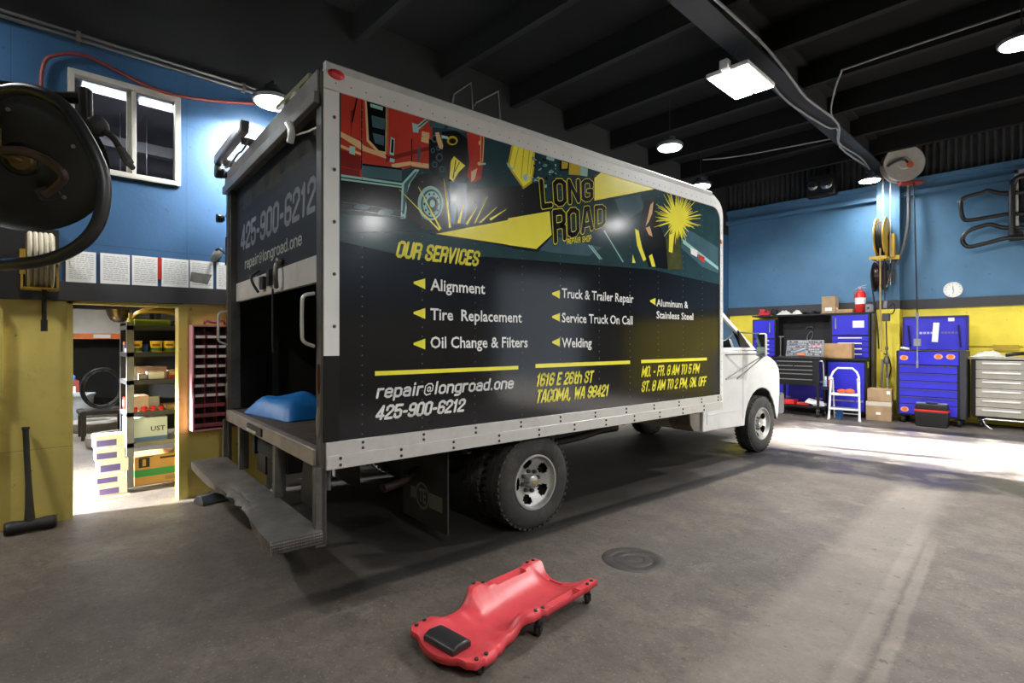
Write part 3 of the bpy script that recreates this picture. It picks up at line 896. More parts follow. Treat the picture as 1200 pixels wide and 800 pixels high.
# running boards
A.poly([(160, 405), (330, 425), (330, 480), (160, 462)], M_teal2); A.poly([(162, 405), (330, 426), (330, 434), (162, 414)], M_pblk)
A.poly([(72, 452), (350, 492), (350, 512), (72, 476)], M_pale); A.poly([(72, 462), (350, 500), (350, 506), (72, 468)], M_teal)
A.poly([(330, 490), (385, 430), (405, 432), (365, 490), (345, 640), (325, 640)], M_pale); A.poly([(340, 492), (388, 440), (396, 440), (358, 495), (340, 620), (332, 620)], M_teal2)
A.pline([(75, 570), (160, 580), (340, 612)], 2, M_teal2); A.pline([(75, 600), (160, 608), (340, 636)], 2, M_teal2)
A.ell((160, 590), 34, 12, M_teal2); A.ell((262, 612), 34, 12, M_teal2)
# wheel
A.ell((440, 565), 92, 118, M_pblk); A.ell((452, 575), 54, 74, M_pale); A.ell((455, 577), 44, 62, M_teal2)
A.ell((457, 578), 38, 54, M_pale); A.ell((460, 580), 24, 34, M_teal2); A.ell((462, 580), 17, 25, M_pblk); A.ell((460, 576), 11, 17, M_pale)
for k in range(10):
    q = 2 * PI * k / 10
    A.ell((457 + 31 * math.cos(q), 578 + 44 * math.sin(q)), 4, 5.5, M_pblk, n=8)
# mechanic leaning in by the engine
A.poly([(445, 300), (520, 330), (515, 400), (490, 470), (445, 430)], M_pblk)
for u, v, r in ((470, 300, 14), (490, 380, 16), (470, 410, 12), (500, 430, 12), (462, 350, 10), (485, 340, 9)):
    A.ell((u, v), r, r * 1.2, M_teal2, n=10); A.ell((u, v), r * 0.6, r * 0.75, M_pblk, n=8)
A.poly([(500, 270), (560, 265), (610, 300), (608, 470), (570, 500), (535, 495), (520, 430), (510, 360)], M_pblk)
A.poly([(472, 275), (488, 272), (506, 330), (502, 346), (488, 340), (478, 305)], M_cream)
A.ell((545, 308), 23, 20, M_poch); A.ell((546, 310), 15, 12, M_pblk)
A.poly([(498, 285), (525, 290), (530, 302), (500, 298)], M_pale)
A.poly([(538, 395), (552, 374), (600, 415), (575, 440), (548, 482), (532, 470)], M_pyel); A.line((560, 390), (548, 470), 2, M_pblk); A.line((575, 400), (556, 440), 1.6, M_pblk)
A.poly([(532, 482), (606, 490), (608, 600), (596, 662), (570, 660), (566, 580), (555, 664), (536, 660)], M_pblue)
A.poly([(540, 490), (566, 496), (558, 570), (542, 560)], M_teal2)
# second red fender and mirror arm
A.poly([(606, 268), (682, 290), (676, 400), (668, 470), (628, 490), (608, 460), (618, 400)], M_pred)
A.poly([(664, 285), (682, 290), (676, 400), (664, 398)], M_cream); A.poly([(668, 288), (677, 291), (672, 398), (667, 396)], M_pred)
A.poly([(625, 440), (652, 425), (642, 470), (625, 485)], M_cream); A.ell((660, 406), 8, 8, M_cream, n=10); A.ell((662, 318), 6, 10, M_cream, n=10)
A.pline([(664, 408), (715, 405), (748, 422)], 4, M_pale); A.poly([(735, 412), (765, 440), (750, 440), (735, 428)], M_pale)
A.poly([(680, 290), (800, 325), (790, 400), (740, 470), (690, 460)], M_teal)
A.poly([(530, 245), (600, 262), (598, 275), (520, 258)], M_teal2); A.poly([(445, 225), (520, 240), (505, 258), (450, 250)], M_teal2)
# open yellow bonnet
A.poly([(798, 322), (905, 348), (885, 488), (848, 514), (795, 440), (780, 410)], M_poch)
A.poly([(806, 326), (898, 349), (880, 480), (848, 502), (802, 436), (790, 408)], M_pyel)
for a, b_ in (((828, 332), (806, 430)), ((850, 338), (838, 470)), ((874, 346), (862, 470)), ((892, 350), (876, 450))):
    A.line(a, b_, 1.6, M_poch)
A.poly([(775, 400), (800, 425), (812, 418), (806, 432), (782, 420)], M_pale); A.ell((856, 465), 10, 16, M_pale, n=10)
# engine clutter right of it
for k in range(26):
    u = 885 + random.random() * 95; v = 380 + random.random() * 170
    m_ = random.choice([M_pale, M_teal2, M_teal2, M_pblk])
    A.line((u, v), (u + random.uniform(-26, 26), v + random.uniform(-18, 18)), random.uniform(2, 4.5), m_)
FF = F6
A.poly([(105, 130), (150, 160), (215, 180), (210, 262), (105, 250)], M_teal, FF)
for k in range(30):
    u = 108 + random.random() * 100; v = 175 + random.random() * 85
    A.line((u, v), (u + random.uniform(-18, 18), v + random.uniform(-12, 12)), random.uniform(1.5, 3.5), random.choice([M_pale, M_teal2, M_pblk]), FF)
A.poly([(162, 160), (200, 172), (196, 196), (160, 186)], M_pale, FF)
A.poly([(222, 182), (268, 192), (264, 238), (222, 240)], M_pblk, FF); A.poly([(268, 196), (325, 212), (320, 262), (265, 258)], M_poch, FF); A.poly([(322, 214), (355, 226), (352, 268), (320, 262)], M_pale, FF)
A.poly([(232, 196), (262, 204), (258, 230), (232, 232)], M_poch, FF)
# grass of sparks by the wheel
for a, b_, w in (((318, 515), (490, 690), 4), ((400, 505), (495, 685), 4.5), ((508, 470), (535, 680), 5), ((572, 660), (592, 580), 6), ((605, 665), (650, 590), 5), ((640, 660), (695, 545), 3), ((660, 660), (735, 590), 4), ((705, 645), (775, 600), 5)):
    big = max(a, b_, key=lambda q: q[1]); sm = min(a, b_, key=lambda q: q[1])
    A.line(sm, big, 0.6, M_pyel, w2=w)
# the two yellow bands, black edged
A.poly([(440, 705), (945, 600), (945, 735), (905, 780)], M_pblk)
A.poly([(475, 705), (945, 615), (945, 720), (905, 770)], M_pyel)
A.poly([(0, 450), (195, 415), (210, 545), (120, 620), (0, 605)], M_pblk, FF); A.poly([(-20, 463), (175, 430), (185, 540), (113, 607), (-20, 588)], M_pyel, FF)
A.poly([(125, 612), (190, 545), (420, 600), (360, 640), (200, 625)], M_teal2, FF)
A.poly([(378, 265), (415, 232), (700, 322), (378, 392)], M_pblk, FF); A.poly([(420, 245), (668, 326), (385, 380), (385, 275)], M_pyel, FF)
# welder, mask and spark burst
A.poly([(470, 380), (560, 360), (640, 352), (640, 560), (470, 560)], M_teal, FF); A.poly([(480, 372), (600, 352), (620, 420), (540, 470), (500, 430)], M_teal2, FF)
A.poly([(620, 380), (665, 360), (680, 470), (720, 560), (770, 640), (760, 705), (640, 690), (590, 560), (600, 470)], M_pblk, FF)
A.poly([(648, 398), (662, 385), (656, 440), (640, 480), (625, 500), (632, 470)], M_cream, FF); A.poly([(625, 508), (645, 500), (658, 550), (640, 540)], M_cream, FF)
A.line((430, 520), (520, 668), 2.5, M_pale, FF); A.line((358, 588), (412, 655), 3, M_pale, FF); A.line((370, 590), (420, 655), 2, M_pale, FF)
A.poly([(800, 500), (965, 600), (968, 722), (890, 690), (790, 600)], M_teal2, FF); A.poly([(800, 560), (965, 690), (966, 706), (800, 580)], M_pale, FF)
A.poly([(835, 600), (868, 615), (866, 645), (838, 630)], M_pwht, FF); A.poly([(872, 630), (902, 645), (900, 670), (874, 655)], M_pred, FF)
A.poly([(575, 512), (592, 520), (608, 600), (628, 655), (615, 665), (585, 590)], M_pyel, FF); A.poly([(565, 632), (578, 672), (562, 672)], M_pyel, FF); A.poly([(640, 640), (655, 630), (672, 690), (655, 690)], M_pyel, FF)
A.poly([(720, 560), (780, 540), (800, 700), (730, 705)], mat('print olive', '#4f5028', 0.18, 0, 0.25, 12), FF)
cx_, cy_ = 775, 468
for k in range(120):
    q = 2 * PI * k / 120 + random.uniform(-0.04, 0.04)
    L_ = random.uniform(62, 150) * (1.0 if math.sin(q) < 0.3 else 0.75)
    A.line((cx_ + 18 * math.cos(q), cy_ + 22 * math.sin(q)), (cx_ + L_ * 0.78 * math.cos(q), cy_ + L_ * 1.05 * math.sin(q)), 3.2, M_pyel, FF, w2=0.7)
A.ell((cx_, cy_), 34, 50, M_pyel, FF); A.poly([(735, 540), (760, 530), (750, 625), (733, 620)], M_pyel, FF)
A.mb.build('side_artwork', A.mats, box, smooth=0, weld=False)

# ---- lettering
LT = MB(); lm = [M_pyel, M_pwht, M_pblk, M_pgrey]
SX = 0.0042
def sfn(dx=0.0):
    return lambda u, v: (SX + dx, u, v)
def line(s, pl, pr, cap, m, bold=0.02, shear=0.0, space=1.0):
    """baseline from pixel pl to pixel pr"""
    (y0, z0), (y1, z1) = side_yz(*pl), side_yz(*pr)
    put_text(LT, s, sfn(), y0, y1, (z0 + z1) / 2, cap, bold, shear, m, space)
def heavy(s, pl, pr, cap, m, shear=0.25, tx=0.22, ty=0.095):
    (y0, z0), (y1, z1) = side_yz(*pl), side_yz(*pr)
    put_heavy(LT, s, sfn(), y0, y1, (z0 + z1) / 2, cap, m, shear, tx, ty)
heavy('OUR SERVICES', (463, 302), (563, 312), 0.112, 0)
for s, pl, pr in (('Alignment', (504, 341), (568, 344)), ('Tire  Replacement', (504, 376), (611, 377)), ('Oil Change & Filters', (504, 408), (618, 407))):
    line(s, pl, pr, 0.080, 1, 0.018)
for s, pl, pr in (('Truck & Trailer Repair', (658, 350), (742, 354)), ('Service Truck On Call', (658, 378), (741, 380)), ('Welding', (658, 407), (693, 407)),
                  ('Aluminum &', (769, 359), (806, 361)), ('Stainless Steel', (769, 373), (812, 375))):
    line(s, pl, pr, 0.080 if pl[0] < 700 else 0.072, 1, 0.018)
heavy('repair@longroad.one', (440, 466), (603, 456), 0.090, 1, 0.2, 0.17, 0.085)
heavy('425-900-6212', (439, 491), (546, 483), 0.092, 1)
heavy('1616 E 26th ST', (627, 453), (696, 448), 0.105, 0)
heavy('TACOMA, WA 98421', (627, 472), (714, 464), 0.105, 0)
heavy('MO. - FR. 8 AM TO 5 PM', (751, 442), (820, 437), 0.105, 0)
heavy('ST. 8 AM TO 2 PM, SN. OFF', (751, 459), (828, 452), 0.105, 0)
for (a, b_), h in (((439, 437), (607, 431)), 0.014), (((627, 429), (738, 424)), 0.016), (((751, 424), (828, 420)), 0.016):
    (y0, z0), (y1, z1) = side_yz(*a), side_yz(*b_)
    z = (z0 + z1) / 2
    LT.poly([(SX, y0, z - h), (SX, y1, z - h), (SX, y1, z + h), (SX, y0, z + h)], 0)
for px, py in ((491, 332), (491, 367), (491, 403), (651, 344.5), (651, 371.5), (651, 401), (764.5, 353)):
    y, z = side_yz(px, py)
    LT.poly([(SX, y - 0.042, z - 0.005), (SX, y + 0.045, z - 0.036), (SX, y + 0.045, z + 0.036), (SX, y - 0.042, z + 0.008)], 0)
# the logo: black letters with a yellow outline, each word fanning out to the left
def logo(word, bl, tl, tr2, br, layers, gap=0.20):
    q = [Vector(side_yz(*p)) for p in (bl, tl, tr2, br)]
    for tx, ty, dx, m in layers:
        vs, fs, w = heavy_geo(word, tx, ty, gap)
        def fn(u, v):
            p = (q[0] * (1 - u) + q[3] * u) * (1 - v) + (q[1] * (1 - u) + q[2] * u) * v
            return (SX + dx, p.x, p.y)
        LT.add([fn(u / w, v) for u, v in vs], fs, m)
LAY = ((0.30, 0.135, 0.0, 2), (0.255, 0.115, 0.0005, 0), (0.20, 0.088, 0.0010, 2))
logo('LONG', (634.5, 245), (631.5, 209.5), (694.5, 210), (694.5, 235), LAY)
logo('ROAD', (649, 286), (647, 246), (709, 239.5), (709, 264.5), LAY)
logo('REPAIR SHOP', (664, 286), (664, 280), (692.5, 275), (692.5, 283), ((0.17, 0.09, 0.0012, 0),))
LT.build('lettering', lm, box, smooth=0, weld=False)

# ---- rear end: frame, roll door, sill
rfm = MB()
rfm.box(-0.085, 0.0, -0.012, 0.02, 0.30, 3.09); rfm.box(-BW, -BW + 0.085, -0.012, 0.02, 0.30, 3.09)
rfm.box(-BW + 0.085, -0.085, -0.012, 0.06, 2.93, 3.09)
rfm.box(-0.12, -0.085, 0.0, 0.09, 0.86, 2.93); rfm.box(-BW + 0.085, -BW + 0.12, 0.0, 0.09, 0.86, 2.93)
rear = rfm.build('rear_frame', mat('rear frame steel', '#4e4b47', 0.5, 0.35, 0.25, 6, 0.1, 20, dirt='#2a2622', dirt_amt=0.6, dscale=5), truck, bevel=0.004)
MB().box(-BW + 0.02, -0.02, -0.05, -0.012, 2.90, 2.97).box(-BW + 0.02, -0.02, -0.03, -0.012, 2.97, 3.10).build('header_rail', mat('header grey', '#77736e', 0.5, 0.3, 0.15, 5, dirt='#3a3632', dirt_amt=0.5), truck, bevel=0.006)
si = MB(); si.box(-BW + 0.085, -0.085, -0.03, 0.03, 0.752, 0.858)
sill = si.build('rear_sill', mat('scraped sill', '#8a8178', 0.5, 0.35, 0.3, 7, 0.15, 18, dirt='#33291f', dirt_amt=0.75, dscale=3.5), truck, bevel=0.008)
MB().box(-1.62, -1.20, -0.045, -0.028, 0.775, 0.835, 0).box(-1.615, -1.33, -0.05, -0.045, 0.78, 0.80, 1).build('latch_plate', [M_dsteel, M_chrome], sill, bevel=0.004)
rd = MB()
for k in range(4):
    z0 = 2.05 + k * 0.235
    rd.box(-BW + 0.12, -0.12, 0.055, 0.085, z0, z0 + 0.231)
door = rd.build('roll_door', M_skin_r, truck, smooth=0, weld=False)
MB().box(-BW + 0.12, -0.12, 0.05, 0.088, 1.875, 2.048).build('door_bottom_panel', mat('grey white panel', '#b3b0a9', 0.5, 0.1, 0.08, 4, dirt='#6e675d', dirt_amt=0.5), door, bevel=0.004)
DT = MB()
def rfn(u, v): return (u, 0.0535, v)
put_heavy(DT, '425-900-6212', rfn, -2.28, -0.27, 2.33, 0.235, 0, 0.1)
put_heavy(DT, 'repair@longroad.one', rfn, -2.12, -0.55, 2.15, 0.10, 1, 0.0, 0.14, 0.07)
for k in range(5):                                # dull yellow shapes of the printed picture on the door
    x = -2.2 + k * 0.42
    DT.poly([(x, 0.0538, 2.70 + 0.03 * (k % 2)), (x + 0.33, 0.0538, 2.70), (x + 0.30, 0.0538, 2.85), (x + 0.05, 0.0538, 2.83)], 2)
DT.poly([(-BW + 0.13, 0.0545, 2.055), (-0.13, 0.0545, 2.055), (-0.13, 0.0545, 2.64), (-BW + 0.13, 0.0545, 2.64)], 3)
DT.build('door_print', [mat('door print grey', '#7a7c7f', 0.6, 0, 0.05), mat('door print pale', '#a3a690', 0.4, 0, 0.05), mat('door print ochre', '#2f2c1c', 0.65, 0, 0.25, spec=0.2), mat('door print slate', '#202226', 0.65, 0, 0.15, spec=0.2)], door, smooth=0, weld=False)
lt = MB()
lt.tube([(-1.62, 0.05, 2.09), (-1.64, 0.0, 2.04), (-1.58, -0.01, 1.98), (-1.56, 0.03, 1.90)], 0.012, 8, 0, 4)
lt.build('door_latch', M_dsteel, door, bevel=0.004)
MB().box(-1.50, -1.40, 0.02, 0.05, 1.92, 2.02).build('lock_box', M_dsteel, door, bevel=0.004); MB().box(-1.30, -1.22, 0.02, 0.05, 1.93, 2.06).build('lock_plate', M_dsteel, door, bevel=0.004)
MB().tube([(-0.98, 0.05, 2.08), (-0.98, 0.01, 2.06), (-0.97, 0.0, 1.97), (-1.02, 0.02, 1.90)], 0.018, 8, 0, 4).ball((-0.98, 0.03, 2.09), 0.03).build('door_handle', M_steel, door)
MB().tube([(-1.15, 0.03, 1.90), (-1.15, 0.03, 1.5), (-1.14, 0.03, 1.42)], 0.008, 6).build('pull_strap', M_rubber, door)
# grab handles and recessed lamps in the posts
for X in (-0.115, -BW + 0.035):
    MB().tube([(X, -0.012, 1.79), (X, -0.075, 1.77), (X, -0.085, 1.70), (X, -0.085, 1.56), (X, -0.075, 1.50), (X, -0.012, 1.47)], 0.011, 8, 0, 4).build('grab_handle', M_alu, truck)
for X in (-0.045, -BW + 0.045):
    for z, m_ in ((1.28, mat('tail lamp red', '#3d1412', 0.3, 0, 0.1)), (1.02, mat('tail lamp clear', '#6d6a64', 0.3, 0, 0.1))):
        MB().ball((X, -0.012, z), (0.024, 0.014, 0.095), 14).build('tail_lamp', m_, truck)
# lamps and cameras above the door
lb = MB(); lb.obox((-1.95, -0.10, 3.19), (1.05, 0.06, 0.085))
for k in range(20):
    lb.obox((-2.44 + k * 0.051, -0.132, 3.19), (0.04, 0.006, 0.06), m=1)
lb.box(-2.30, -2.27, -0.09, 0.04, 3.10, 3.16); lb.box(-1.62, -1.59, -0.09, 0.04, 3.10, 3.16); lb.tube([(-2.40, -0.05, 3.12), (-2.2, -0.06, 3.08), (-1.9, -0.05, 3.11), (-1.7, -0.06, 3.08), (-1.5, -0.05, 3.12)], 0.010, 6, 0, 4)
lb.build('light_bar', [mat('light bar grey', '#6f6a66', 0.45, 0.2, 0.1), mat('light bar lens', '#a39a92', 0.3, 0, 0.1)], truck, bevel=0.006)
MB().obox((-0.66, 0.03, 3.205), (0.72, 0.03, 0.03), (0, 0.05, 0)).obox((-0.80, 0.03, 3.18), (0.03, 0.03, 0.06)).obox((-0.50, 0.03, 3.17), (0.03, 0.03, 0.06)).build('strip_lamp', mat('strip lamp', '#8c8a6a', 0.4, 0, 0.1), truck)
wl_ = MB(); wl_.lathe([(0.03, 0.05), (0.06, 0.03), (0.065, -0.02), (0.055, -0.035), (0.0, -0.03)], (-2.46, -0.09, 3.09), 'y', 16); wl_.box(-2.49, -2.43, -0.06, 0.0, 3.04, 3.10)
wl_.build('work_lamp', M_black, truck)
MB().lathe([(0.02, 0.04), (0.04, 0.02), (0.042, -0.03), (0.0, -0.032)], (-2.64, -0.05, 2.69), 'y', 14).tube([(-2.64, 0.0, 2.71), (-2.58, 0.02, 2.80), (-2.55, 0.02, 2.92)], 0.008, 6).build('rear_camera', M_black, truck)
hk = MB()
hk.tube([(-0.52, -0.03, 2.90), (-0.44, -0.07, 2.90), (-0.36, -0.08, 2.86), (-0.33, -0.08, 2.80), (-0.36, -0.08, 2.755)], 0.022, 10, 0, 5)
hk.tube([(-0.42, -0.07, 2.87), (-0.38, -0.08, 2.82), (-0.36, -0.08, 2.755)], 0.010, 8, 0, 4)
hk.tube([(-0.33, -0.05, 2.80), (-0.2, -0.02, 2.79), (-0.1, 0.0, 2.79)], 0.006, 6)
hk.build('load_lamp', M_pwht, truck)
mr = MB()
mr.tube([(-BW - 0.02, 0.0, 2.34), (-BW - 0.12, -0.05, 2.40), (-BW - 0.20, -0.06, 2.40)], 0.012, 8, 1)
mr.tube([(-BW + 0.03, -0.01, 2.50), (-BW - 0.02, 0.0, 2.34), (-BW - 0.05, 0.0, 2.24)], 0.014, 8, 1)
mir = mr.build('mirror_arm', [M_black, M_dsteel], truck)
mi_ = MB(); mi_.lathe([(0.0, 0.03), (0.06, 0.024), (0.10, 0.0), (0.105, -0.012), (0.0, -0.03)], n=24)
mi_.build('convex_mirror', M_chrome, mir, loc=(-BW - 0.27, -0.09, 2.38), rot=(math.radians(70), 0, math.radians(50)))

# ---- rear step with dented lip, on posts
st = MB()
nx = 40
rows = []
random.seed(3)
for i in range(nx + 1):
    x = -2.52 + (2.56) * i / nx
    t_ = i / nx
    dent = math.exp(-((x + 1.0) / 0.5) ** 2)
    jag = random.uniform(-0.022, 0.022) * dent
    yo = -0.305 + 0.05 * dent + jag
    zt = 0.40 - 0.03 * dent
    rows.append([(x, -0.02, 0.33), (x, -0.02, 0.40), (x, -0.16, 0.40), (x, yo, zt), (x, yo + 0.002 + 0.05 * dent, zt - 0.07 + 0.02 * dent * (1 if i % 3 else 0.3)), (x, yo + 0.02 + 0.05 * dent, zt - 0.07 + 0.02 * dent)])
vs = [p for r_ in rows for p in r_]
fs = []; ms = []
K = 6
for i in range(nx):
    for k in range(K - 1):
        fs.append((i * K + k, i * K + k + 1, (i + 1) * K + k + 1, (i + 1) * K + k))
st.add(vs, fs)
st.add(rows[0][:], [(0, 1, 2, 3, 4, 5)]); st.add(rows[-1][:], [(5, 4, 3, 2, 1, 0)])
def tread_mat():
    m = mat('tread plate', '#77746f', 0.42, 0.6, 0.3, 6, dirt='#2c2722', dirt_amt=0.85, dscale=2.6)
    nt = m.node_tree; N, L = nt.nodes, nt.links
    tc = N.new('ShaderNodeTexCoord'); mp = N.new('ShaderNodeMapping'); mp.inputs['Rotation'].default_value = (0, 0, math.radians(45)); mp.inputs['Scale'].default_value = (60, 60, 60)
    L.new(tc.outputs['Object'], mp.inputs['Vector'])
    v = N.new('ShaderNodeTexVoronoi'); v.inputs['Scale'].default_value = 1.0; v.inputs['Randomness'].default_value = 0.0
    L.new(mp.outputs[0], v.inputs['Vector'])
    bp = N.new('ShaderNodeBump'); bp.inputs['Strength'].default_value = 0.7; bp.inputs['Distance'].default_value = 0.012; bp.invert = True
    L.new(v.outputs['Distance'], bp.inputs['Height']); L.new(bp.outputs[0], N['Principled BSDF'].inputs['Normal'])
    return m
o = st.build('rear_step', tread_mat(), truck, smooth=25)
so = o.modifiers.new('solid', 'SOLIDIFY'); so.thickness = 0.006; so.offset = 0
for X0, X1, Z0 in ((-0.055, 0.0, 0.295), (-BW + 0.0, -BW + 0.055, 0.33), (-1.93, -1.87, 0.40), (-0.88, -0.82, 0.40)):
    MB().box(X0, X1, -0.045, 0.015 if X1 > -0.1 or X0 < -2 else 0.03, Z0, 0.76).build('step_post', mat('step post steel', '#5c5a57', 0.5, 0.45, 0.25, 8, dirt='#2b251f', dirt_amt=0.6, dscale=5), truck, bevel=0.003)

# ---- chassis
ch = MB()
for X in (-0.82, -1.72):
    ch.box(X - 0.035, X + 0.035, 0.03, 6.3, 0.56, 0.72)
for y in (0.05, 0.9, 2.4, 3.4, 4.3):
    ch.box(-1.72, -0.82, y, y + 0.06, 0.58, 0.70)
for y in [0.3 + k * 0.42 for k in range(10)]:
    ch.box(-BW + 0.06, -0.06, y, y + 0.04, 0.715, 0.80)
ch.build('chassis_frame', M_blackm, truck, smooth=0, weld=False)
for X in (-1.60, -0.46):
    hp = MB(); hp.prism([(X - 0.13, 0.50), (X - 0.13, 0.42), (X + 0.13, 0.42), (X + 0.13, 0.72), (X - 0.08, 0.72)], 'y', 0.06, 0.075)
    hp.build('hitch_plate', M_dsteel, truck, smooth=0)
ax = MB()
ax.cyl((-2.2, 1.70, 0.375), (-0.36, 1.70, 0.375), 0.055); ax.ball((-1.27, 1.70, 0.375), (0.19, 0.17, 0.17), 18)
ax.cyl((-1.27, 1.75, 0.42), (-1.27, 4.6, 0.55), 0.04)
ax.cyl((-2.1, 6.07, 0.34), (-0.5, 6.07, 0.34), 0.045)
ax.build('axle', M_dsteel, truck)
sp = MB()
for X in (-0.70, -1.84):
    sp.tube([(X, 0.95, 0.60), (X, 1.35, 0.50), (X, 1.70, 0.46), (X, 2.05, 0.50), (X, 2.45, 0.60)], 0.028, 6, 0, 4)
sp.build('leaf_spring', M_dsteel, truck)
MB().tube([(-0.5, 0.62, 0.42), (-0.55, 0.85, 0.44), (-0.6, 1.1, 0.5), (-0.6, 2.6, 0.52), (-0.9, 3.6, 0.5)], 0.035, 12, 0, 4).build('exhaust_pipe', mat('exhaust', '#3a2f29', 0.6, 0.5, 0.3), truck)
MB().tube([(-0.08, 0.06, 0.74), (-0.08, 0.06, 0.60)], 0.014, 8).build('door_holdback', M_steel, truck)
ft = MB(); ft.box(-1.45, -0.95, 2.5, 3.9, 0.42, 0.70); ft.build('fuel_tank', mat('dark tank', '#262422', 0.55, 0.1, 0.2), truck, bevel=0.05, seg=3)
bs = MB(); bs.prism([(4.36, 0.74), (4.60, 0.74), (4.60, 0.42), (4.48, 0.44), (4.40, 0.52)], 'x', -0.62, -0.33); bs.build('cab_step', mat('grimy grey', '#7a746a', 0.6, 0.1, 0.2, 5, dirt='#3a332b', dirt_amt=0.6), truck, bevel=0.01)
# mud flaps
for X in (-0.50, -BW + 0.50):
    fm = MB(); fm.box(X - 0.34, X + 0.34, 0.96, 0.972, 0.09, 0.72)
    fo = fm.build('mud_flap', M_rubber, truck, smooth=0)
    if X > -1:
        lg = MB(); X -= 0.04
        for (r0, r1, m_) in ((0.105, 0.085, 0),):
            n = 28
            lg.add([(X + 0.02 + r * math.cos(2 * PI * k / n), 0.9585, 0.30 + r * math.sin(2 * PI * k / n)) for r in (r0, r1) for k in range(n)], [(k, (k + 1) % n, n + (k + 1) % n, n + k) for k in range(n)], m_)
        lg.box(X + 0.125, X + 0.31, 0.957, 0.9595, 0.235, 0.345, 0); lg.box(X - 0.16, X - 0.09, 0.957, 0.9595, 0.255, 0.345, 0)
        put_text(lg, 'TE', lambda u, v: (u, 0.9585, v), X - 0.035, X + 0.075, 0.245, 0.11, 0.03, 0, 0)
        lg.build('flap_emblem', mat('faded emblem', '#5f5c55', 0.6, 0, 0.15), fo, smooth=0, weld=False)
    MB().box(X - 0.36, X + 0.36, 0.945, 0.96, 0.66, 0.70).build('flap_bracket', M_dsteel, fo, smooth=0)

# ---- wheels
M_tyre = mat('tyre', '#2b2a29', 0.8, 0, 0.25, 9, 0.12, 50, dirt='#5a5249', dirt_amt=0.55, dscale=5)
M_rim = mat('painted steel rim', '#a9a8a5', 0.4, 0.45, 0.12, 6, dirt='#6b6259', dirt_amt=0.5, dscale=7)
def wheel(name, x, y, parent, right=True, dirty=False, rim=True, R=0.378, wd=0.115):
    e = bpy.data.objects.new(name, None); C.objects.link(e); e.parent = parent
    e.location = (x, y, R); e.rotation_euler = (0, 0, 0 if right else PI)
    k = wd / 0.115
    prof = [(0.205, 0.09), (0.232, 0.110), (0.27, 0.117), (0.31, 0.115), (0.345, 0.105), (0.366, 0.088), (R - 0.002, 0.07), (R, 0.035), (R - 0.012, 0.033), (R - 0.012, 0.022), (R, 0.02), (R, -0.02), (R - 0.012, -0.022), (R - 0.012, -0.033), (R, -0.035),
            (R - 0.002, -0.07), (0.366, -0.088), (0.345, -0.105), (0.30, -0.115), (0.232, -0.11), (0.205, -0.09)]
    t_ = MB(); t_.lathe([(r, h * k) for r, h in prof], axis='x', n=64, ring=True)
    for q in range(44):
        a = 2 * PI * q / 44
        for h, da in ((0.078, 0), (-0.078, 0.07)):
            t_.obox((h * k, (R - 0.006) * math.cos(a + da), (R - 0.006) * math.sin(a + da)), (0.036, 0.026, 0.016), (a + da - PI / 2, 0, 0))
    t_.build('tyre', M_tyre, e, smooth=40, weld=False)
    if not rim:
        return e
    rm = MB()
    n = 60
    pr = [(0.208, 0.085), (0.222, 0.098), (0.218, 0.112), (0.207, 0.113), (0.200, 0.100), (0.196, 0.080), (0.182, 0.068), (0.170, 0.064), (0.150, 0.056), (0.130, 0.046), (0.112, 0.036), (0.098, 0.026), (0.055, 0.024), (0.0, 0.024)]
    def sk(i, kk):
        b_ = (kk % 12) - 6 + 0.5
        if i in (6, 9): return abs(b_) < 1.6
        if i in (7, 8): return abs(b_) < 2.6
        return False
    rm.lathe([(r, h * k) for r, h in pr], axis='x', n=n, skip=sk)
    ro = rm.build('rim', M_rim, e, smooth=40, weld=False)
    MB().lathe([(0.195, -0.06), (0.195, -0.01), (0.0, -0.01)], axis='x', n=32).build('brake_drum', M_blackm, e)
    hb = MB(); hb.lathe([(0.058, 0.022), (0.056, 0.06), (0.048, 0.085), (0.030, 0.094), (0.0, 0.095)], axis='x', n=28)
    ho = hb.build('hub_cap', M_chrome, e, smooth=40)
    em = MB()
    em.prism([(-0.026, -0.006), (-0.012, -0.006), (-0.010, -0.014), (0.012, -0.014), (0.014, -0.006), (0.026, -0.006), (0.024, 0.006), (0.012, 0.006), (0.010, 0.014), (-0.012, 0.014), (-0.014, 0.006), (-0.024, 0.006)], 'x', 0.0945, 0.0975)
    em.build('hub_emblem', mat('gold emblem', '#b99a5e', 0.35, 0.6, 0.05), ho, smooth=0)
    for q in range(8):
        a = 2 * PI * q / 8 + 0.2
        nt_ = MB(); c_, s_ = 0.081 * math.cos(a), 0.081 * math.sin(a)
        nt_.lathe([(0.017, 0.022), (0.016, 0.045), (0.013, 0.060), (0.0, 0.062)], (0, c_, s_), 'x', 6)
        nt_.build('lug_nut', mat('lug nut', '#55524f', 0.4, 0.7, 0.2), e, smooth=20)
    return e
wheel('rear_wheel', -0.135, 1.705, truck)
wheel('rear_wheel', -0.40, 1.705, truck, rim=False)
wheel('rear_wheel', -BW + 0.135, 1.705, truck, False)
wheel('rear_wheel', -BW + 0.40, 1.705, truck, False, rim=False)
wheel('front_wheel', -0.40, 6.10, truck)
wheel('front_wheel', -BW + 0.40, 6.10, truck, False)

# ---- cab
CX0, CX1 = -BW + 0.30, -0.30
low = [(4.62, 0.42), (5.58, 0.40)] + [(6.10 + 0.47 * math.cos(math.radians(a)), 0.40 + 0.47 * math.sin(math.radians(a))) for a in range(180, -1, -12)] + \
      [(6.66, 0.50), (6.69, 0.75), (6.69, 1.02), (6.66, 1.14), (6.58, 1.22), (6.44, 1.285), (6.2, 1.34), (5.95, 1.385), (4.62, 1.40)]
cabm = MB()
n = len(low)
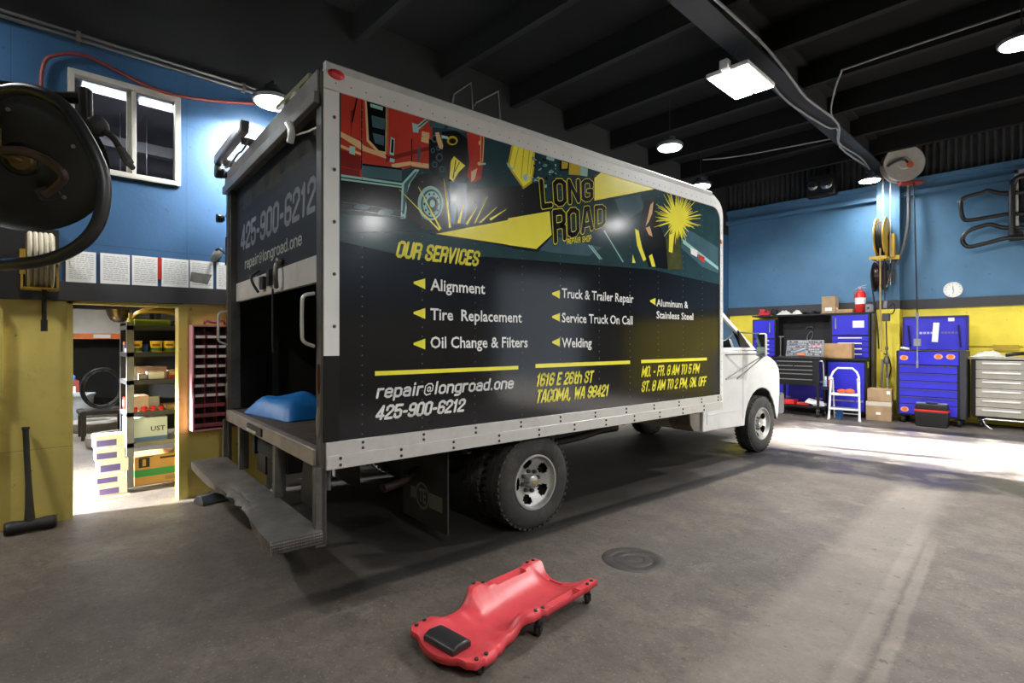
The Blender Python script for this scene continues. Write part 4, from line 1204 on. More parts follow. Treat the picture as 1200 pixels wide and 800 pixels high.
# lofted across the width so the nose rounds in at both sides
xs = [CX1, CX1 - 0.06, CX1 - 0.30, (CX0 + CX1) / 2, CX0 + 0.30, CX0 + 0.06, CX0]
def shape(k):
    out = []
    for y, z in low:
        e_ = min(k, 6 - k)
        dy = {0: -0.05, 1: 0.0, 2: 0.07, 3: 0.10}[e_] if y > 6.4 and z > 0.45 else 0
        dz = {0: -0.02, 1: 0.0, 2: 0.05, 3: 0.07}[e_] if z > 1.12 and y > 5.9 else 0
        out.append((y + dy, z + dz))
    return out
vs = [(x, y, z) for k, x in enumerate(xs) for y, z in shape(k)]
fs = [tuple(range(n)), tuple(6 * n + i for i in range(n - 1, -1, -1))]
for k in range(6):
    for i in range(n):
        j = (i + 1) % n
        fs.append((k * n + i, (k + 1) * n + i, (k + 1) * n + j, k * n + j))
cabm.add(vs, fs)
cab = cabm.build('cab_body', M_cabw, truck, smooth=35, bevel=0.012)
# dark wheel housings
for X0, X1 in ((CX1 - 0.5, CX1 - 0.012), (CX0 + 0.012, CX0 + 0.5)):
    wa = MB()
    aa = [(6.10 + 0.478 * math.cos(math.radians(a)), 0.40 + 0.478 * math.sin(math.radians(a))) for a in range(180, -1, -15)]
    ab = [(6.10 + 0.462 * math.cos(math.radians(a)), 0.40 + 0.462 * math.sin(math.radians(a))) for a in range(0, 181, 15)]
    wa.prism(aa + ab, 'x', X0, X1 + (0.0))
    wa.build('wheel_housing', M_blackm, cab, smooth=30)
def gx(z, sgn=1):                                # tumblehome of the glasshouse
    d = 0.015 + 0.17 * (z - 1.39)
    return CX1 - d if sgn == 1 else CX0 + d
go = [(4.62, 1.39), (5.98, 1.385), (5.10, 1.98), (4.88, 2.08), (4.62, 2.12)]
gi = [(4.70, 1.425), (5.84, 1.42), (5.07, 1.925), (4.86, 2.02), (4.70, 2.05)]
for sg in (1, -1):
    gf = MB()
    off = 0.035 * (1 if sg == 1 else -1)
    vs = [(gx(z, sg) - d * off, y, z) for d in (0, 1) for y, z in go + gi]
    fs = []
    for i in range(5):
        j = (i + 1) % 5
        fs += [(i, j, 5 + j, 5 + i), (10 + i, 15 + i, 15 + j, 10 + j), (i, 10 + i, 10 + j, j), (5 + i, 5 + j, 15 + j, 15 + i)]
    gf.add(vs, fs)
    gf.build('door_frame', M_cabw, cab, smooth=20, bevel=0.005)
    gl = MB()
    off2 = 0.018 * (1 if sg == 1 else -1)
    gl.poly([(gx(z, sg) - off2, y, z) for y, z in [(4.69, 1.415), (5.60, 1.412), (5.55, 1.62), (5.06, 1.935), (4.85, 2.03), (4.69, 2.06)]])
    gl.build('side_window', M_cglass, cab, smooth=0)
    sl = MB()
    w0 = gx(1.42, sg) - off * 0.4
    sl.prism([(5.58, 1.415), (5.86, 1.415), (5.53, 1.645)], 'x', min(w0, w0 - off * 0.5), max(w0, w0 - off * 0.5))
    sl.build('window_corner', M_black, cab, smooth=0)
rr = MB()
prf = [(4.62, 2.12), (4.88, 2.085), (5.10, 1.985), (5.09, 1.955), (4.88, 2.05), (4.62, 2.085)]
rr.add([(gx(2.05) if k == 0 else gx(2.05, -1), y, z) for k in (0, 1) for y, z in prf], [tuple(range(5, -1, -1)), tuple(range(6, 12))] + [(i, (i + 1) % 6, 6 + (i + 1) % 6, 6 + i) for i in range(6)])
rr.build('cab_roof', M_cabw, cab, smooth=20)
ws = MB(); ws.poly([(gx(1.40), 5.95, 1.40), (gx(1.97), 5.11, 1.97), (gx(1.97, -1), 5.11, 1.97), (gx(1.40, -1), 5.95, 1.40)])
ws.build('windscreen', M_cglass, cab, smooth=0)
MB().box(CX0 + 0.06, CX1 - 0.06, 4.60, 4.63, 1.38, 2.10).build('cab_back', mat('cab lining', '#5b5a57', 0.7, 0, 0.1), cab, smooth=0)
MB().box(CX0 + 0.08, CX1 - 0.08, 5.62, 5.92, 1.34, 1.44).build('dashboard', M_dgrey, cab, bevel=0.03)
sw = MB(); q = [(-1.85 + 0.19 * math.cos(a), 5.42 + 0.07 * math.sin(a), 1.52 + 0.175 * math.sin(a)) for a in [2 * PI * k / 24 for k in range(24)]]
sw.tube(q, 0.014, 8, closed=True); sw.cyl((-1.85, 5.42, 1.52), (-1.85, 5.66, 1.42), 0.025); sw.cyl((-2.03, 5.42, 1.52), (-1.67, 5.42, 1.52), 0.012)
sw.build('steering_wheel', M_blackm, cab)
# mirror on struts
mh = MB(); mh.obox((-0.12, 5.72, 1.455), (0.13, 0.06, 0.31)); mir = mh.build('mirror_housing', M_cabw, cab, bevel=0.03, seg=3)
MB().obox((-0.12, 5.687, 1.455), (0.11, 0.006, 0.285)).build('mirror_glass', mat('mirror glass', '#7d8a80', 0.05, 0.95, 0.05), mir, bevel=0.002)
ms_ = MB()
for a, b_ in (((-0.12, 5.72, 1.31), (-0.30, 5.14, 1.03)), ((-0.10, 5.73, 1.31), (-0.30, 5.42, 1.02)), ((-0.10, 5.72, 1.34), (-0.30, 5.13, 1.335)), ((-0.12, 5.72, 1.60), (-0.33, 5.55, 1.62))):
    ms_.cyl(a, b_, 0.009, n=8)
ms_.build('mirror_strut', M_steel, mir)
bm_ = MB(); bm_.prism([(CX0 - 0.0, 6.58), (CX1 + 0.0, 6.58), (CX1 + 0.0, 6.80), (CX1 - 0.25, 6.92), (CX0 + 0.25, 6.92), (CX0, 6.80)], 'z', 0.46, 0.76)
bm_.build('front_bumper', mat('bumper grey', '#4d4f52', 0.55, 0, 0.1), truck, bevel=0.03, seg=3)
MB().box(CX0 + 0.25, CX1 - 0.25, 6.76, 6.80, 0.80, 1.08).build('grille', M_black, cab, bevel=0.01)
for X in (CX0 + 0.1, CX1 - 0.32):
    MB().box(X, X + 0.22, 6.70, 6.775, 0.86, 1.06).build('headlamp', mat('headlamp', '#d8dde0', 0.1, 0.2, 0.05), cab, bevel=0.02)
sm = MB()
sm.box(CX1 - 0.002, CX1 + 0.0015, 5.58, 5.585, 0.5, 1.38); sm.box(CX1 - 0.002, CX1 + 0.0015, 4.70, 4.705, 0.5, 1.38)
sm.build('door_seam', M_dgrey, cab, smooth=0)
MB().box(CX1 - 0.005, CX1 + 0.003, 4.72, 5.56, 0.615, 0.622).build('sill_crease', M_cabw, cab, smooth=0)

# blue bag on the cargo floor
bg = MB()
NB = 16
vs = []
for i in range(NB + 1):
    for j in range(NB + 1):
        u, v = i / NB * 2 - 1, j / NB * 2 - 1
        h = (1 - abs(u) ** 3) * (1 - abs(v) ** 3)
        vs.append((u * 0.42, v * 0.26, 0.012 + 0.17 * h ** 0.6 * (1 + 0.10 * math.sin(4 * u + 3 * v) + 0.05 * math.sin(7 * v)) if abs(u) < 1 and abs(v) < 1 else 0.006))
fs = [(i * (NB + 1) + j, (i + 1) * (NB + 1) + j, (i + 1) * (NB + 1) + j + 1, i * (NB + 1) + j + 1) for i in range(NB) for j in range(NB)]
bot = len(vs)
vs += [(u * 0.42, v * 0.26, 0.0) for u, v in ((-1, -1), (1, -1), (1, 1), (-1, 1))]
fs.append((bot, bot + 3, bot + 2, bot + 1))
bg.add(vs, fs)
pos = TO + tR * (-1.72) + tF * 0.36 + Vector((0, 0, 0.856))
bag = bg.build('bag', mat('blue plastic bag', '#1868ab', 0.45, 0, 0.25, 7, 0.2, 14), None, loc=pos, rot=(0, 0, TYAW + 0.15), smooth=50)
tag(bag, 'bright blue plastic sack lying on the truck floor just inside the open rear door', 'bag')

# ------------------------------------------------------------------ left wall: papers, bin, hammer, hose, conduit
M_print = mat('faint print', '#a9acb0', 0.7, 0, 0.05)
paper_spans = [(0.335, 0.535, 'leftmost white notice sheet standing on the dark board, just right of the coiled reel'), (0.565, 0.775, 'white notice sheet with a punched left edge, second from the left on the dark board'),
               (0.79, 0.985, 'white notice sheet directly left of the red tag on the dark board'), (1.015, 1.235, 'white notice sheet directly right of the red tag on the dark board'),
               (1.245, 1.445, 'white notice sheet with a grey photo block on the dark board'), (1.475, 1.70, 'white notice sheet half hidden behind the truck post on the dark board')]
random.seed(11)
for k, (a, b_, lab) in enumerate(paper_spans):
    z0 = 2.003 + 0.014 * (a - 0.3)
    p = MB(); p.box(XL + 0.002, XL + 0.006, a, b_, z0, z0 + 0.265, 0)
    for j in range(13):
        zz = z0 + 0.235 - j * 0.017
        x = a + 0.02
        while x < b_ - 0.03:
            w_ = random.uniform(0.012, 0.05)
            if k == 5 and x > 1.6: break
            p.poly([(XL + 0.0065, x, zz), (XL + 0.0065, min(x + w_, b_ - 0.015), zz), (XL + 0.0065, min(x + w_, b_ - 0.015), zz + 0.005), (XL + 0.0065, x, zz + 0.005)], 1)
            x += w_ + 0.008
    if k == 4:
        p.poly([(XL + 0.007, a + 0.0, z0 + 0.06), (XL + 0.007, b_ - 0.05, z0 + 0.04), (XL + 0.007, b_ - 0.01, z0 + 0.14), (XL + 0.007, a + 0.01, z0 + 0.15)], 2)
    o = p.build('paper_sheet', [M_paper, M_print, mat('photo grey', '#6f7068', 0.6, 0, 0.4, 12)], smooth=0, weld=False)
    tag(o, lab, 'paper', 'notice sheets on the left wall')
o = MB().box(XL + 0.003, XL + 0.006, 0.984, 1.018, 2.075, 2.275).build('red_tag', M_red, smooth=0)
tag(o, 'narrow red tag between two white notice sheets on the left wall', 'tag')

# parts bin: pink cabinet with ten rows of open pigeonholes
pb = thing('parts_bin', 'faded pink pigeonhole parts cabinet on the yellow wall right of the doorway', 'cabinet', (XL + 0.012, 1.235, 0.655))
M_pink = mat('faded pink', '#c98f98', 0.55, 0, 0.12, 4, dirt='#a86570', dirt_amt=0.4)
M_dred = mat('dull red shelf', '#a04850', 0.55, 0, 0.15, 5)
q = MB()
Wd, Hh, Dp = 0.62, 1.0, 0.155
q.prism([(0, 0), (Dp, 0), (Dp, 0.30), (Dp - 0.03, 0.36), (Dp - 0.045, 0.45), (Dp - 0.02, 0.52), (Dp - 0.02, Hh), (0, Hh)], 'y', 0, 0.012)
q.prism([(0, 0), (Dp, 0), (Dp, 0.30), (Dp - 0.03, 0.36), (Dp - 0.045, 0.45), (Dp - 0.02, 0.52), (Dp - 0.02, Hh), (0, Hh)], 'y', Wd - 0.012, Wd)
q.box(0, Dp, 0.012, Wd - 0.012, 0, 0.012); q.box(0, Dp - 0.02, 0.012, Wd - 0.012, Hh - 0.012, Hh)
q.build('carcass', M_pink, pb, smooth=0, weld=False)
MB().box(0, 0.006, 0.012, Wd - 0.012, 0.012, Hh - 0.012).build('back_panel', mat('bin inside', '#3a2226', 0.7, 0, 0.2), pb, smooth=0)
for k in range(10):
    z = 0.05 + k * 0.093
    sh = MB(); d = Dp - (0.002 if z < 0.3 else 0.05 if z < 0.5 else 0.022)
    sh.box(0.006, d, 0.012, Wd - 0.012, z - 0.005, z); sh.box(d - 0.006, d, 0.012, Wd - 0.012, z - 0.014, z + 0.018)
    so_ = sh.build('shelf', M_dred, pb, smooth=0, weld=False)
    if k >= 3:
        lb_ = MB()
        for c in range(6):
            lb_.box(d, d + 0.0015, 0.03 + c * 0.098, 0.105 + c * 0.098, z - 0.010, z + 0.014)
        lb_.build('label_strip', M_paper, so_, smooth=0, weld=False)
dv = MB()
for c in range(1, 6):
    dv.box(0.006, Dp - 0.055, 0.012 + c * 0.0993 - 0.003, 0.012 + c * 0.0993 + 0.003, 0.05, Hh - 0.03)
dv.build('divider', M_dred, pb, smooth=0, weld=False)
o = MB().tube([(0.05, 0.12, 0), (0.07, 0.13, 0.03), (0.05, 0.20, 0.02), (0.07, 0.28, 0.03), (0.05, 0.30, 0.0)], 0.012, 8, 0, 4).build('red_strap', M_dred, None, loc=(XL + 0.012, 1.235, 1.668))
tag(o, 'crumpled dull red strap on top of the pink parts cabinet', 'strap')

# long handled mallet leaning on the yellow wall
hm = thing('sledge_hammer', 'black long handled sledge hammer standing on its head against the yellow wall', 'hammer', (XL + 0.16, 0.115, 0))
hd = MB(); hd.lathe([(0.0, -0.155), (0.042, -0.155), (0.050, -0.145), (0.052, -0.10), (0.044, -0.05), (0.044, 0.05), (0.052, 0.10), (0.050, 0.145), (0.042, 0.155), (0.0, 0.155)], (0, 0, 0.053), 'y', 20)
hd.build('hammer_head', mat('hammer iron', '#262626', 0.5, 0.4, 0.25, 10), hm)
lean = -0.115
hn = MB(); hn.rings([((0, -0.005, 0.06), 0.036), ((lean * 0.15, -0.008, 0.20), 0.027), ((lean * 0.4, -0.012, 0.36), 0.021), ((lean * 0.7, -0.02, 0.56), 0.020), ((lean, -0.028, 0.79), 0.021), ((lean, -0.028, 0.80), 0.026), ((lean * 1.02, -0.028, 0.815), 0.024)], 14)
hn.build('handle', M_rubber, hm)

# red air line and twin conduit along the top of the wall
o = MB().tube([on_x(px, py, XL + 0.03) for px, py in ((46, 140), (48, 105), (50, 80), (60, 66), (95, 64), (130, 79), (165, 97), (200, 110), (250, 118), (292, 121), (330, 124))], 0.014, 8, 0, 5).build('air_hose', mat('red hose', '#7e2a1c', 0.5, 0, 0.15))
tag(o, 'dull red air hose sagging across the blue wall above the window', 'hose')
cd = MB()
for dz in (0, 0.045):
    cd.cyl((XL + 0.03, -1.5, 4.055 + dz), (XL + 0.03, 6.5, 4.055 + dz), 0.014, n=10)
for k in range(6):
    cd.box(XL, XL + 0.05, -0.9 + k * 1.3, -0.87 + k * 1.3, 4.03, 4.12)
o = cd.build('wall_conduit', mat('conduit grey', '#6f6e6c', 0.5, 0.3, 0.1))
tag(o, 'pair of grey conduits running along the top of the left wall', 'conduit')
# rope reel on the wall below the big reel
rr_ = thing('wall_reel', 'small yellow framed reel of pale cord on the left wall beside the first notice sheet', 'reel', (XL + 0.04, 0.17, 2.14))
c = MB(); c.lathe([(0.05, -0.085), (0.20, -0.085), (0.20, -0.075), (0.06, -0.075)], (0.17, 0, 0), 'y', 28); c.lathe([(0.05, 0.085), (0.20, 0.085), (0.20, 0.075), (0.06, 0.075)], (0.17, 0, 0), 'y', 28)
c.build('reel_flange', mat('reel brown', '#5a4a28', 0.5, 0.3, 0.2), rr_)
c = MB()
for k in range(5):
    n = 26
    c.tube([(0.17 + 0.205 * math.cos(2 * PI * i / n), -0.062 + k * 0.031, 0.205 * math.sin(2 * PI * i / n)) for i in range(n)], 0.0165, 8, closed=True)
c.build('cord_coil', mat('pale cord', '#9a927c', 0.7, 0, 0.1), rr_)
MB().box(0, 0.02, -0.12, 0.12, -0.10, 0.10).box(0, 0.20, -0.115, -0.10, -0.03, 0.03).box(0, 0.20, 0.10, 0.115, -0.03, 0.03).box(0.10, 0.30, -0.11, 0.11, -0.235, -0.222).box(0.10, 0.12, -0.115, -0.10, -0.23, 0.0).box(0.10, 0.12, 0.10, 0.115, -0.23, 0.0).build('reel_frame', mat('reel yellow', '#a98a2a', 0.5, 0.1, 0.2), rr_, smooth=0, weld=False)
MB().tube([(0.24, 0.02, -0.22), (0.24, 0.02, -0.30), (0.235, 0.02, -0.47)], 0.016, 8).lathe([(0.0, -0.56), (0.022, -0.56), (0.022, -0.47), (0.0, -0.47)], (0.235, 0.02, 0), 'z', 10).build('cord_end', M_dsteel, rr_)
MB().box(-0.04, 0.0, -0.3, 0.12, -0.3, 0.28).build('mounting_board', M_black, rr_, smooth=0)

# tyre chock on the floor by the step
o = MB().prism([(-0.09, 0), (0.09, 0), (0.08, 0.035), (0.03, 0.085), (-0.03, 0.085), (-0.08, 0.035)], 'y', -0.12, 0.12).lathe([(0.022, 0.121), (0.0, 0.121)], (0, 0, 0.04), 'y', 12, 1)
o = o.build('wheel_chock', [mat('chock rubber', '#4f5357', 0.7, 0, 0.15), M_blackm], None, loc=(-5.52, 1.36, 0), rot=(0, 0, math.radians(15)), bevel=0.008)
tag(o, 'grey rubber wheel chock on the floor beyond the truck step', 'chock')

# ------------------------------------------------------------------ store room behind the doorway
sp_d = bpy.data.lights.new('store_light', 'AREA'); sp_d.energy = 60; sp_d.shape = 'RECTANGLE'; sp_d.size = 0.5; sp_d.size_y = 1.4; sp_d.color = (1, 0.97, 0.93)
sl_t = thing('store_light', 'ceiling panel light added to light the store room, above the doorway and out of view', 'light', (-7.6, -0.6, 2.495))  # unseen panel, added as general light for the room
MB().box(-0.28, 0.28, -0.73, 0.73, -0.005, 0.04).build('housing', M_white, sl_t)
MB().box(-0.25, 0.25, -0.70, 0.70, -0.015, -0.005).build('lens', M_lens, sl_t)
slo = bpy.data.objects.new('store_lamp', sp_d); C.objects.link(slo); slo.parent = sl_t; slo.location = (0, 0, -0.03); sp_d.spread = math.radians(110)
sp2 = bpy.data.lights.new('store_light', 'AREA'); sp2.energy = 90; sp2.shape = 'RECTANGLE'; sp2.size = 0.4; sp2.size_y = 1.2
sl_2 = thing('store_light', 'ceiling panel light at the far end of the store room, out of view', 'light', (-11.2, 0.6, 2.495))
MB().box(-0.28, 0.28, -0.73, 0.73, -0.005, 0.04).build('housing', M_white, sl_2); MB().box(-0.25, 0.25, -0.70, 0.70, -0.015, -0.005).build('lens', M_lens, sl_2)
o = bpy.data.objects.new('store_lamp', sp2); C.objects.link(o); o.parent = sl_2; o.location = (0, 0, -0.03)

wk = thing('added_store_light', 'unseen tripod lamp added to brighten the store room floor, left of the doorway', 'lamp', (-6.6, -1.9, 0))  # unseen lamp, added to whiten the floor inside the doorway
MB().tube([(-0.3, 0, 0), (0, 0, 0.55), (0.3, 0, 0)], 0.015, 8).tube([(0, -0.3, 0), (0, 0, 0.55)], 0.015, 8).cyl((0, 0, 0.55), (0, 0, 1.15), 0.015).build('tripod', M_yel, wk)
MB().box(-0.14, 0.14, -0.06, 0.03, 1.15, 1.37).build('lamp_housing', M_black, wk, bevel=0.01)
MB().box(-0.12, 0.12, 0.03, 0.04, 1.17, 1.35).build('lens', M_lens, wk)
wk_d = bpy.data.lights.new('work_lamp', 'SPOT'); wk_d.energy = 4600; wk_d.spot_size = math.radians(66); wk_d.spot_blend = 0.6; wk_d.shadow_soft_size = 0.1
wk_o = bpy.data.objects.new('work_lamp', wk_d); C.objects.link(wk_o); wk_o.parent = wk; wk_o.location = (0, 0.12, 1.26); wk_o.rotation_euler = Vector((0.0, 2.2, -1.25)).to_track_quat('-Z', 'Y').to_euler()

SX0, SX1, SY0, SY1 = -7.10, -6.62, 0.86, 1.78
su = thing('shelving_unit', 'grey steel five tier shelving unit stocked with cartons inside the doorway', 'shelf', (SX1, SY0, 0))
M_shelf = mat('shelf grey', '#77787a', 0.5, 0.3, 0.1); M_sheld = mat('shelf dark', '#3a3b3e', 0.5, 0.3, 0.15)
DX = SX1 - SX0; DYs = SY1 - SY0
for (ux, uy) in ((0, 0), (-DX, 0), (0, DYs), (-DX, DYs)):
    u = MB(); sx_ = -1 if ux == 0 else 1; sy_ = 1 if uy == 0 else -1
    u.box(min(ux, ux + sx_ * 0.05), max(ux, ux + sx_ * 0.05), min(uy, uy + sy_ * 0.004), max(uy, uy + sy_ * 0.004), 0, 1.70)
    u.box(min(ux, ux + sx_ * 0.004), max(ux, ux + sx_ * 0.004), min(uy, uy + sy_ * 0.06), max(uy, uy + sy_ * 0.06), 0, 1.70)
    u.build('upright', M_shelf if ux == 0 else M_sheld, su, smooth=0, weld=False)
SZ = [0.455, 0.77, 1.10, 1.387, 1.665]
for k, z in enumerate(SZ):
    s_ = MB(); s_.box(-DX + 0.006, -0.006, 0.006, DYs - 0.006, z - 0.015, z, 0); s_.box(-0.006, 0.0, 0.0, DYs, z - 0.045, z, 1); s_.box(-DX, -DX + 0.006, 0, DYs, z - 0.045, z, 1); s_.box(-DX, 0, -0.002, 0.004, z - 0.045, z, 1); s_.box(-DX, 0, DYs - 0.004, DYs, z - 0.045, z, 1)
    s_.build('shelf', [mat('shelf board', '#b9b7b2', 0.6, 0, 0.08), M_sheld if k > 0 else M_shelf], su, smooth=0, weld=False)
MB().box(-DX - 0.004, -DX, 0.06, DYs - 0.06, 0.5, 1.66).build('back_sheet', M_blackm, su, smooth=0)

def carton(name, lab, x0, x1, y0, y1, z0, z1, m=M_card, bands=(), group=None, cat='box', rz=0.0, flaps=True):
    cx, cy = (x0 + x1) / 2, (y0 + y1) / 2
    e = thing(name, lab, cat, (cx, cy, z0), rz, group)
    hx, hy, hz = (x1 - x0) / 2, (y1 - y0) / 2, z1 - z0
    b_ = MB(); b_.box(-hx, hx, -hy, hy, 0, hz); b_.build('box_body', m, e, bevel=0.004)
    for a0, a1, h0, h1, mm_ in bands:               # printed panels on the faces, as fractions
        MB().box(hx - 0.001, hx + 0.0012, -hy + a0 * 2 * hy, -hy + a1 * 2 * hy, h0 * hz, h1 * hz).build('printed_panel', mm_, e, smooth=0)
        MB().box(-hx + a0 * 2 * hx, -hx + a1 * 2 * hx, -hy - 0.0012, -hy + 0.001, h0 * hz, h1 * hz).build('printed_panel', mm_, e, smooth=0)
    if flaps:
        MB().box(-hx, hx, -0.02, 0.02, hz - 0.001, hz + 0.0012).build('tape', M_cardw if m is not M_paper else M_paper, e, smooth=0)
    return e
M_purple = mat('carton violet', '#5b55a8', 0.6, 0, 0.1); M_cwhite = mat('carton white', '#dcdbe2', 0.6, 0, 0.04); M_corg = mat('carton tan', '#c79a5b', 0.7, 0, 0.08)
# stack of white and violet cartons at the foot of the shelf
zc = 0.0
stack_l = ['bottom', 'second from the bottom', 'middle', 'second from the top', 'topmost']
for k in range(5):
    h = (0.115, 0.10, 0.13, 0.115, 0.12)[k]
    dx, dy = (0.0, 0.01, -0.01, 0.01, -0.02)[k], (0.0, -0.01, 0.01, -0.015, -0.02)[k]
    pan = [(0.06, 0.72, 0.12, 0.62, M_purple)]
    e = carton('oil_filter_carton', 'white and violet carton, %s of the stack before the shelving' % stack_l[k], -6.59 + dx, -6.41 + dx, 0.60 + dy, 0.835 + dy, zc, zc + h, M_cwhite, pan, 'white and violet cartons', rz=(0.02, -0.03, 0.04, -0.02, 0.05)[k])
    zc += h + 0.0015
o = MB().box(-0.18, 0.12, -0.15, 0.15, 0, 0.004).build('cardboard_sheet', M_card, None, loc=(-6.42, 0.70, -0.0))
o.location.z = 0.0; tag(o, 'flat cardboard sheet under the stack of white and violet cartons', 'cardboard')
for e in [q_ for q_ in C.objects if q_.name.startswith('oil_filter_carton')]:
    e.location.z += 0.0045
carton('large_carton', 'tan carton with a green stripe and a black number panel under the lowest shelf', -7.0, -6.64, 0.93, 1.33, 0.0, 0.30, M_corg, [(0.0, 1.0, 0.30, 0.55, mat('carton green', '#3f9e5a', 0.6, 0, 0.05)), (0.08, 0.32, 0.62, 0.95, M_black), (0.66, 0.95, 0.10, 0.24, M_cardw), (0.55, 0.9, 0.86, 0.93, M_black), (0.08, 0.4, 0.965, 0.99, M_black)])
NM = MB(); put_text(NM, '1', lambda u, v: (-6.6385 + 0.0012, u, v), 0.995, 1.025, 0.20, 0.07, 0.05)
o = NM.build('carton_number', M_corg, None, smooth=0, weld=False)
par = [q_ for q_ in C.objects if q_.name.startswith('large_carton')][0]
o.parent = par; o.location = -Vector(par.location)
carton('carton', 'dark brown carton beside the tan numbered carton under the lowest shelf', -7.0, -6.66, 1.36, 1.70, 0.0, 0.28, mat('brown carton', '#7b5a3a', 0.75, 0, 0.15), [(0.05, 0.6, 0.2, 0.4, M_black)])
e = carton('blue_carton', 'large pale blue and white carton on the lowest shelf behind the stack', -7.05, -6.66, 0.88, 1.22, 0.4565, 0.70, mat('carton ice blue', '#c3d3dc', 0.6, 0, 0.05), [(0.0, 1.0, 0.02, 0.18, mat('carton blue', '#4b73b8', 0.6, 0, 0.05))])
BT = MB(); put_text(BT, 'UST', lambda u, v: (0.1967, u, v), 0.02, 0.15, 0.10, 0.05, 0.02)
BT.build('carton_lettering', M_dgrey, e, smooth=0, weld=False)
# fourth shelf: opened cartons, red parts, paper
carton('small_carton', 'upright open tan carton at the left end of the second shelf from below', -6.95, -6.68, 0.90, 1.06, 0.7715, 0.93, M_cardw)
carton('small_carton', 'narrow red and white carton at the left end of the second shelf from below', -7.08, -6.97, 0.88, 1.0, 0.7715, 0.90, M_red, [(0.2, 0.8, 0.3, 0.7, M_paper)])
o = MB().obox((0, 0, 0.065), (0.01, 0.10, 0.13), (0, -0.25, 0)).build('paper_pad', M_paper, None, loc=(-6.85, 1.13, 0.773), rot=(0, 0, 0)); tag(o, 'pale paper pad propped up behind the red parts on the shelf', 'paper')
random.seed(5)
for k, yy in enumerate((0.93, 1.01, 1.09, 1.16)):
    h = MB(); h.lathe([(0.0, 0.0), (0.024, 0.0), (0.026, 0.02), (0.020, 0.03), (0.028, 0.034), (0.022, 0.05), (0.0, 0.052)], n=12)
    if k % 2: h.cyl((0.0, 0, 0.025), (0.05, 0.01, 0.02), 0.012)
    o = h.build('brake_part', M_red, None, loc=(-6.65, yy, 0.7715), rot=(0, 0, k))
    tag(o, ['red metal fitting at the left end of the row on the second shelf', 'red metal fitting with a stub, second in the row on the second shelf', 'red metal fitting third in the row on the second shelf', 'red metal fitting at the right end of the row on the second shelf'][k], 'part', 'red fittings on the shelf')
carton('small_carton', 'long flat tan carton at the right of the second shelf from below', -6.90, -6.66, 1.20, 1.50, 0.7715, 0.82, M_cardw)
# third shelf: bottle and cartons
bt = thing('spray_bottle', 'white bottle with a black cap at the left of the middle shelf', 'bottle', (-6.68, 0.925, 1.101))
MB().lathe([(0.0, 0), (0.032, 0), (0.034, 0.01), (0.034, 0.11), (0.020, 0.135), (0.013, 0.14), (0.0, 0.14)], n=18).build('bottle_body', M_paper, bt); MB().lathe([(0.015, 0.138), (0.015, 0.17), (0.0, 0.172)], n=14).build('cap', M_black, bt)
carton('small_carton', 'white carton at the middle of the middle shelf', -6.82, -6.65, 1.05, 1.19, 1.1015, 1.18, M_cwhite)
carton('small_carton', 'grey white carton beside the white bottle on the middle shelf', -6.80, -6.68, 0.97, 1.04, 1.1015, 1.16, mat('carton grey', '#b9b4ae', 0.6, 0, 0.1))
carton('small_carton', 'long brown carton at the back of the middle shelf', -7.03, -6.84, 0.95, 1.25, 1.1015, 1.23, mat('brown carton', '#7b5a3a', 0.75, 0, 0.15))
carton('small_carton', 'tan and red carton at the right of the middle shelf', -6.82, -6.66, 1.24, 1.37, 1.1015, 1.19, M_cardw, [(0.0, 1.0, 0.0, 0.45, M_red)])
# second shelf: three yellow tins
for k, (yy, lab) in enumerate(((0.945, 'leftmost of the three yellow and green tins on the shelf'), (1.125, 'middle one of the three yellow and green tins on the shelf'), (1.245, 'rightmost of the three yellow and green tins on the shelf'))):
    tn = thing('tin', lab, 'tin', (-6.70, yy, 1.388), 0, 'yellow tins on the shelf')
    MB().lathe([(0.0, 0), (0.055, 0), (0.057, 0.004), (0.057, 0.012), (0.055, 0.015), (0.055, 0.105), (0.058, 0.11), (0.058, 0.116), (0.0, 0.116)], n=24).build('tin_body', mat('tin yellow', '#e6c739', 0.4, 0, 0.05), tn)
    MB().lathe([(0.0557, 0.016), (0.0557, 0.045)], n=24, skip=lambda i, k_: False).build('green_band', mat('tin green', '#3d7f4f', 0.4, 0, 0.1), tn)
    MB().lathe([(0.0557, 0.062), (0.0557, 0.088)], n=24, skip=lambda i, k_: not (k_ % 24 in (21, 22, 23, 0, 1))).build('tin_label', mat('tin red', '#a4472a', 0.4, 0, 0.2), tn, smooth=0)
    MB().lathe([(0.056, 0.113), (0.056, 0.119), (0.0, 0.119)], n=24).build('lid', M_paper, tn)
tg = thing('blue_jar', 'small blue jar between the left and middle yellow tins', 'jar', (-6.72, 1.035, 1.388))
MB().lathe([(0.0, 0), (0.026, 0), (0.026, 0.06), (0.02, 0.066), (0.0, 0.066)], n=16).build('jar_body', mat('jar blue', '#3c62b0', 0.4, 0, 0.1), tg); MB().lathe([(0.027, 0.062), (0.027, 0.08), (0.0, 0.08)], n=16).build('lid', M_blue, tg)
o = MB().ball((0, 0, 0.055), (0.07, 0.06, 0.055), 14).tube([(0.05, 0, 0.09), (0.08, 0.02, 0.13), (0.05, 0.07, 0.13), (0.02, 0.08, 0.06)], 0.012, 8, 0, 4).build('grease_pot', M_black, None, loc=(-6.72, 1.37, 1.388)); tag(o, 'black pot with a bent handle right of the yellow tins', 'pot')
carton('small_carton', 'dark blue carton at the left end of the shelf with the yellow tins', -7.06, -6.90, 0.88, 0.99, 1.388, 1.50, mat('carton navy', '#454a73', 0.6, 0, 0.15), [(0.1, 0.9, 0.7, 0.95, M_orange)])
carton('small_carton', 'low white carton in front of the dark blue carton on the tin shelf', -6.86, -6.72, 0.87, 0.90, 1.388, 1.43, M_cwhite)
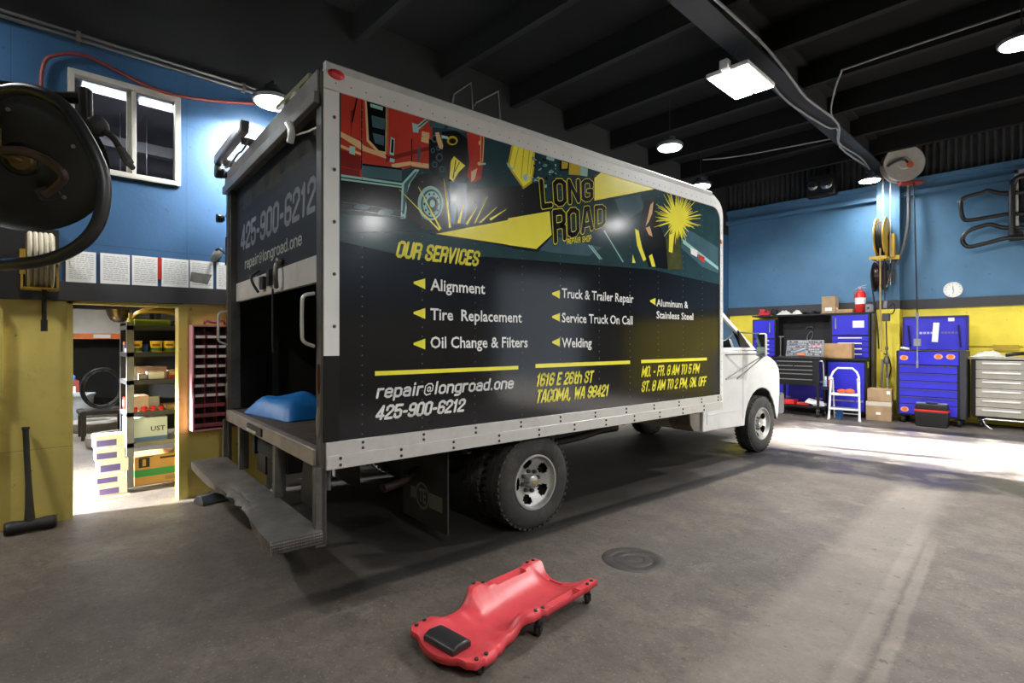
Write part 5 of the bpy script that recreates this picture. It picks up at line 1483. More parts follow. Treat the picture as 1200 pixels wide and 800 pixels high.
# top shelf
hood = MB()
U = 18; V = 8
vs = []
for i in range(U + 1):
    for j in range(V + 1):
        u = i / U * 2 - 1; v = j / V * 2 - 1
        h = max(0.0, 1 - u * u) ** 0.5 * (0.55 + 0.45 * max(0.0, 1 - v * v) ** 0.5)
        vs.append((v * 0.17 * (max(0.02, 1 - u * u) ** 0.4), u * 0.24, 0.135 * h))
fs = [(i * (V + 1) + j, (i + 1) * (V + 1) + j, (i + 1) * (V + 1) + j + 1, i * (V + 1) + j + 1) for i in range(U) for j in range(V)]
hood.add(vs, fs)
o = hood.build('yellow_cover', mat('cover yellow', '#d3a83a', 0.3, 0, 0.08), None, loc=(-6.86, 1.17, 1.746), smooth=50)
o.modifiers.new('solid', 'SOLIDIFY').thickness = 0.01
tag(o, 'long rounded yellow cover lying on the top of the shelving unit', 'cover')
carton('flat_carton', 'flat yellow green carton under the yellow cover on top of the shelving unit', -7.0, -6.66, 0.93, 1.25, 1.666, 1.732, mat('carton lime', '#a7b52c', 0.6, 0, 0.1), [(0.05, 0.9, 0.25, 0.75, mat('carton lime dark', '#7f8f26', 0.6, 0, 0.1))])
carton('flat_carton', 'dark flat carton at the right on top of the shelving unit', -7.0, -6.66, 1.27, 1.6, 1.666, 1.722, M_dgrey, [(0.05, 0.9, 0.3, 0.7, M_cardw)])
hm_ = MB(); hm_.lathe([(0.0, 0.0), (0.04, 0.004), (0.075, 0.03), (0.10, 0.08), (0.115, 0.14), (0.108, 0.14), (0.09, 0.08), (0.06, 0.03), (0.0, 0.02)], n=24)
o = hm_.build('metal_bowl', mat('dark bowl', '#4a3d31', 0.25, 0.7, 0.15), None, loc=(-7.0, 0.84, 1.702)); tag(o, 'dark shiny metal bowl on the left corner of the top shelf', 'bowl')
yb = thing('yellow_bottle', 'slim yellow bottle between the metal bowl and the yellow cover', 'bottle', (-6.72, 0.90, 1.666)); MB().lathe([(0.0, 0), (0.024, 0), (0.024, 0.07), (0.012, 0.085), (0.012, 0.10), (0.0, 0.10)], n=14).build('bottle_body', mat('bottle yellow', '#e0d060', 0.4, 0, 0.05), yb); MB().lathe([(0.013, 0.098), (0.013, 0.13), (0.0, 0.13)], n=12).build('cap', M_yel, yb)

# deeper in the store room
gb = thing('waste_bin', 'grey plastic waste bin standing in the store room behind the door edge', 'bin', (-9.6, 0.02, 0))
gb.location = (-12.1, 0.87, 0)
MB().lathe([(0.0, 0.0), (0.19, 0.0), (0.21, 0.35), (0.225, 0.56), (0.215, 0.56), (0.20, 0.35), (0.18, 0.02), (0.0, 0.02)], n=28).build('bin_body', mat('bin grey', '#8f969c', 0.5, 0, 0.06), gb); MB().lathe([(0.225, 0.54), (0.245, 0.545), (0.245, 0.58), (0.222, 0.58)], n=28, ring=True).build('rim', mat('bin grey', '#8f969c'), gb)
rk = thing('pallet_rack', 'pallet rack with an orange beam and pale deck at the back of the store room', 'rack', (-14.6, -0.9, 0))
for (a, b_) in ((0, 0), (0, 3.4), (-0.8, 0), (-0.8, 3.4)):
    MB().box(a - 0.04, a + 0.04, b_ - 0.04, b_ + 0.04, 0, 2.5).build('upright', M_dsteel, rk, smooth=0)
for z in (1.555,):
    MB().box(-0.02, 0.03, 0.04, 3.36, z, z + 0.12).build('beam', M_orange, rk, smooth=0)
    MB().box(-0.78, -0.03, 0.04, 3.36, z + 0.03, z + 0.05).build('deck', M_white, rk, smooth=0)
    MB().box(0.031, 0.034, 2.2, 2.5, z + 0.02, z + 0.10).build('label', M_paper, rk, smooth=0)
MB().box(-0.75, -0.70, 0.05, 3.35, 0.2, 1.6).build('back_sheet', M_blackm, rk, smooth=0)
o = carton('rack_carton', 'wide pale carton on the orange beam of the pallet rack', -15.2, -14.65, -0.1, 2.0, 1.607, 2.20, mat('carton pale', '#c9c7c3', 0.6, 0, 0.05))
cc = MB()
for k in range(7):
    r = 0.26 + 0.02 * (k % 3); n = 26
    cc.tube([(0.03 * (k - 3) + 0.015 * math.sin(3 * i), r * math.cos(2 * PI * i / n), 0.36 + (r + 0.05) * math.sin(2 * PI * i / n)) for i in range(n)], 0.014, 6, closed=True)
o = cc.build('cable_coil', M_rubber, None, loc=(-10.5, 1.05, 0.437)); o.scale = (0.9, 0.9, 0.9); tag(o, 'hanging coil of black cable beside the left side of the shelving unit', 'cable')
o2 = MB().box(-0.3, 0.3, -0.3, 0.3, 0.38, 0.43).box(-0.28, -0.22, -0.28, -0.22, 0, 0.44).box(0.22, 0.28, -0.28, -0.22, 0, 0.44).box(-0.28, -0.22, 0.22, 0.28, 0, 0.44).box(0.22, 0.28, 0.22, 0.28, 0, 0.44).build('low_table', M_dsteel, None, loc=(-10.5, 1.05, 0)); tag(o2, 'dark low table carrying the black cable coil', 'table')
ty = MB(); ty.lathe([(0.20, 0.0), (0.33, 0.0), (0.36, 0.03), (0.37, 0.09), (0.36, 0.15), (0.33, 0.18), (0.20, 0.18), (0.18, 0.09)], n=36, ring=True)
for k, (x, y, lab) in enumerate(((-11.3, 1.05, 'dusty grey tyre lying flat beyond the low dark table'), (-9.5, 1.12, 'dusty grey tyre lying flat by the shelving unit'))):
    o = ty.build('scrap_rubber_ring', mat('dusty tyre', '#6f6c66', 0.8, 0, 0.15), None, loc=(x, y, 0)); tag(o, lab, 'tyre', 'tyres on the store floor')
bc = thing('parts_crate', 'red and white crate with blue bottles above the waste bin', 'crate', (-13.3, 0.75, 0)); MB().box(-0.25, 0.25, -0.2, 0.2, 0, 0.75).build('crate_body', mat('crate red', '#8c3a34', 0.6, 0, 0.2), bc); MB().box(0.25, 0.252, -0.15, 0.15, 0.4, 0.65).build('crate_label', M_paper, bc, smooth=0); MB().box(-0.2, 0.2, -0.15, 0.15, 0.75, 0.85).build('crate_content', mat('content blue', '#3f76b8', 0.5, 0, 0.2), bc, bevel=0.02)

# ------------------------------------------------------------------ big hose reel hanging close to the camera on the left
RD = 1.95
rc = at_depth(24, 187, RD)
toc = (Vector((0.25, -0.1, 1.15)) - rc).normalized()
rq = toc.to_track_quat('Z', 'Y')
hr = thing('hose_reel', 'large dark hose reel with a thick black hose loop at the upper left edge', 'reel', rc, rot=rq.to_euler())
M_reel = mat('reel olive black', '#15160f', 0.3, 0.3, 0.25, 3, 0.03, 8)
d = MB(); d.lathe([(0.0, 0.0), (0.05, 0.0), (0.06, -0.01), (0.19, -0.012), (0.215, -0.02), (0.252, -0.012), (0.264, -0.006), (0.264, -0.02), (0.245, -0.035), (0.0, -0.035)], n=56)
d.build('reel_disc', M_reel, hr)
MB().lathe([(0.0, -0.036), (0.16, -0.036), (0.16, -0.22), (0.0, -0.22)], n=32).build('drum', M_blackm, hr)
MB().lathe([(0.0, -0.225), (0.255, -0.225), (0.264, -0.24), (0.255, -0.25), (0.0, -0.25)], n=48).build('rear_disc', M_reel, hr)
w_ = MB()
for k in range(5):
    n = 40; r = 0.185
    w_.tube([(r * math.cos(2 * PI * i / n), r * math.sin(2 * PI * i / n), -0.058 - k * 0.037) for i in range(n)], 0.019, 8, closed=True)
w_.build('wound_hose', M_rubber, hr)
bl = MB()
for q_ in range(5):
    a = 2 * PI * q_ / 5 + 0.5
    bl.lathe([(0.008, -0.012), (0.008, -0.004), (0.0, -0.003)], (0.17 * math.cos(a), 0.17 * math.sin(a), 0), 'z', 6)
bl.build('disc_bolt', M_steel, hr)
MB().lathe([(0.045, 0.0), (0.04, 0.03), (0.03, 0.05), (0.0, 0.052)], n=20).tube([(0, 0, 0.04), (-0.03, 0.01, 0.055), (-0.06, 0.03, 0.05), (-0.06, 0.10, 0.05)], 0.014, 10).build('swivel', mat('brass', '#5d4c22', 0.45, 0.5, 0.15), hr)
inv = rq.inverted()
def rl(px, py, d_):                              # point near the reel, in the reel's own axes
    return inv @ (at_depth(px, py, d_) - rc)
MB().tube([rl(4, 176, RD - 0.08), rl(30, 178, RD - 0.07), rl(58, 190, RD - 0.05), rl(74, 205, RD - 0.03), rl(66, 218, RD - 0.0), rl(52, 228, RD)], 0.016, 10, 0, 6).build('inlet_hose', mat('inlet hose', '#3a2a22', 0.5, 0, 0.2), hr)
MB().obox(rl(56, 226, RD + 0.01), (0.07, 0.05, 0.03), (0, 0, 0.5)).build('inlet_bracket', M_blackm, hr, bevel=0.006)
hl_ = MB(); hl_.tube([rl(-34, 160, RD), rl(-20, 122, RD - 0.10), rl(5, 107, RD - 0.15), rl(40, 106, RD - 0.18), rl(75, 125, RD - 0.2), rl(103, 165, RD - 0.22), rl(121, 210, RD - 0.22), rl(117, 255, RD - 0.22), rl(96, 285, RD - 0.22), rl(60, 303, RD - 0.2), rl(20, 309, RD - 0.18), rl(-20, 308, RD - 0.1), rl(-50, 290, RD)], 0.0205, 14, 0, 8)
hl_.build('hose_loop', mat('black hose', '#202021', 0.42, 0, 0.2, 10), hr)
arm = MB(); arm.tube([rl(-20, 110, RD + 0.16), rl(30, 112, RD + 0.14), rl(98, 115, RD + 0.10)], 0.022, 8); 
arm.build('guide_arm', M_dsteel, hr)
gp = MB(); gp.tube([rl(99, 104, RD + 0.08), rl(100, 125, RD + 0.08), rl(103, 152, RD + 0.08)], 0.020, 8, 0, 4); gp.tube([rl(105, 106, RD + 0.05), rl(106, 150, RD + 0.05)], 0.009, 8)
gp.build('hose_guide', M_dsteel, hr)
MB().ball(rl(114, 148, RD + 0.06), 0.038, 16).build('hose_stop', M_rubber, hr)
MB().tube([rl(117, 150, RD + 0.06), rl(133, 162, RD + 0.06), rl(141, 174, RD + 0.06)], 0.012, 10, 0, 5).build('hose_tail', M_rubber, hr)
MB().rings([(rl(141, 174, RD + 0.06), 0.015), (rl(146, 182, RD + 0.06), 0.015), (rl(147, 184, RD + 0.06), 0.018), (rl(151, 191, RD + 0.06), 0.018), (rl(152, 193, RD + 0.06), 0.011), (rl(156, 197, RD + 0.06), 0.010)], 10).build('hose_fitting', M_steel, hr)
up_ = MB()
a_ = rl(-95, 185, RD + 0.2)
base_w = at_depth(-95, 185, RD + 0.2)
top_l = inv @ (Vector((base_w.x, base_w.y, ZC)) - rc)
up_.cyl(a_, top_l, 0.035, n=10); up_.cyl(a_, Vector((0, 0, -0.13)), 0.035, n=10)
up_.build('drop_post', M_dsteel, hr)

# ------------------------------------------------------------------ red creeper in the foreground
cr = thing('creeper', 'red moulded plastic mechanic creeper with a black headrest lying on the open floor', 'creeper', (-2.06, 1.935, 0), math.radians(5.0))
def interp(tab, t):
    for (a, va), (b_, vb) in zip(tab, tab[1:]):
        if t <= b_:
            q_ = max(0, (t - a) / (b_ - a)); q_ = q_ * q_ * (3 - 2 * q_)
            return va + (vb - va) * q_
    return tab[-1][1]
CW = [(-0.5, 0.195), (-0.47, 0.232), (-0.36, 0.235), (-0.30, 0.205), (-0.22, 0.185), (-0.14, 0.195), (-0.075, 0.232), (0.0, 0.236), (0.06, 0.226), (0.36, 0.226), (0.40, 0.238), (0.5, 0.232)]
CE = [(-0.5, 0.088), (-0.36, 0.092), (-0.28, 0.075), (-0.20, 0.085), (-0.09, 0.155), (-0.03, 0.155), (0.05, 0.125), (0.36, 0.118), (0.42, 0.128), (0.5, 0.125)]
CC = [(-0.5, 0.072), (-0.30, 0.060), (0.0, 0.050), (0.35, 0.055), (0.44, 0.070), (0.5, 0.075)]
NU, NY = 40, 110
vs = []; 
for j in range(NY + 1):
    v = j / NY - 0.5
    for i in range(NU + 1):
        u = i / NU * 2 - 1
        y = v
        au = abs(u)
        if v > 0.40: y = v - 0.075 * (1 - min(1, au / 0.72) ** 2) * ((v - 0.40) / 0.10)
        if v < -0.40: y = v - 0.035 * (1 - min(1, au / 0.7) ** 2) * ((-0.40 - v) / 0.10)
        w_ = interp(CW, v)
        e = interp(CE, v); c = interp(CC, v)
        k = min(1.0, au / 0.80)
        z = c + (e - c) * k ** 2.4
        if 0.085 < v < 0.345 and 0.79 < au < 0.965:
            z -= 0.030
        if (-0.02 > v > -0.42) and au > 0.96: z -= 0.012
        vs.append((u * w_, y, z))
fs = []
for j in range(NY):
    v = (j + 0.5) / NY - 0.5
    for i in range(NU):
        u = (i + 0.5) / NU * 2 - 1
        if 0.425 < v < 0.452 and abs(u) < 0.20: continue
        fs.append((j * (NU + 1) + i, j * (NU + 1) + i + 1, (j + 1) * (NU + 1) + i + 1, (j + 1) * (NU + 1) + i))
c_ = MB(); c_.add(vs, fs)
# turned down rim
def rim_strip(idx):
    o_ = len(c_.v)
    for q_ in idx:
        x, y, z = vs[q_]; c_.v.append((x * 1.012, y * 1.008, z - 0.030))
    for a, (p, n_) in enumerate(zip(idx, idx[1:])):
        c_.f.append((p, n_, o_ + a + 1, o_ + a)); c_.m.append(0)
R_ = NU + 1
rim_strip([i for i in range(R_)]); rim_strip([NY * R_ + i for i in range(R_)][::-1]); rim_strip([j * R_ for j in range(NY + 1)][::-1]); rim_strip([j * R_ + NU for j in range(NY + 1)])
cs = c_.build('creeper_shell', mat('creeper red', '#d0424a', 0.38, 0, 0.10, 5, 0.03, 40, dirt='#6a2a2c', dirt_amt=0.35, dscale=6), cr, smooth=50)
sd = cs.modifiers.new('solid', 'SOLIDIFY'); sd.thickness = 0.006
# headrest
hs = MB()
pr = [(-0.085, 0.0), (0.085, 0.0), (0.085, 0.018), (0.055, 0.050), (-0.02, 0.055), (-0.07, 0.046), (-0.085, 0.03)]
hs.prism([(y - 0.44, z + 0.072) for y, z in [(-0.062, 0.0), (0.060, 0.0), (0.060, 0.030), (0.040, 0.040), (-0.03, 0.045), (-0.062, 0.030)]], 'x', -0.105, 0.105)
hs.build('headrest', mat('headrest vinyl', '#1c1d1f', 0.45, 0, 0.12, 10), cr, bevel=0.010, seg=3)
tr_m = mat('tray grime', '#6e5a50', 0.7, 0, 0.3, 10)
for sx in (-1, 1):
    MB().box(sx * 0.198 - 0.012, sx * 0.198 + 0.012, 0.10, 0.33, 0.0855, 0.0885).build('tray_liner', tr_m, cr, smooth=0)
rvm = mat('bolt grey', '#3c3533', 0.5, 0.4, 0.2)
for (x, y, z) in [(s_ * x_, y_, z_) for s_ in (-1, 1) for x_, y_, z_ in ((0.212, -0.455, 0.092), (0.218, -0.40, 0.094), (0.222, -0.05, 0.157), (0.215, 0.015, 0.142), (0.222, 0.415, 0.130), (0.216, 0.465, 0.128))]:
    MB().lathe([(0.0105, -0.004), (0.0105, 0.003), (0.007, 0.005), (0.0, 0.005)], (x, y, z), 'z', 12).build('caster_bolt', rvm, cr)
for (x, y) in [(s_ * 0.205, y_) for s_ in (-1, 1) for y_ in (-0.425, -0.01, 0.44)]:
    a = random.uniform(-0.8, 0.8)
    fk = MB()
    e_ = 0.10 if y > 0.3 else (0.125 if y > -0.2 else 0.075)
    fk.box(-0.018, -0.013, -0.02, 0.025, 0.025, 0.066); fk.box(0.013, 0.018, -0.02, 0.025, 0.025, 0.066); fk.box(-0.018, 0.018, -0.02, 0.025, 0.062, 0.068); fk.cyl((0, 0, 0.066), (0, 0, e_ + 0.01), 0.012, n=10)
    cf = fk.build('caster', M_dsteel, cr, loc=(x, y, 0), rot=(0, 0, a), smooth=0)
    MB().lathe([(0.0, -0.011), (0.026, -0.011), (0.032, -0.007), (0.032, 0.007), (0.026, 0.011), (0.0, 0.011)], (0, 0.012, 0.032), 'x', 20).build('caster_wheel', M_rubber, cf)

# drain cover let into the floor
dc = MB(); dc.lathe([(0.0, 0.004), (0.06, 0.004), (0.065, 0.002), (0.07, 0.004), (0.13, 0.004), (0.135, 0.002), (0.14, 0.004), (0.20, 0.004), (0.215, 0.0)], n=40)
o = dc.build('drain_cover', mat('drain iron', '#2f2b28', 0.6, 0.2, 0.3, 14, 0.2, 30, dirt='#4d463f', dirt_amt=0.7, dscale=6), None, loc=(-2.066, 3.112, 0)); tag(o, 'round dark iron drain cover flush in the concrete right of the creeper', 'drain cover')

# ------------------------------------------------------------------ back wall: work station
YW = YB                                         # wall face
M_bframe = mat('cabinet frame black', '#17171a', 0.5, 0.1, 0.15)
def handle(mb, x0, x1, y, z, m=0):
    mb.box(x0, x1, y - 0.018, y - 0.012, z - 0.012, z + 0.012, m); mb.box(x0, x0 + 0.01, y - 0.014, y, z - 0.01, z + 0.01, m); mb.box(x1 - 0.01, x1, y - 0.014, y, z - 0.01, z + 0.01, m)
def wall_cabinet(lab, x0, x1, yf, yb, z0, z1, doorz, slots, hside, label_plate=False):
    e = thing('wall_cabinet', lab, 'cabinet', ((x0 + x1) / 2, yf, z0))
    w = (x1 - x0) / 2; h = z1 - z0; d = yb - yf; dz = doorz - z0
    MB().box(-w, w, 0, d, 0, h).build('body', M_bframe, e, bevel=0.004)
    dr = MB(); dr.box(-w + 0.03, w - 0.03, -0.018, 0.0, dz + 0.012, h - 0.02)
    do = dr.build('door', M_blue, e, bevel=0.005)
    hx = (w - 0.12) if hside > 0 else (-w + 0.10)
    MB().box(hx - 0.014, hx + 0.014, -0.045, -0.030, dz + 0.14, dz + 0.36).box(hx - 0.01, hx + 0.01, -0.032, -0.018, dz + 0.15, dz + 0.17).box(hx - 0.01, hx + 0.01, -0.032, -0.018, dz + 0.33, dz + 0.35).build('handle', M_chrome, do, bevel=0.003)
    if label_plate:
        MB().box(w - 0.30, w - 0.10, -0.0195, -0.018, dz + 0.16, dz + 0.30).build('label', M_paper, do, smooth=0)
    n = slots; s_h = (dz - 0.02) / n
    for k in range(n):
        zz = 0.015 + k * s_h
        q_ = MB(); q_.box(-w + 0.03, w - 0.03, -0.015, 0.0, zz, zz + s_h - 0.012)
        qo = q_.build('drawer', M_blue, e, bevel=0.003)
        hb_ = MB(); handle(hb_, -w + 0.14, w - 0.14, -0.015, zz + s_h * 0.62); hb_.build('drawer_handle', M_white, qo, smooth=0)
    return e
# left and right wall cabinets either side of the pegboard
wall_cabinet('blue cabinet with white handles on the left of the workbench, behind the cab nose', -5.02, -4.51, 12.42, YB - 0.04, 1.161, 2.00, 1.56, 4, 1)
wall_cabinet('blue cabinet with a white label on the right of the workbench, over the ladder', -3.42, -2.72, 12.42, YB - 0.04, 1.161, 2.055, 1.62, 4, -1, True)
bk = thing('bench_back', 'black pegboard back panel of the workbench with a shelf along its top', 'panel', (-3.96, YB - 0.10, 1.16))
pgb = MB(); pgb.box(-0.53, 0.53, 0.0, 0.02, 0, 0.90)
pgo = pgb.build('pegboard', mat('pegboard black', '#1b1a1c', 0.6, 0, 0.2), bk, smooth=0)
hk = MB()
for k in range(18):
    hk.cyl((-0.40 + k * 0.05, 0.0, 0.80), (-0.40 + k * 0.05, -0.03, 0.79), 0.006, n=6)
hk.build('peg_row', M_steel, pgo)
MB().box(-1.08, 1.25, -0.36, 0.06, 0.90, 0.93).build('top_shelf', M_bframe, bk, smooth=0)
o = MB().box(-0.018, 0.018, -0.36, 0.06, 0.0, 2.06).build('end_panel', mat('olive side panel', '#4a4433', 0.55, 0.1, 0.15), None, loc=(-2.685, YB - 0.10, 0), smooth=0); tag(o, 'tall olive panel closing the right end of the workbench', 'panel')
MB().box(-0.54, -0.53, -0.30, 0.04, 0.002, 0.9).build('side_frame', M_bframe, bk, smooth=0)
hg = MB(); hg.tube([(-0.02, 0, 0.04), (0.0, -0.01, 0.08), (0.10, -0.01, 0.08), (0.12, 0, 0.05)], 0.012, 6); o = hg.build('pipe_clamp', M_chrome, None, loc=(-3.98, YB - 0.13, 1.74)); tag(o, 'short white metal bracket hanging on the pegboard', 'bracket')
hg = MB(); hg.tube([(0.05 * math.sin(2 * PI * k / 16) + 0.03 * math.cos(2 * PI * k / 16), 0, 0.10 * math.cos(2 * PI * k / 16)) for k in range(16)], 0.008, 6, closed=True); o = hg.build('wire_loop', M_chrome, None, loc=(-3.92, YB - 0.13, 1.62)); tag(o, 'small oval white cord loop hanging below the bracket on the pegboard', 'cord')
# bench worktop with the blue lower cabinets
bt_ = MB(); bt_.box(-5.04, -2.71, 12.10, YB - 0.04, 1.12, 1.16)
o = bt_.build('worktop', M_bframe, None, bevel=0.004); tag(o, 'long black worktop over the blue lower cabinets at the back wall', 'worktop')
for x0, x1, lab in ((-3.42, -2.72, 'blue lower cabinet under the right end of the worktop, behind the ladder'), (-4.60, -3.44, 'blue lower cabinet under the worktop, behind the black tool cart')):
    e = thing('base_cabinet', lab, 'cabinet', ((x0 + x1) / 2, 12.14, 0)); w = (x1 - x0) / 2
    MB().box(-w, w, 0, 0.66, 0.08, 1.115).box(-w + 0.05, w - 0.05, 0.05, 0.6, 0, 0.08).build('body', M_bframe, e, bevel=0.004)
    do = MB().box(-w + 0.035, w - 0.035, -0.018, 0, 0.12, 1.08).build('door', M_blue, e, bevel=0.005)
    MB().box(w - 0.18, w - 0.05, -0.022, -0.017, 0.30, 0.34).box(-w + 0.1, -w + 0.5, -0.022, -0.017, 0.30, 0.33).build('handle', M_chrome, do, smooth=0)
    if x0 > -3.5:
        MB().box(w + 0.001, w + 0.004, 0.06, 0.16, 0.98, 1.10).build('yellow_tag', mat('tag yellow', '#d8e02e', 0.6, 0, 0.05), e, smooth=0)

# things on the bench and on its top shelf (z 2.09)
ZT = 2.0905
o = carton('carton', 'open tan carton standing on the top shelf of the workbench', -3.62, -3.36, 12.52, 12.75, ZT, ZT + 0.36, M_cardw, [(0.25, 0.75, 0.15, 0.35, M_paper)])
carton('flat_carton', 'flat tan carton lying beside the fire extinguisher on the top shelf', -3.345, -3.045, 12.5, 12.75, ZT, ZT + 0.075, M_card)
carton('long_carton', 'long plain tan carton on the worktop in front of the right wall cabinet', -3.58, -2.98, 12.14, 12.40, 1.161, 1.46, M_card, rz=0.05)
fe = thing('fire_extinguisher', 'red fire extinguisher with a white label on the top shelf of the workbench', 'extinguisher', (-2.93, 12.60, ZT))
MB().lathe([(0.0, 0), (0.085, 0), (0.095, 0.02), (0.095, 0.36), (0.075, 0.42), (0.035, 0.45), (0.03, 0.47), (0.0, 0.47)], n=24).build('cylinder', mat('extinguisher red', '#c9241f', 0.3, 0, 0.06), fe)
MB().lathe([(0.0957, 0.17), (0.0957, 0.30)], n=24).build('label', M_paper, fe)
MB().box(-0.02, 0.02, -0.02, 0.02, 0.46, 0.52).obox((0.03, 0, 0.54), (0.16, 0.02, 0.012), (0, -0.25, 0)).obox((0.04, 0, 0.51), (0.12, 0.02, 0.012), (0, 0.15, 0)).tube([(-0.02, 0, 0.50), (-0.09, 0, 0.47), (-0.12, 0, 0.36), (-0.11, 0, 0.22)], 0.012, 8, 0, 4).build('valve', M_chrome, fe)
jr = thing('jar', 'small grey jar right of the fire extinguisher', 'jar', (-2.76, 12.52, ZT)); MB().lathe([(0.0, 0), (0.07, 0), (0.072, 0.13), (0.06, 0.16), (0.0, 0.16)], n=18).build('jar_body', M_grey, jr); MB().lathe([(0.062, 0.155), (0.062, 0.185), (0.0, 0.185)], n=18).build('lid', M_dgrey, jr); MB().lathe([(0.022, 0), (0.0, 0.003)], (0, -0.073, 0.08), 'y', 12).build('dial', M_black, jr)
o = MB().box(-0.12, 0.12, -0.08, 0.08, 0, 0.07).box(-0.10, 0.02, -0.06, 0.06, 0.07, 0.15).box(0.05, 0.11, -0.05, 0.05, 0.07, 0.11).build('grinder_case', mat('case red', '#b3222c', 0.45, 0, 0.15), None, loc=(-4.82, 12.6, ZT), rot=(0, 0, 0.2), bevel=0.015); tag(o, 'red tool case at the left end of the top shelf', 'case')
o = MB().box(-0.06, 0.06, -0.06, 0.06, 0, 0.14).build('black_pouch', M_black, None, loc=(-4.60, 12.6, ZT), bevel=0.03, seg=3); tag(o, 'small black pouch beside the red tool case on the top shelf', 'pouch')
for k, (x, w, lab) in enumerate(((-4.37, 0.15, 'crumpled pale cloth near the left end of the top shelf'), (-4.11, 0.10, 'crumpled white cloth over the middle of the top shelf'))):
    r = MB(); n = 10
    vs = [((i / n * 2 - 1) * w, (j / n * 2 - 1) * 0.11, 0.004 + max(0, (1 - (i / n * 2 - 1) ** 2) * (1 - (j / n * 2 - 1) ** 2)) * 0.08 * (1 + 0.5 * math.sin(5 * i + k) * math.cos(3 * j))) for i in range(n + 1) for j in range(n + 1)]
    r.add(vs, [(i * (n + 1) + j, (i + 1) * (n + 1) + j, (i + 1) * (n + 1) + j + 1, i * (n + 1) + j + 1) for i in range(n) for j in range(n)])
    o = r.build('rag', mat('rag', '#c9c6bc', 0.8, 0, 0.1), None, loc=(x, 12.55, ZT), smooth=60); tag(o, lab, 'cloth')
o = MB().tube([(-0.17, 0, 0.03), (-0.08, -0.05, 0.05), (0.0, 0.03, 0.04), (0.09, -0.03, 0.06), (0.17, 0.0, 0.03)], 0.022, 8, 0, 4).tube([(-0.16, 0.05, 0.02), (0, -0.06, 0.02), (0.16, 0.06, 0.02)], 0.018, 8, 0, 4).build('hose_bundle', M_rubber, None, loc=(-3.83, 12.55, ZT + 0.001)); tag(o, 'bundle of black hose on the top shelf left of the open carton', 'hose')

# black tool cart with open case of sockets
tc_ = thing('tool_cart', 'black rolling tool cart with chrome drawer handles beside the truck nose', 'cart', (-3.79, 11.55, 0))
MB().box(-0.40, 0.40, 0, 0.45, 0.62, 1.14).build('body', M_black, tc_, bevel=0.008)
MB().box(-0.42, 0.42, -0.02, 0.47, 1.14, 1.18).build('top_tray', M_black, tc_, bevel=0.006)
for k, (z, h) in enumerate(((0.66, 0.10), (0.77, 0.10), (0.88, 0.07), (0.96, 0.07), (1.04, 0.08))):
    for (a, b_) in (((-0.38, 0.30),) if k != 3 else ((-0.38, -0.06), (-0.05, 0.30))):
        d_ = MB().box(a, b_, -0.012, 0, z, z + h - 0.01).build('drawer', M_black, tc_, bevel=0.003)
        MB().box(a + 0.01, b_ - 0.01, -0.026, -0.012, z + h - 0.032, z + h - 0.014).build('drawer_pull', M_chrome, d_, smooth=0)
for sx in (-0.38, 0.38):
    for sy in (0.03, 0.42):
        MB().box(sx - 0.02, sx + 0.02, sy - 0.02, sy + 0.02, 0.14, 0.64).build('leg', M_black, tc_, smooth=0)
        cw = MB(); cw.lathe([(0.0, -0.022), (0.05, -0.022), (0.062, -0.015), (0.062, 0.015), (0.05, 0.022), (0.0, 0.022)], (sx, sy - 0.03, 0.062), 'x', 20)
        co = cw.build('caster_wheel', M_rubber, tc_)
        MB().lathe([(0.0, -0.024), (0.028, -0.024), (0.028, 0.024), (0.0, 0.024)], (sx, sy - 0.03, 0.062), 'x', 14).build('caster_hub', M_grey, co); MB().box(sx - 0.03, sx + 0.03, sy - 0.03, sy + 0.02, 0.12, 0.15).build('caster_fork', M_steel, co, smooth=0)
MB().box(-0.42, 0.42, 0, 0.45, 0.18, 0.21).build('lower_tray', M_black, tc_, smooth=0)
MB().tube([(0.40, 0.03, 1.12), (0.46, 0.03, 1.10), (0.47, 0.05, 0.95), (0.46, 0.08, 0.72), (0.40, 0.08, 0.70)], 0.013, 8, 0, 4).build('push_handle', M_chrome, tc_)
MB().box(0.42, 0.62, 0.05, 0.40, 0.55, 0.57).box(0.42, 0.62, 0.05, 0.06, 0.57, 0.62).build('side_tray', M_black, tc_, smooth=0)
for k, (x, c_m, lab) in enumerate(((0.47, mat('spray blue', '#9fc3d8', 0.4, 0, 0.05), 'pale blue spray can on the side tray of the black tool cart'), (0.56, mat('spray red', '#c43a34', 0.4, 0, 0.05), 'red and white spray can on the side tray of the black tool cart'))):
    s_ = thing('spray_can', lab, 'spray can', (-3.79 + x, 11.7, 0.5705)); MB().lathe([(0.0, 0), (0.035, 0), (0.036, 0.16), (0.025, 0.19), (0.0, 0.19)], n=16).build('can_body', c_m, s_); MB().lathe([(0.03, 0.17), (0.03, 0.24), (0.0, 0.245)], n=14).build('cap', M_paper, s_)
o = MB().box(-0.30, -0.02, -0.14, 0.14, 0, 0.09).box(0.02, 0.25, -0.1, 0.1, 0, 0.05).build('red_toolcase', M_red, None, loc=(-3.85, 11.75, 0.2105), bevel=0.01); tag(o, 'red tool case on the lower tray of the black tool cart', 'case')
o = MB().obox((0, 0, 0.07), (0.28, 0.2, 0.02), (0.3, 0.2, 0)).obox((0.1, 0, 0.035), (0.2, 0.16, 0.05)).build('manual', M_paper, None, loc=(-3.52, 11.72, 0.212)); tag(o, 'white papers stacked on the lower tray of the black tool cart', 'paper')
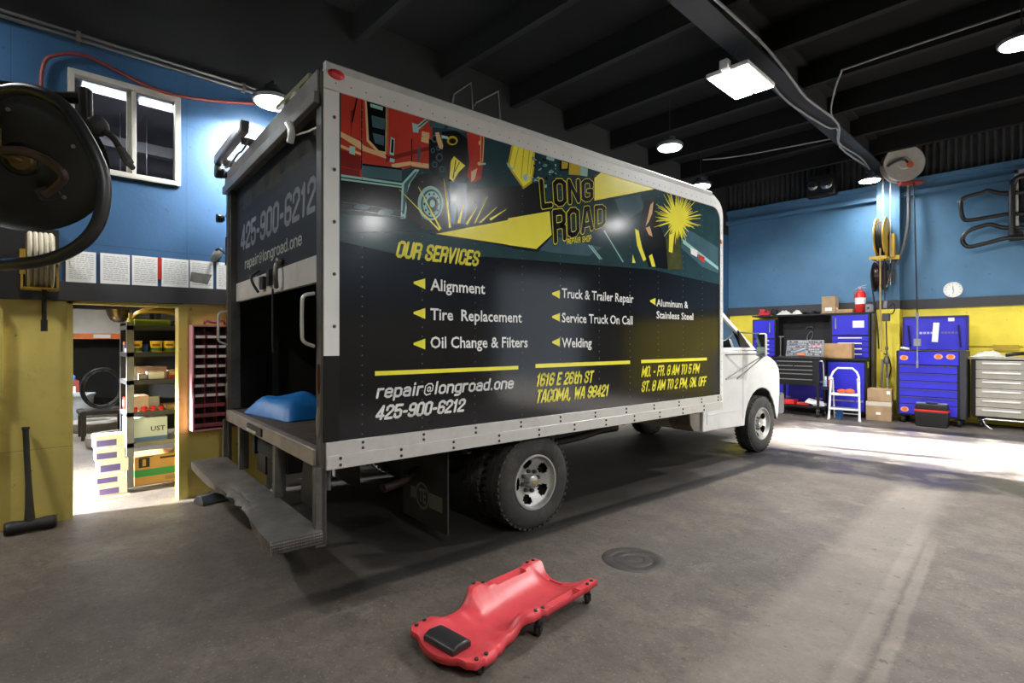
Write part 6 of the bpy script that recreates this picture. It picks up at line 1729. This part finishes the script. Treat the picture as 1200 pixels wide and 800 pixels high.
# socket set leaning open on the cart
ss_ = thing('socket_case', 'open grey case of sockets standing on the black tool cart', 'tool set', (-3.72, 11.76, 1.192), rot=(math.radians(-14), 0, 0))
MB().box(-0.36, 0.34, 0.0, 0.04, 0.0, 0.35).build('case_lid', M_grey, ss_, bevel=0.012)
random.seed(9)
so_m = [M_chrome, M_steel, M_dgrey]
sk = MB()
for r_ in range(6):
    for c__ in range(16):
        x = -0.32 + c__ * 0.041; z = 0.045 + r_ * 0.052
        if r_ in (1, 2) and 3 < c__ < 9: continue
        rr__ = random.uniform(0.010, 0.017)
        sk.lathe([(rr__, -0.003), (rr__, -0.022), (rr__ * 0.6, -0.022), (rr__ * 0.6, -0.008), (0.0, -0.008)], (x, 0, z), 'y', 10, random.choice([0, 0, 1, 2]))
so2 = sk.build('socket', so_m, ss_, smooth=30, weld=False); so2['kind'] = 'stuff'
MB().obox((-0.09, -0.016, 0.12), (0.22, 0.02, 0.03), (0, -0.4, 0)).build('ratchet', M_chrome, ss_, bevel=0.006)
MB().box(-0.12, 0.02, -0.03, -0.004, 0.015, 0.06).build('orange_insert', M_orange, ss_, bevel=0.006); MB().box(0.10, 0.30, -0.008, -0.003, 0.19, 0.26).build('pink_label', mat('label pink', '#c58a9a', 0.6, 0, 0.1), ss_, smooth=0)
o = MB().cyl((0, 0, 0.03), (0, 0, 0.42), 0.012).obox((0.02, 0, 0.42), (0.10, 0.03, 0.03)).lathe([(0.05, 0), (0.05, 0.012), (0.0, 0.03)], n=16).build('breaker_bar', M_steel, None, loc=(-4.14, 11.66, 1.181)); tag(o, 'upright steel bar tool at the left end of the black tool cart', 'tool')

# white folding step ladder
ld = thing('step_ladder', 'white two step folding ladder in front of the blue cabinet', 'ladder', (-2.93, 11.45, 0), math.radians(6))
M_lad = mat('ladder white', '#e3e3e0', 0.35, 0, 0.05)
fr_ = MB(); fr_.tube([(-0.25, 0.0, 0.0), (-0.235, 0.06, 0.50), (-0.225, 0.10, 0.83), (-0.19, 0.115, 0.92), (-0.12, 0.125, 0.99), (0.12, 0.125, 0.99), (0.19, 0.115, 0.92), (0.225, 0.10, 0.83), (0.235, 0.06, 0.50), (0.25, 0.0, 0.0)], 0.019, 10)
fr_.build('front_frame', M_lad, ld)
rf_ = MB()
rf_.tube([(-0.21, 0.36, 0.0), (-0.20, 0.10, 0.80)], 0.013, 8); rf_.tube([(0.21, 0.36, 0.0), (0.20, 0.10, 0.80)], 0.013, 8); rf_.cyl((-0.21, 0.33, 0.10), (0.21, 0.33, 0.10), 0.010)
rf_.build('rear_frame', M_lad, ld)
for z, y in ((0.20, 0.02), (0.47, 0.055)):
    s_ = MB(); s_.box(-0.235, 0.235, y - 0.05, y + 0.17, z, z + 0.035); so_ = s_.build('step', M_lad, ld, bevel=0.008)
    MB().box(-0.215, 0.215, y - 0.04, y + 0.16, z + 0.035, z + 0.039).build('tread_mat', M_grey if z < 0.3 else M_lad, so_, smooth=0)
for sx in (-1, 1):
    MB().tube([(sx * 0.252, -0.002, 0.0), (sx * 0.249, 0.004, 0.05)], 0.024, 10).build('foot', M_lad, ld); MB().cyl((sx * 0.226, 0.1, 0.72), (sx * 0.229, 0.095, 0.77), 0.023).build('joint', M_grey, ld)
o = MB().ball((-0.06, 0, 0.04), (0.075, 0.05, 0.04), 12).ball((0.07, 0.01, 0.045), (0.08, 0.05, 0.045), 12).build('work_glove', mat('glove orange', '#e65f2d', 0.7, 0, 0.15), None, loc=(-2.93, 11.55, 0.510), rot=(0, 0, 0.2)); tag(o, 'crumpled bright orange gloves on the top step of the white ladder', 'glove')
o = MB().box(-0.05, 0.05, -0.06, 0.06, 0, 0.18).cyl((0, 0, 0.18), (0, 0, 0.22), 0.025).build('blue_can', mat('can blue', '#3f78c0', 0.4, 0, 0.1), None, loc=(-3.06, 11.66, 0.0), bevel=0.012); tag(o, 'small bright blue can on the floor behind the left foot of the ladder', 'can')

# cartons beside the work station
carton('shipping_carton', 'lower tan carton with a white label, wrapped in film, right of the ladder', -2.70, -2.30, 11.92, 12.28, 0.0, 0.36, M_cardw, [(0.0, 1.0, 0.78, 1.0, mat('film tape', '#c9bfb0', 0.4, 0, 0.1)), (0.40, 0.58, 0.32, 0.45, M_paper)], rz=0.12)
carton('shipping_carton', 'upper tan carton on the film wrapped carton right of the ladder', -2.68, -2.30, 11.95, 12.29, 0.361, 0.60, M_cardw, [(0.80, 0.95, 0.6, 0.85, M_paper)], rz=0.10)
o = MB().cyl((0, 0, 0), (0.02, 0.10, 1.15), 0.022).build('metal_rod', M_chrome, None, loc=(-2.56, 12.45, 0.0)); tag(o, 'bright metal rod leaning behind the two cartons', 'rod')
o = MB().cyl((0, 0, 0), (-0.02, 0.10, 1.28), 0.018).build('pale_pipe', M_alu, None, loc=(-2.44, 12.45, 0.0)); tag(o, 'pale pipe leaning to the right of the bright metal rod', 'pipe')

# blue roller chest with raised lid
rc_ = thing('roller_chest', 'blue roller tool chest with its lid raised against the yellow wall', 'tool chest', (-1.72, 12.02, 0))
W2 = 0.50
MB().box(-W2, W2, 0, 0.50, 0.14, 1.33).build('body', M_bframe, rc_, bevel=0.006)
MB().box(-W2 + 0.04, W2 - 0.10, -0.012, 0.0, 1.08, 1.315).build('top_front', M_blue, rc_, bevel=0.004)
for k in range(5):
    z = 0.36 + k * 0.142
    d_ = MB().box(-W2 + 0.05, W2 - 0.12, -0.014, 0.0, z, z + 0.132).build('drawer', M_blue, rc_, bevel=0.004)
    MB().box(-W2 + 0.05, W2 - 0.12, -0.024, -0.010, z + 0.112, z + 0.128).build('drawer_pull', mat('pull edge', '#55537c', 0.35, 0.4, 0.1), d_, smooth=0)
MB().box(-W2 + 0.05, W2 - 0.12, -0.014, 0.0, 0.17, 0.35).build('drawer', M_blue, rc_, bevel=0.004)
MB().box(W2 - 0.09, W2, -0.03, 0.0, 0.14, 1.33).build('corner_guard', mat('guard grey', '#2c2d33', 0.55, 0, 0.1), rc_, bevel=0.01)
for x, z in ((-0.38, 1.20), (0.12, 1.23), (0.29, 1.23), (-0.37, 0.25)):
    st_ = MB(); st_.lathe([(0.0, -0.0165), (0.062, -0.0165), (0.062, -0.012)], (x, 0, z), 'y', 24, 0)
    for i in range(len(st_.v)):
        X, Y, Z = st_.v[i]; st_.v[i] = (X, Y, z + (Z - z) * 0.75)
    st_.lathe([(0.0, -0.0172), (0.042, -0.0172), (0.042, -0.0165)], (x, 0, z), 'y', 20, 1)
    st_.build('oval_sticker', [mat('sticker pale', '#e9b48a', 0.5, 0, 0.05), M_orange], rc_, smooth=0, weld=False)
ldm = MB(); ldm.box(-W2 + 0.03, W2 - 0.02, 0.44, 0.49, 1.34, 1.97)
lo_ = ldm.build('lid', mat('chest lid blue', '#3835c0', 0.35, 0, 0.1, 3), rc_, bevel=0.01)
fr2 = MB(); fr2.box(-W2 + 0.03, W2 - 0.02, 0.425, 0.442, 1.94, 1.975); fr2.box(-W2 + 0.02, -W2 + 0.05, 0.42, 0.49, 1.34, 1.97); fr2.box(W2 - 0.04, W2 - 0.01, 0.42, 0.49, 1.34, 1.97)
fr2.build('lid_rim', mat('lid rim', '#2a2866', 0.4, 0, 0.1), lo_, smooth=0)
for x in (-0.36, 0.38):
    MB().cyl((x, 0.42, 1.40), (x - 0.03, 0.42, 1.80), 0.012).build('gas_strut', M_black, lo_)
em_ = MB()
for k in range(4):
    em_.box(-0.22 + k * 0.055, -0.18 + k * 0.055, 0.437, 0.44, 1.64, 1.68)
for k in range(5):
    em_.box(0.10 + k * 0.05, 0.135 + k * 0.05, 0.437, 0.44, 1.645, 1.68, 1)
em_.build('lid_lettering', [mat('lettering pale', '#b9b8dd', 0.4, 0, 0.1), mat('lettering gold', '#6f6788', 0.4, 0, 0.2)], lo_, smooth=0, weld=False)
MB().obox((0.02, 0.43, 1.67), (0.09, 0.012, 0.36), (0, 0.07, 0)).build('white_strip', M_paper, lo_, smooth=0); MB().box(0.20, 0.29, 0.436, 0.44, 1.87, 1.935).build('lid_label', M_paper, lo_, smooth=0)
for sx in (-1, 1):
    for sy in (0.08, 0.42):
        MB().lathe([(0.0, -0.03), (0.05, -0.03), (0.065, -0.02), (0.065, 0.02), (0.05, 0.03), (0.0, 0.03)], (sx * (W2 - 0.10), sy, 0.065), 'x', 20).box(sx * (W2 - 0.10) - 0.04, sx * (W2 - 0.10) + 0.04, sy - 0.05, sy + 0.05, 0.115, 0.145).build('caster_wheel', M_rubber, rc_)
o = MB().obox((0, 0, 0.04), (0.14, 0.10, 0.05), (0, 0.2, 0.2)).build('white_rag', M_paper, None, loc=(-2.12, 12.2, 1.331), bevel=0.015); tag(o, 'white folded rag on the left edge of the blue roller chest', 'cloth')
# black plastic tool box on the floor
tb = thing('tool_box', 'black plastic tool box with a red band on the floor before the blue chest', 'tool box', (-1.66, 11.80, 0))
MB().prism([(-0.22, 0.0), (0.22, 0.0), (0.235, 0.26), (-0.235, 0.26)], 'y', -0.11, 0.11).build('box_body', M_black, tb, bevel=0.012)
MB().box(-0.24, 0.24, -0.115, 0.115, 0.26, 0.30).build('red_band', M_red, tb, bevel=0.006)
MB().prism([(-0.235, 0.30), (0.235, 0.30), (0.215, 0.40), (-0.215, 0.40)], 'y', -0.11, 0.11).build('lid', M_black, tb, bevel=0.015)
for x in (-0.15, 0.15):
    MB().box(x - 0.07, x + 0.07, -0.08, 0.08, 0.40, 0.415).build('lid_tray', M_grey, tb, bevel=0.01)
MB().tube([(-0.09, 0, 0.395), (-0.08, -0.02, 0.425), (0.08, -0.02, 0.425), (0.09, 0, 0.395)], 0.014, 8).build('handle', M_dgrey, tb)

# stainless drawer bench at the right edge
sb = thing('steel_bench', 'stainless steel drawer workbench at the right edge of the view', 'workbench', (0.30, 12.26, 0))
M_ss = mat('brushed stainless', '#c6c4bf', 0.36, 0.85, 0.10, 4, 0.03, 60)
SBW = 1.48
MB().box(-SBW, SBW, 0.0, 0.55, 0.18, 1.19).build('body', M_bframe, sb, bevel=0.005)
MB().box(-SBW - 0.04, SBW, -0.04, 0.58, 1.19, 1.235).build('worktop', M_ss, sb, bevel=0.006)
for c0 in range(4):
    x0 = -SBW + 0.06 + c0 * 0.72
    for k in range(6):
        z = 0.205 + k * 0.162
        d_ = MB().box(x0, x0 + 0.66, -0.016, 0.0, z, z + 0.155).build('drawer', M_ss, sb, bevel=0.004)
        hb_ = MB(); hb_.box(x0 + 0.09, x0 + 0.57, -0.044, -0.030, z + 0.095, z + 0.122); hb_.box(x0 + 0.10, x0 + 0.12, -0.032, -0.016, z + 0.10, z + 0.12); hb_.box(x0 + 0.54, x0 + 0.56, -0.032, -0.016, z + 0.10, z + 0.12)
        hb_.build('drawer_handle', M_white, d_, smooth=0)
MB().tube([(-SBW + 0.28, -0.10, 0.0), (-SBW + 0.20, -0.10, 0.06), (-SBW + 0.16, -0.10, 0.15), (-SBW + 0.20, -0.10, 0.165), (SBW - 0.2, -0.10, 0.165)], 0.014, 8).build('foot_rail', M_chrome, sb)
for x in (-SBW + 0.12, SBW - 0.12):
    for y in (0.08, 0.47):
        MB().lathe([(0.0, -0.025), (0.05, -0.025), (0.06, 0.0), (0.05, 0.025), (0.0, 0.025)], (x, y, 0.06), 'x', 18).box(x - 0.04, x + 0.04, y - 0.05, y + 0.05, 0.11, 0.185).build('caster_wheel', M_rubber, sb)
pg = MB(); n = 8
vs = [((i / n * 2 - 1) * 0.22, (j / n * 2 - 1) * 0.12, 0.004 + max(0, (1 - (i / n * 2 - 1) ** 2) * (1 - (j / n * 2 - 1) ** 2)) * 0.09 * (1 + 0.4 * math.sin(4 * i) * math.cos(5 * j))) for i in range(n + 1) for j in range(n + 1)]
pg.add(vs, [(i * (n + 1) + j, (i + 1) * (n + 1) + j, (i + 1) * (n + 1) + j + 1, i * (n + 1) + j + 1) for i in range(n) for j in range(n)])
o = pg.build('plastic_bag', mat('pale plastic', '#d3d0c4', 0.35, 0, 0.08), None, loc=(-0.96, 12.45, 1.236), smooth=60); tag(o, 'crumpled pale plastic bag on the left end of the stainless bench', 'bag')
o = MB().tube([(-0.18, 0, 0.03), (-0.05, -0.03, 0.05), (0.03, 0.02, 0.06), (0.14, 0.0, 0.04)], 0.03, 10, 0, 4).ball((0.10, 0, 0.07), (0.06, 0.05, 0.05), 12).build('air_tool', M_black, None, loc=(-0.56, 12.4, 1.237)); tag(o, 'black air tool lying on the stainless bench', 'tool')
o = MB().box(-0.05, 0.05, -0.08, 0.08, 0, 0.18).lathe([(0.05, 0.18), (0.04, 0.24), (0.0, 0.24)], n=12).build('battery_pack', M_blackm, None, loc=(-0.30, 12.5, 1.236), bevel=0.015); tag(o, 'upright black battery tool at the right edge of the stainless bench', 'tool')
o = MB().box(-0.17, 0.17, 0, 0.045, 0, 0.11).box(-0.14, -0.02, -0.006, 0, 0.02, 0.09).box(0.02, 0.14, -0.006, 0, 0.02, 0.09).tube([(-0.17, 0.02, 0.08), (-0.7, 0.02, 0.085)], 0.01, 6).tube([(0.17, 0.02, 0.08), (1.6, 0.02, 0.085)], 0.01, 6).build('outlet_box', mat('outlet yellow', '#b59a2c', 0.5, 0, 0.15), None, loc=(-0.77, YB - 0.046, 1.33)); tag(o, 'yellow painted double power outlet on the wall above the stainless bench', 'outlet')

# clock
ck = thing('wall_clock', 'round white wall clock on the blue wall above the blue chest', 'clock', (-1.50, YB, 2.475))
MB().lathe([(0.0, -0.02), (0.125, -0.02), (0.135, -0.03), (0.145, -0.02), (0.145, 0.0)], n=36, axis='y').build('clock_case', M_white, ck)
fcx = MB(); fcx.lathe([(0.122, -0.021), (0.0, -0.021)], n=32, axis='y'); fcx.build('clock_face', M_paper, ck, smooth=0)
hn_ = MB(); hn_.obox((0.0, -0.023, 0.03), (0.008, 0.002, 0.07)); hn_.obox((0.005, -0.023, -0.035), (0.007, 0.002, 0.09), (0, 0.15, 0)); hn_.build('clock_hand', M_black, ck, smooth=0)
tk = MB()
for k in range(12):
    a = 2 * PI * k / 12; tk.obox((0.108 * math.sin(a), -0.0222, 0.108 * math.cos(a)), (0.006, 0.001, 0.016), (0, a, 0))
tk.build('hour_marks', M_dgrey, ck, smooth=0)

# ------------------------------------------------------------------ reels and lines on the steel column
yr = thing('air_reel', 'yellow hose reel mounted on the blue steel column', 'reel', (-2.53, YB - 0.42, 3.55))
MB().lathe([(0.05, -0.09), (0.36, -0.09), (0.39, -0.08), (0.39, -0.065), (0.10, -0.06)], (0, 0, 0), 'x', 32).lathe([(0.05, 0.09), (0.36, 0.09), (0.39, 0.08), (0.39, 0.065), (0.10, 0.06)], (0, 0, 0), 'x', 32).build('reel_flange', mat('hose reel yellow', '#d8b340', 0.4, 0.1, 0.12), yr)
c = MB()
for k in range(4):
    n = 26; c.tube([(-0.05 + k * 0.033, 0.30 * math.cos(2 * PI * i / n), 0.30 * math.sin(2 * PI * i / n)) for i in range(n)], 0.02, 8, closed=True)
c.build('wound_hose', M_rubber, yr)
MB().box(-0.14, 0.26, 0.08, 0.16, -0.44, -0.36).box(0.11, 0.19, 0.02, 0.14, -0.40, 0.06).box(-0.15, -0.12, -0.30, 0.16, -0.44, -0.40).box(0.10, 0.13, -0.30, 0.16, -0.44, -0.40).box(-0.15, 0.13, -0.33, -0.30, -0.46, -0.40).build('reel_frame', mat('hose reel yellow', '#d8b340'), yr, smooth=0, weld=False)
dr_ = thing('cord_reel', 'dark red hose reel on the column below the yellow reel', 'reel', (-2.57, YB - 0.42, 2.78))
MB().lathe([(0.0, -0.10), (0.28, -0.10), (0.30, -0.085), (0.28, -0.07), (0.18, -0.06), (0.18, 0.06), (0.28, 0.07), (0.30, 0.085), (0.28, 0.10), (0.0, 0.10)], (0, 0, 0), 'x', 32).build('reel_body', mat('reel dark red', '#3a2626', 0.4, 0.2, 0.2), dr_)
MB().box(-0.02, 0.22, 0.06, 0.16, -0.12, 0.12).tube([(0.14, -0.2, -0.25), (0.2, -0.1, 0.1), (0.17, 0.05, 0.3)], 0.02, 8, 0, 4).build('reel_bracket', M_steel, dr_)
o = MB().tube([(-2.50, YB - 0.74, 3.30), (-2.50, YB - 0.74, 2.2), (-2.49, YB - 0.72, 1.45), (-2.49, YB - 0.70, 1.30)], 0.014, 8).build('yellow_line', mat('line tan', '#b3995c', 0.6, 0, 0.1)); tag(o, 'tan air line hanging from the yellow reel down past the dark board', 'hose')
o = MB().tube([(-2.655, YB - 0.712, 2.82), (-2.64, YB - 0.725, 2.6), (-2.57, YB - 0.72, 2.0), (-2.54, YB - 0.72, 1.62), (-2.53, YB - 0.72, 1.36)], 0.013, 8).build('dark_line', M_rubber); tag(o, 'dark air line hanging from the dark red reel beside the tan line', 'hose')
pc = thing('pendant_control', 'black pendant hoist control on its cable in front of the steel column', 'control', (-2.40, YB - 0.72, 1.92))
MB().tube([(-0.03, 0, 0.2), (-0.03, 0.0, 1.0), (-0.10, 0.2, 1.6)], 0.010, 8, 0, 3).build('cable', M_rubber, pc)
MB().tube([(-0.03, 0, 0.22), (-0.02, 0, 0.32), (-0.02, 0, 0.36)], 0.028, 10).build('cable_clamp', M_grey, pc)
MB().box(-0.07, 0.05, -0.05, 0.05, -0.03, 0.12).build('control_box', M_dgrey, pc, bevel=0.015)
MB().tube([(-0.01, 0, -0.02), (0.0, 0.0, -0.5), (0.0, 0, -0.95)], 0.011, 8).tube([(0.03, 0, 0.22), (0.10, 0, 0.30), (0.13, 0, 0.22), (0.10, 0, 0.12), (0.04, 0, 0.10)], 0.010, 6, 0, 4).build('lower_cable', M_rubber, pc)
MB().ball((0.0, 0, -0.55), (0.03, 0.03, 0.05), 10).build('cable_joint', M_steel, pc); MB().lathe([(0.0, -0.86), (0.05, -0.84), (0.055, -0.78), (0.03, -0.70), (0.0, -0.70)], n=14).build('hook_block', M_steel, pc); MB().lathe([(0.0, -1.12), (0.014, -1.12), (0.014, -0.95), (0.0, -0.95)], n=10).build('hook_end', M_steel, pc)
o = MB().tube([(-2.30, YB - 0.20, 1.25), (-2.62, YB - 0.20, 1.26)], 0.008, 6).tube([(-2.62, YB - 0.21, 1.28), (-2.48, YB - 0.28, 1.22), (-2.42, YB - 0.28, 0.98), (-2.46, YB - 0.28, 0.75)], 0.012, 8, 0, 4).build('looped_cable', M_rubber); tag(o, 'black cable looping down the yellow column above the cartons', 'cable')
o = MB().cyl((-2.52, YB - 0.42, 4.73), (-2.52, YB - 0.42, 3.95), 0.013).cyl((-2.40, YB - 0.42, 4.70), (-2.40, YB - 0.42, 2.6), 0.010).build('drop_rod', M_alu); tag(o, 'pale rods dropping from the ceiling light to the yellow reel', 'rod')
# hook line with pneumatic tool hanging before the chest lid
ht = thing('hanging_tool_line', 'thin cable with a grey inline tool hanging in front of the blue chest lid', 'cable', (-1.885, 11.90, 2.0))
MB().cyl((-0.12, 0.42, 2.50), (0, 0, 0.0), 0.011).build('cable', M_rubber, ht)
MB().cyl((0, 0, 0.02), (0, 0, -0.08), 0.024).cyl((0, 0, -0.08), (0, 0, -0.45), 0.014).box(-0.05, 0.05, -0.03, 0.03, -0.58, -0.45).cyl((0, 0, -0.58), (0, 0, -0.85), 0.012).cyl((0, 0, -0.85), (0, 0, -0.98), 0.018).build('inline_tool', M_grey, ht)
# pipe and hose feeding the reels
o = MB().tube([(-2.14, YB - 0.25, 4.50), (-2.14, YB - 0.25, 4.25), (-2.14, YB - 0.28, 3.8), (-2.20, YB - 0.28, 3.4), (-2.28, YB - 0.28, 3.15), (-2.34, YB - 0.28, 3.02)], 0.03, 10, 0, 5).build('feed_hose', mat('feed hose', '#4d4f52', 0.5, 0.2, 0.15)); tag(o, 'thick grey hose curving down beside the steel column to the reels', 'hose')
tv = thing('tee_valve', 'small brass tee valve at the top of the thick grey hose', 'valve', (-2.14, YB - 0.25, 4.56)); MB().cyl((-0.09, 0, 0), (0.09, 0, 0), 0.028).cyl((0, 0, -0.05), (0, 0, 0.05), 0.028).build('valve_body', mat('brass bright', '#c9a84a', 0.35, 0.6, 0.1), tv); MB().cyl((0, -0.02, 0.05), (0.08, -0.05, 0.07), 0.01).build('lever', M_yel, tv)
# reel of white cable at the ceiling
wc = thing('cable_reel', 'round white cable reel with a red guard hanging under the ceiling beam end', 'reel', (-2.19, YB - 0.55, 4.88), math.radians(32))
MB().lathe([(0.0, -0.10), (0.10, -0.10), (0.12, -0.085), (0.26, -0.09), (0.34, -0.10), (0.345, -0.08), (0.33, -0.07)], (0, 0, 0), 'y', 36).lathe([(0.0, 0.10), (0.34, 0.10), (0.345, 0.08), (0.33, 0.07)], (0, 0, 0), 'y', 36).lathe([(0.31, -0.07), (0.31, 0.07)], (0, 0, 0), 'y', 36).build('reel_drum', mat('reel white', '#a5a29c', 0.5, 0.1, 0.1, 5, dirt='#5f5a52', dirt_amt=0.4), wc)
MB().tube([(-0.28, -0.11, -0.05), (-0.15, -0.13, 0.03), (-0.02, -0.12, 0.06), (0.05, -0.12, 0.0)], 0.02, 8, 0, 4).build('reel_cable', M_black, wc); MB().lathe([(0.06, -0.105), (0.0, -0.11)], (0.09, 0, -0.04), 'y', 14).build('red_sticker', mat('sticker rust', '#b5502e', 0.5, 0, 0.1), wc, smooth=0)
MB().box(-0.05, 0.32, -0.08, 0.08, -0.40, -0.33).build('guard', mat('guard red', '#8c2a22', 0.5, 0, 0.15), wc, bevel=0.02); MB().box(0.30, 0.42, -0.03, 0.03, -0.37, -0.34).build('stop_bolt', M_chrome, wc, smooth=0)
MB().box(-0.04, 0.04, -0.06, 0.06, 0.30, ZC - 4.88).build('hanger_plate', M_dsteel, wc, smooth=0)
# camera like flood lamp high on the back wall
fl_ = thing('flood_lamp', 'black rectangular flood lamp under the ceiling on the back wall, left of the ceiling light', 'lamp', (-3.62, YB - 0.42, 4.82))
MB().box(-0.30, 0.26, 0, 0.25, -0.22, 0.22).build('housing', M_black, fl_, bevel=0.03)
for x, s_ in ((-0.16, 0.10), (0.10, 0.12)):
    MB().ball((x, -0.005, 0.02), (s_, 0.03, s_ * 1.1), 18).build('lamp_glass', mat('lamp chrome', '#8f9296', 0.12, 0.9, 0.05), fl_)
MB().box(-0.20, 0.16, -0.03, 0.0, -0.24, -0.19).build('lower_lip', M_dsteel, fl_, bevel=0.006); MB().box(-0.05, 0.05, 0.05, 0.15, 0.22, ZC - 4.82).build('bracket', M_black, fl_, smooth=0)

# pipe rack of bent black tubes on the back wall at the right
bp_ = thing('pipe_rack', 'bent black steel tubes mounted high on the blue wall at the right edge', 'rack', (-0.66, YB, 3.9))
def R_(px, py, y=YB - 0.30):
    return on_y(px, py, y) - Vector((-0.66, YB, 3.9))
up = MB()
up.tube([R_(1262, 218), R_(1205, 224), R_(1188, 226), R_(1170, 226), R_(1158, 223), R_(1150, 226), R_(1137, 229), R_(1128, 233), R_(1126, 240), R_(1127, 250), R_(1129, 256), R_(1134, 258), R_(1150, 256), R_(1180, 251), R_(1205, 250), R_(1262, 246)], 0.034, 10, 0, 3)
up.build('upper_tube', M_black, bp_)
lw = MB(); lw.tube([R_(1262, 262), R_(1205, 266), R_(1185, 267), R_(1172, 266), R_(1162, 263), R_(1154, 264), R_(1138, 269), R_(1130, 275), R_(1128, 282), R_(1131, 287), R_(1137, 289), R_(1155, 285), R_(1180, 279), R_(1205, 278), R_(1262, 272)], 0.036, 10, 0, 3)
lw.build('lower_tube', M_black, bp_)
MB().tube([R_(1186, 276, YB - 0.36), R_(1186, 225, YB - 0.36), R_(1188, 214, YB - 0.36), R_(1196, 207, YB - 0.36), R_(1225, 203, YB - 0.36)], 0.045, 10, 0, 3).build('upright_tube', M_black, bp_)
MB().tube([R_(1122, 236), R_(1130, 236)], 0.02, 8).build('end_bolt', M_chrome, bp_)
pr_ = MB(); a = R_(1189, 200, YB - 0.25); b2 = R_(1260, 290, YB - 0.25)
pr_.box(a.x, a.x + 0.05, -0.29, -0.02, b2.z + 0.4, a.z); pr_.box(a.x, a.x + 0.9, -0.29, -0.02, a.z - 0.06, a.z); pr_.box(a.x + 0.08, a.x + 0.9, -0.26, -0.02, b2.z + 0.55, a.z - 0.1, 1); pr_.box(a.x - 0.08, a.x + 0.1, -0.31, -0.02, -0.62, -0.50, 1)
pr_.build('wall_bracket', [M_alu, M_blackm], bp_, smooth=0, weld=False)

# conduits and cables under the ceiling beam
o = MB().tube([(x, y, z) for x, y, z in ((-2.40, 4.6, 4.86), (-2.38, 6.0, 4.87), (-2.44, 7.1, 4.88), (-2.50, 8.0, 4.87), (-2.46, 9.3, 4.87), (-2.72, 10.4, 4.86), (-2.66, 12.0, 4.86))], 0.016, 8, 0, 4).build('beam_cable', mat('cable grey', '#7a7a7a', 0.5, 0, 0.1)); tag(o, 'grey cable wandering along the right edge of the ceiling beam', 'cable')
o = MB().tube([(-2.66, 6.4, 4.86), (-2.66, 7.1, 4.86), (-2.72, 8.0, 4.87), (-2.62, 9.3, 4.87), (-2.52, 9.5, 4.87), (-2.68, 10.2, 4.86), (-2.62, 11.3, 4.86), (-2.66, 12.1, 4.84)], 0.014, 8, 0, 4).build('beam_cable', mat('cable grey', '#7a7a7a')); tag(o, 'grey cable along the left edge of the ceiling beam from the panel light', 'cable')
o = MB().tube([(-2.47, 9.3, 4.87), (-2.42, 8.8, 4.92), (-2.05, 7.85, 4.98), (-1.85, 7.75, 4.99), (-0.6, 7.72, 4.99), (1.5, 7.72, 4.99)], 0.012, 8, 0, 5).build('light_conduit', mat('cable grey', '#7a7a7a')); tag(o, 'thin conduit crossing from the ceiling beam to the light at the right edge', 'conduit')
o = MB().tube([(-2.76, 10.2, 4.97), (-4.2, 9.9, 4.97), (-4.83, 9.62, 4.98)], 0.012, 8, 0, 5).build('light_conduit', mat('cable grey', '#7a7a7a')); tag(o, 'thin conduit crossing from the ceiling beam to the light over the truck front', 'conduit')
# wire stubs rising above the truck roof
for k, (lab, pts) in enumerate((('left one of two bent thin wires on the black wall above the truck roof', ((530, 122), (532, 110), (552, 97), (554, 128))), ('right one of two bent thin wires on the black wall above the truck roof', ((556, 124), (558, 120), (584, 107), (586, 140))))):
    o = MB().tube([on_x(px, py, XL + 0.012) for px, py in pts], 0.012, 6).build('hanging_wire', mat('cable grey', '#7a7a7a')); tag(o, lab, 'wire', 'wires above the truck')
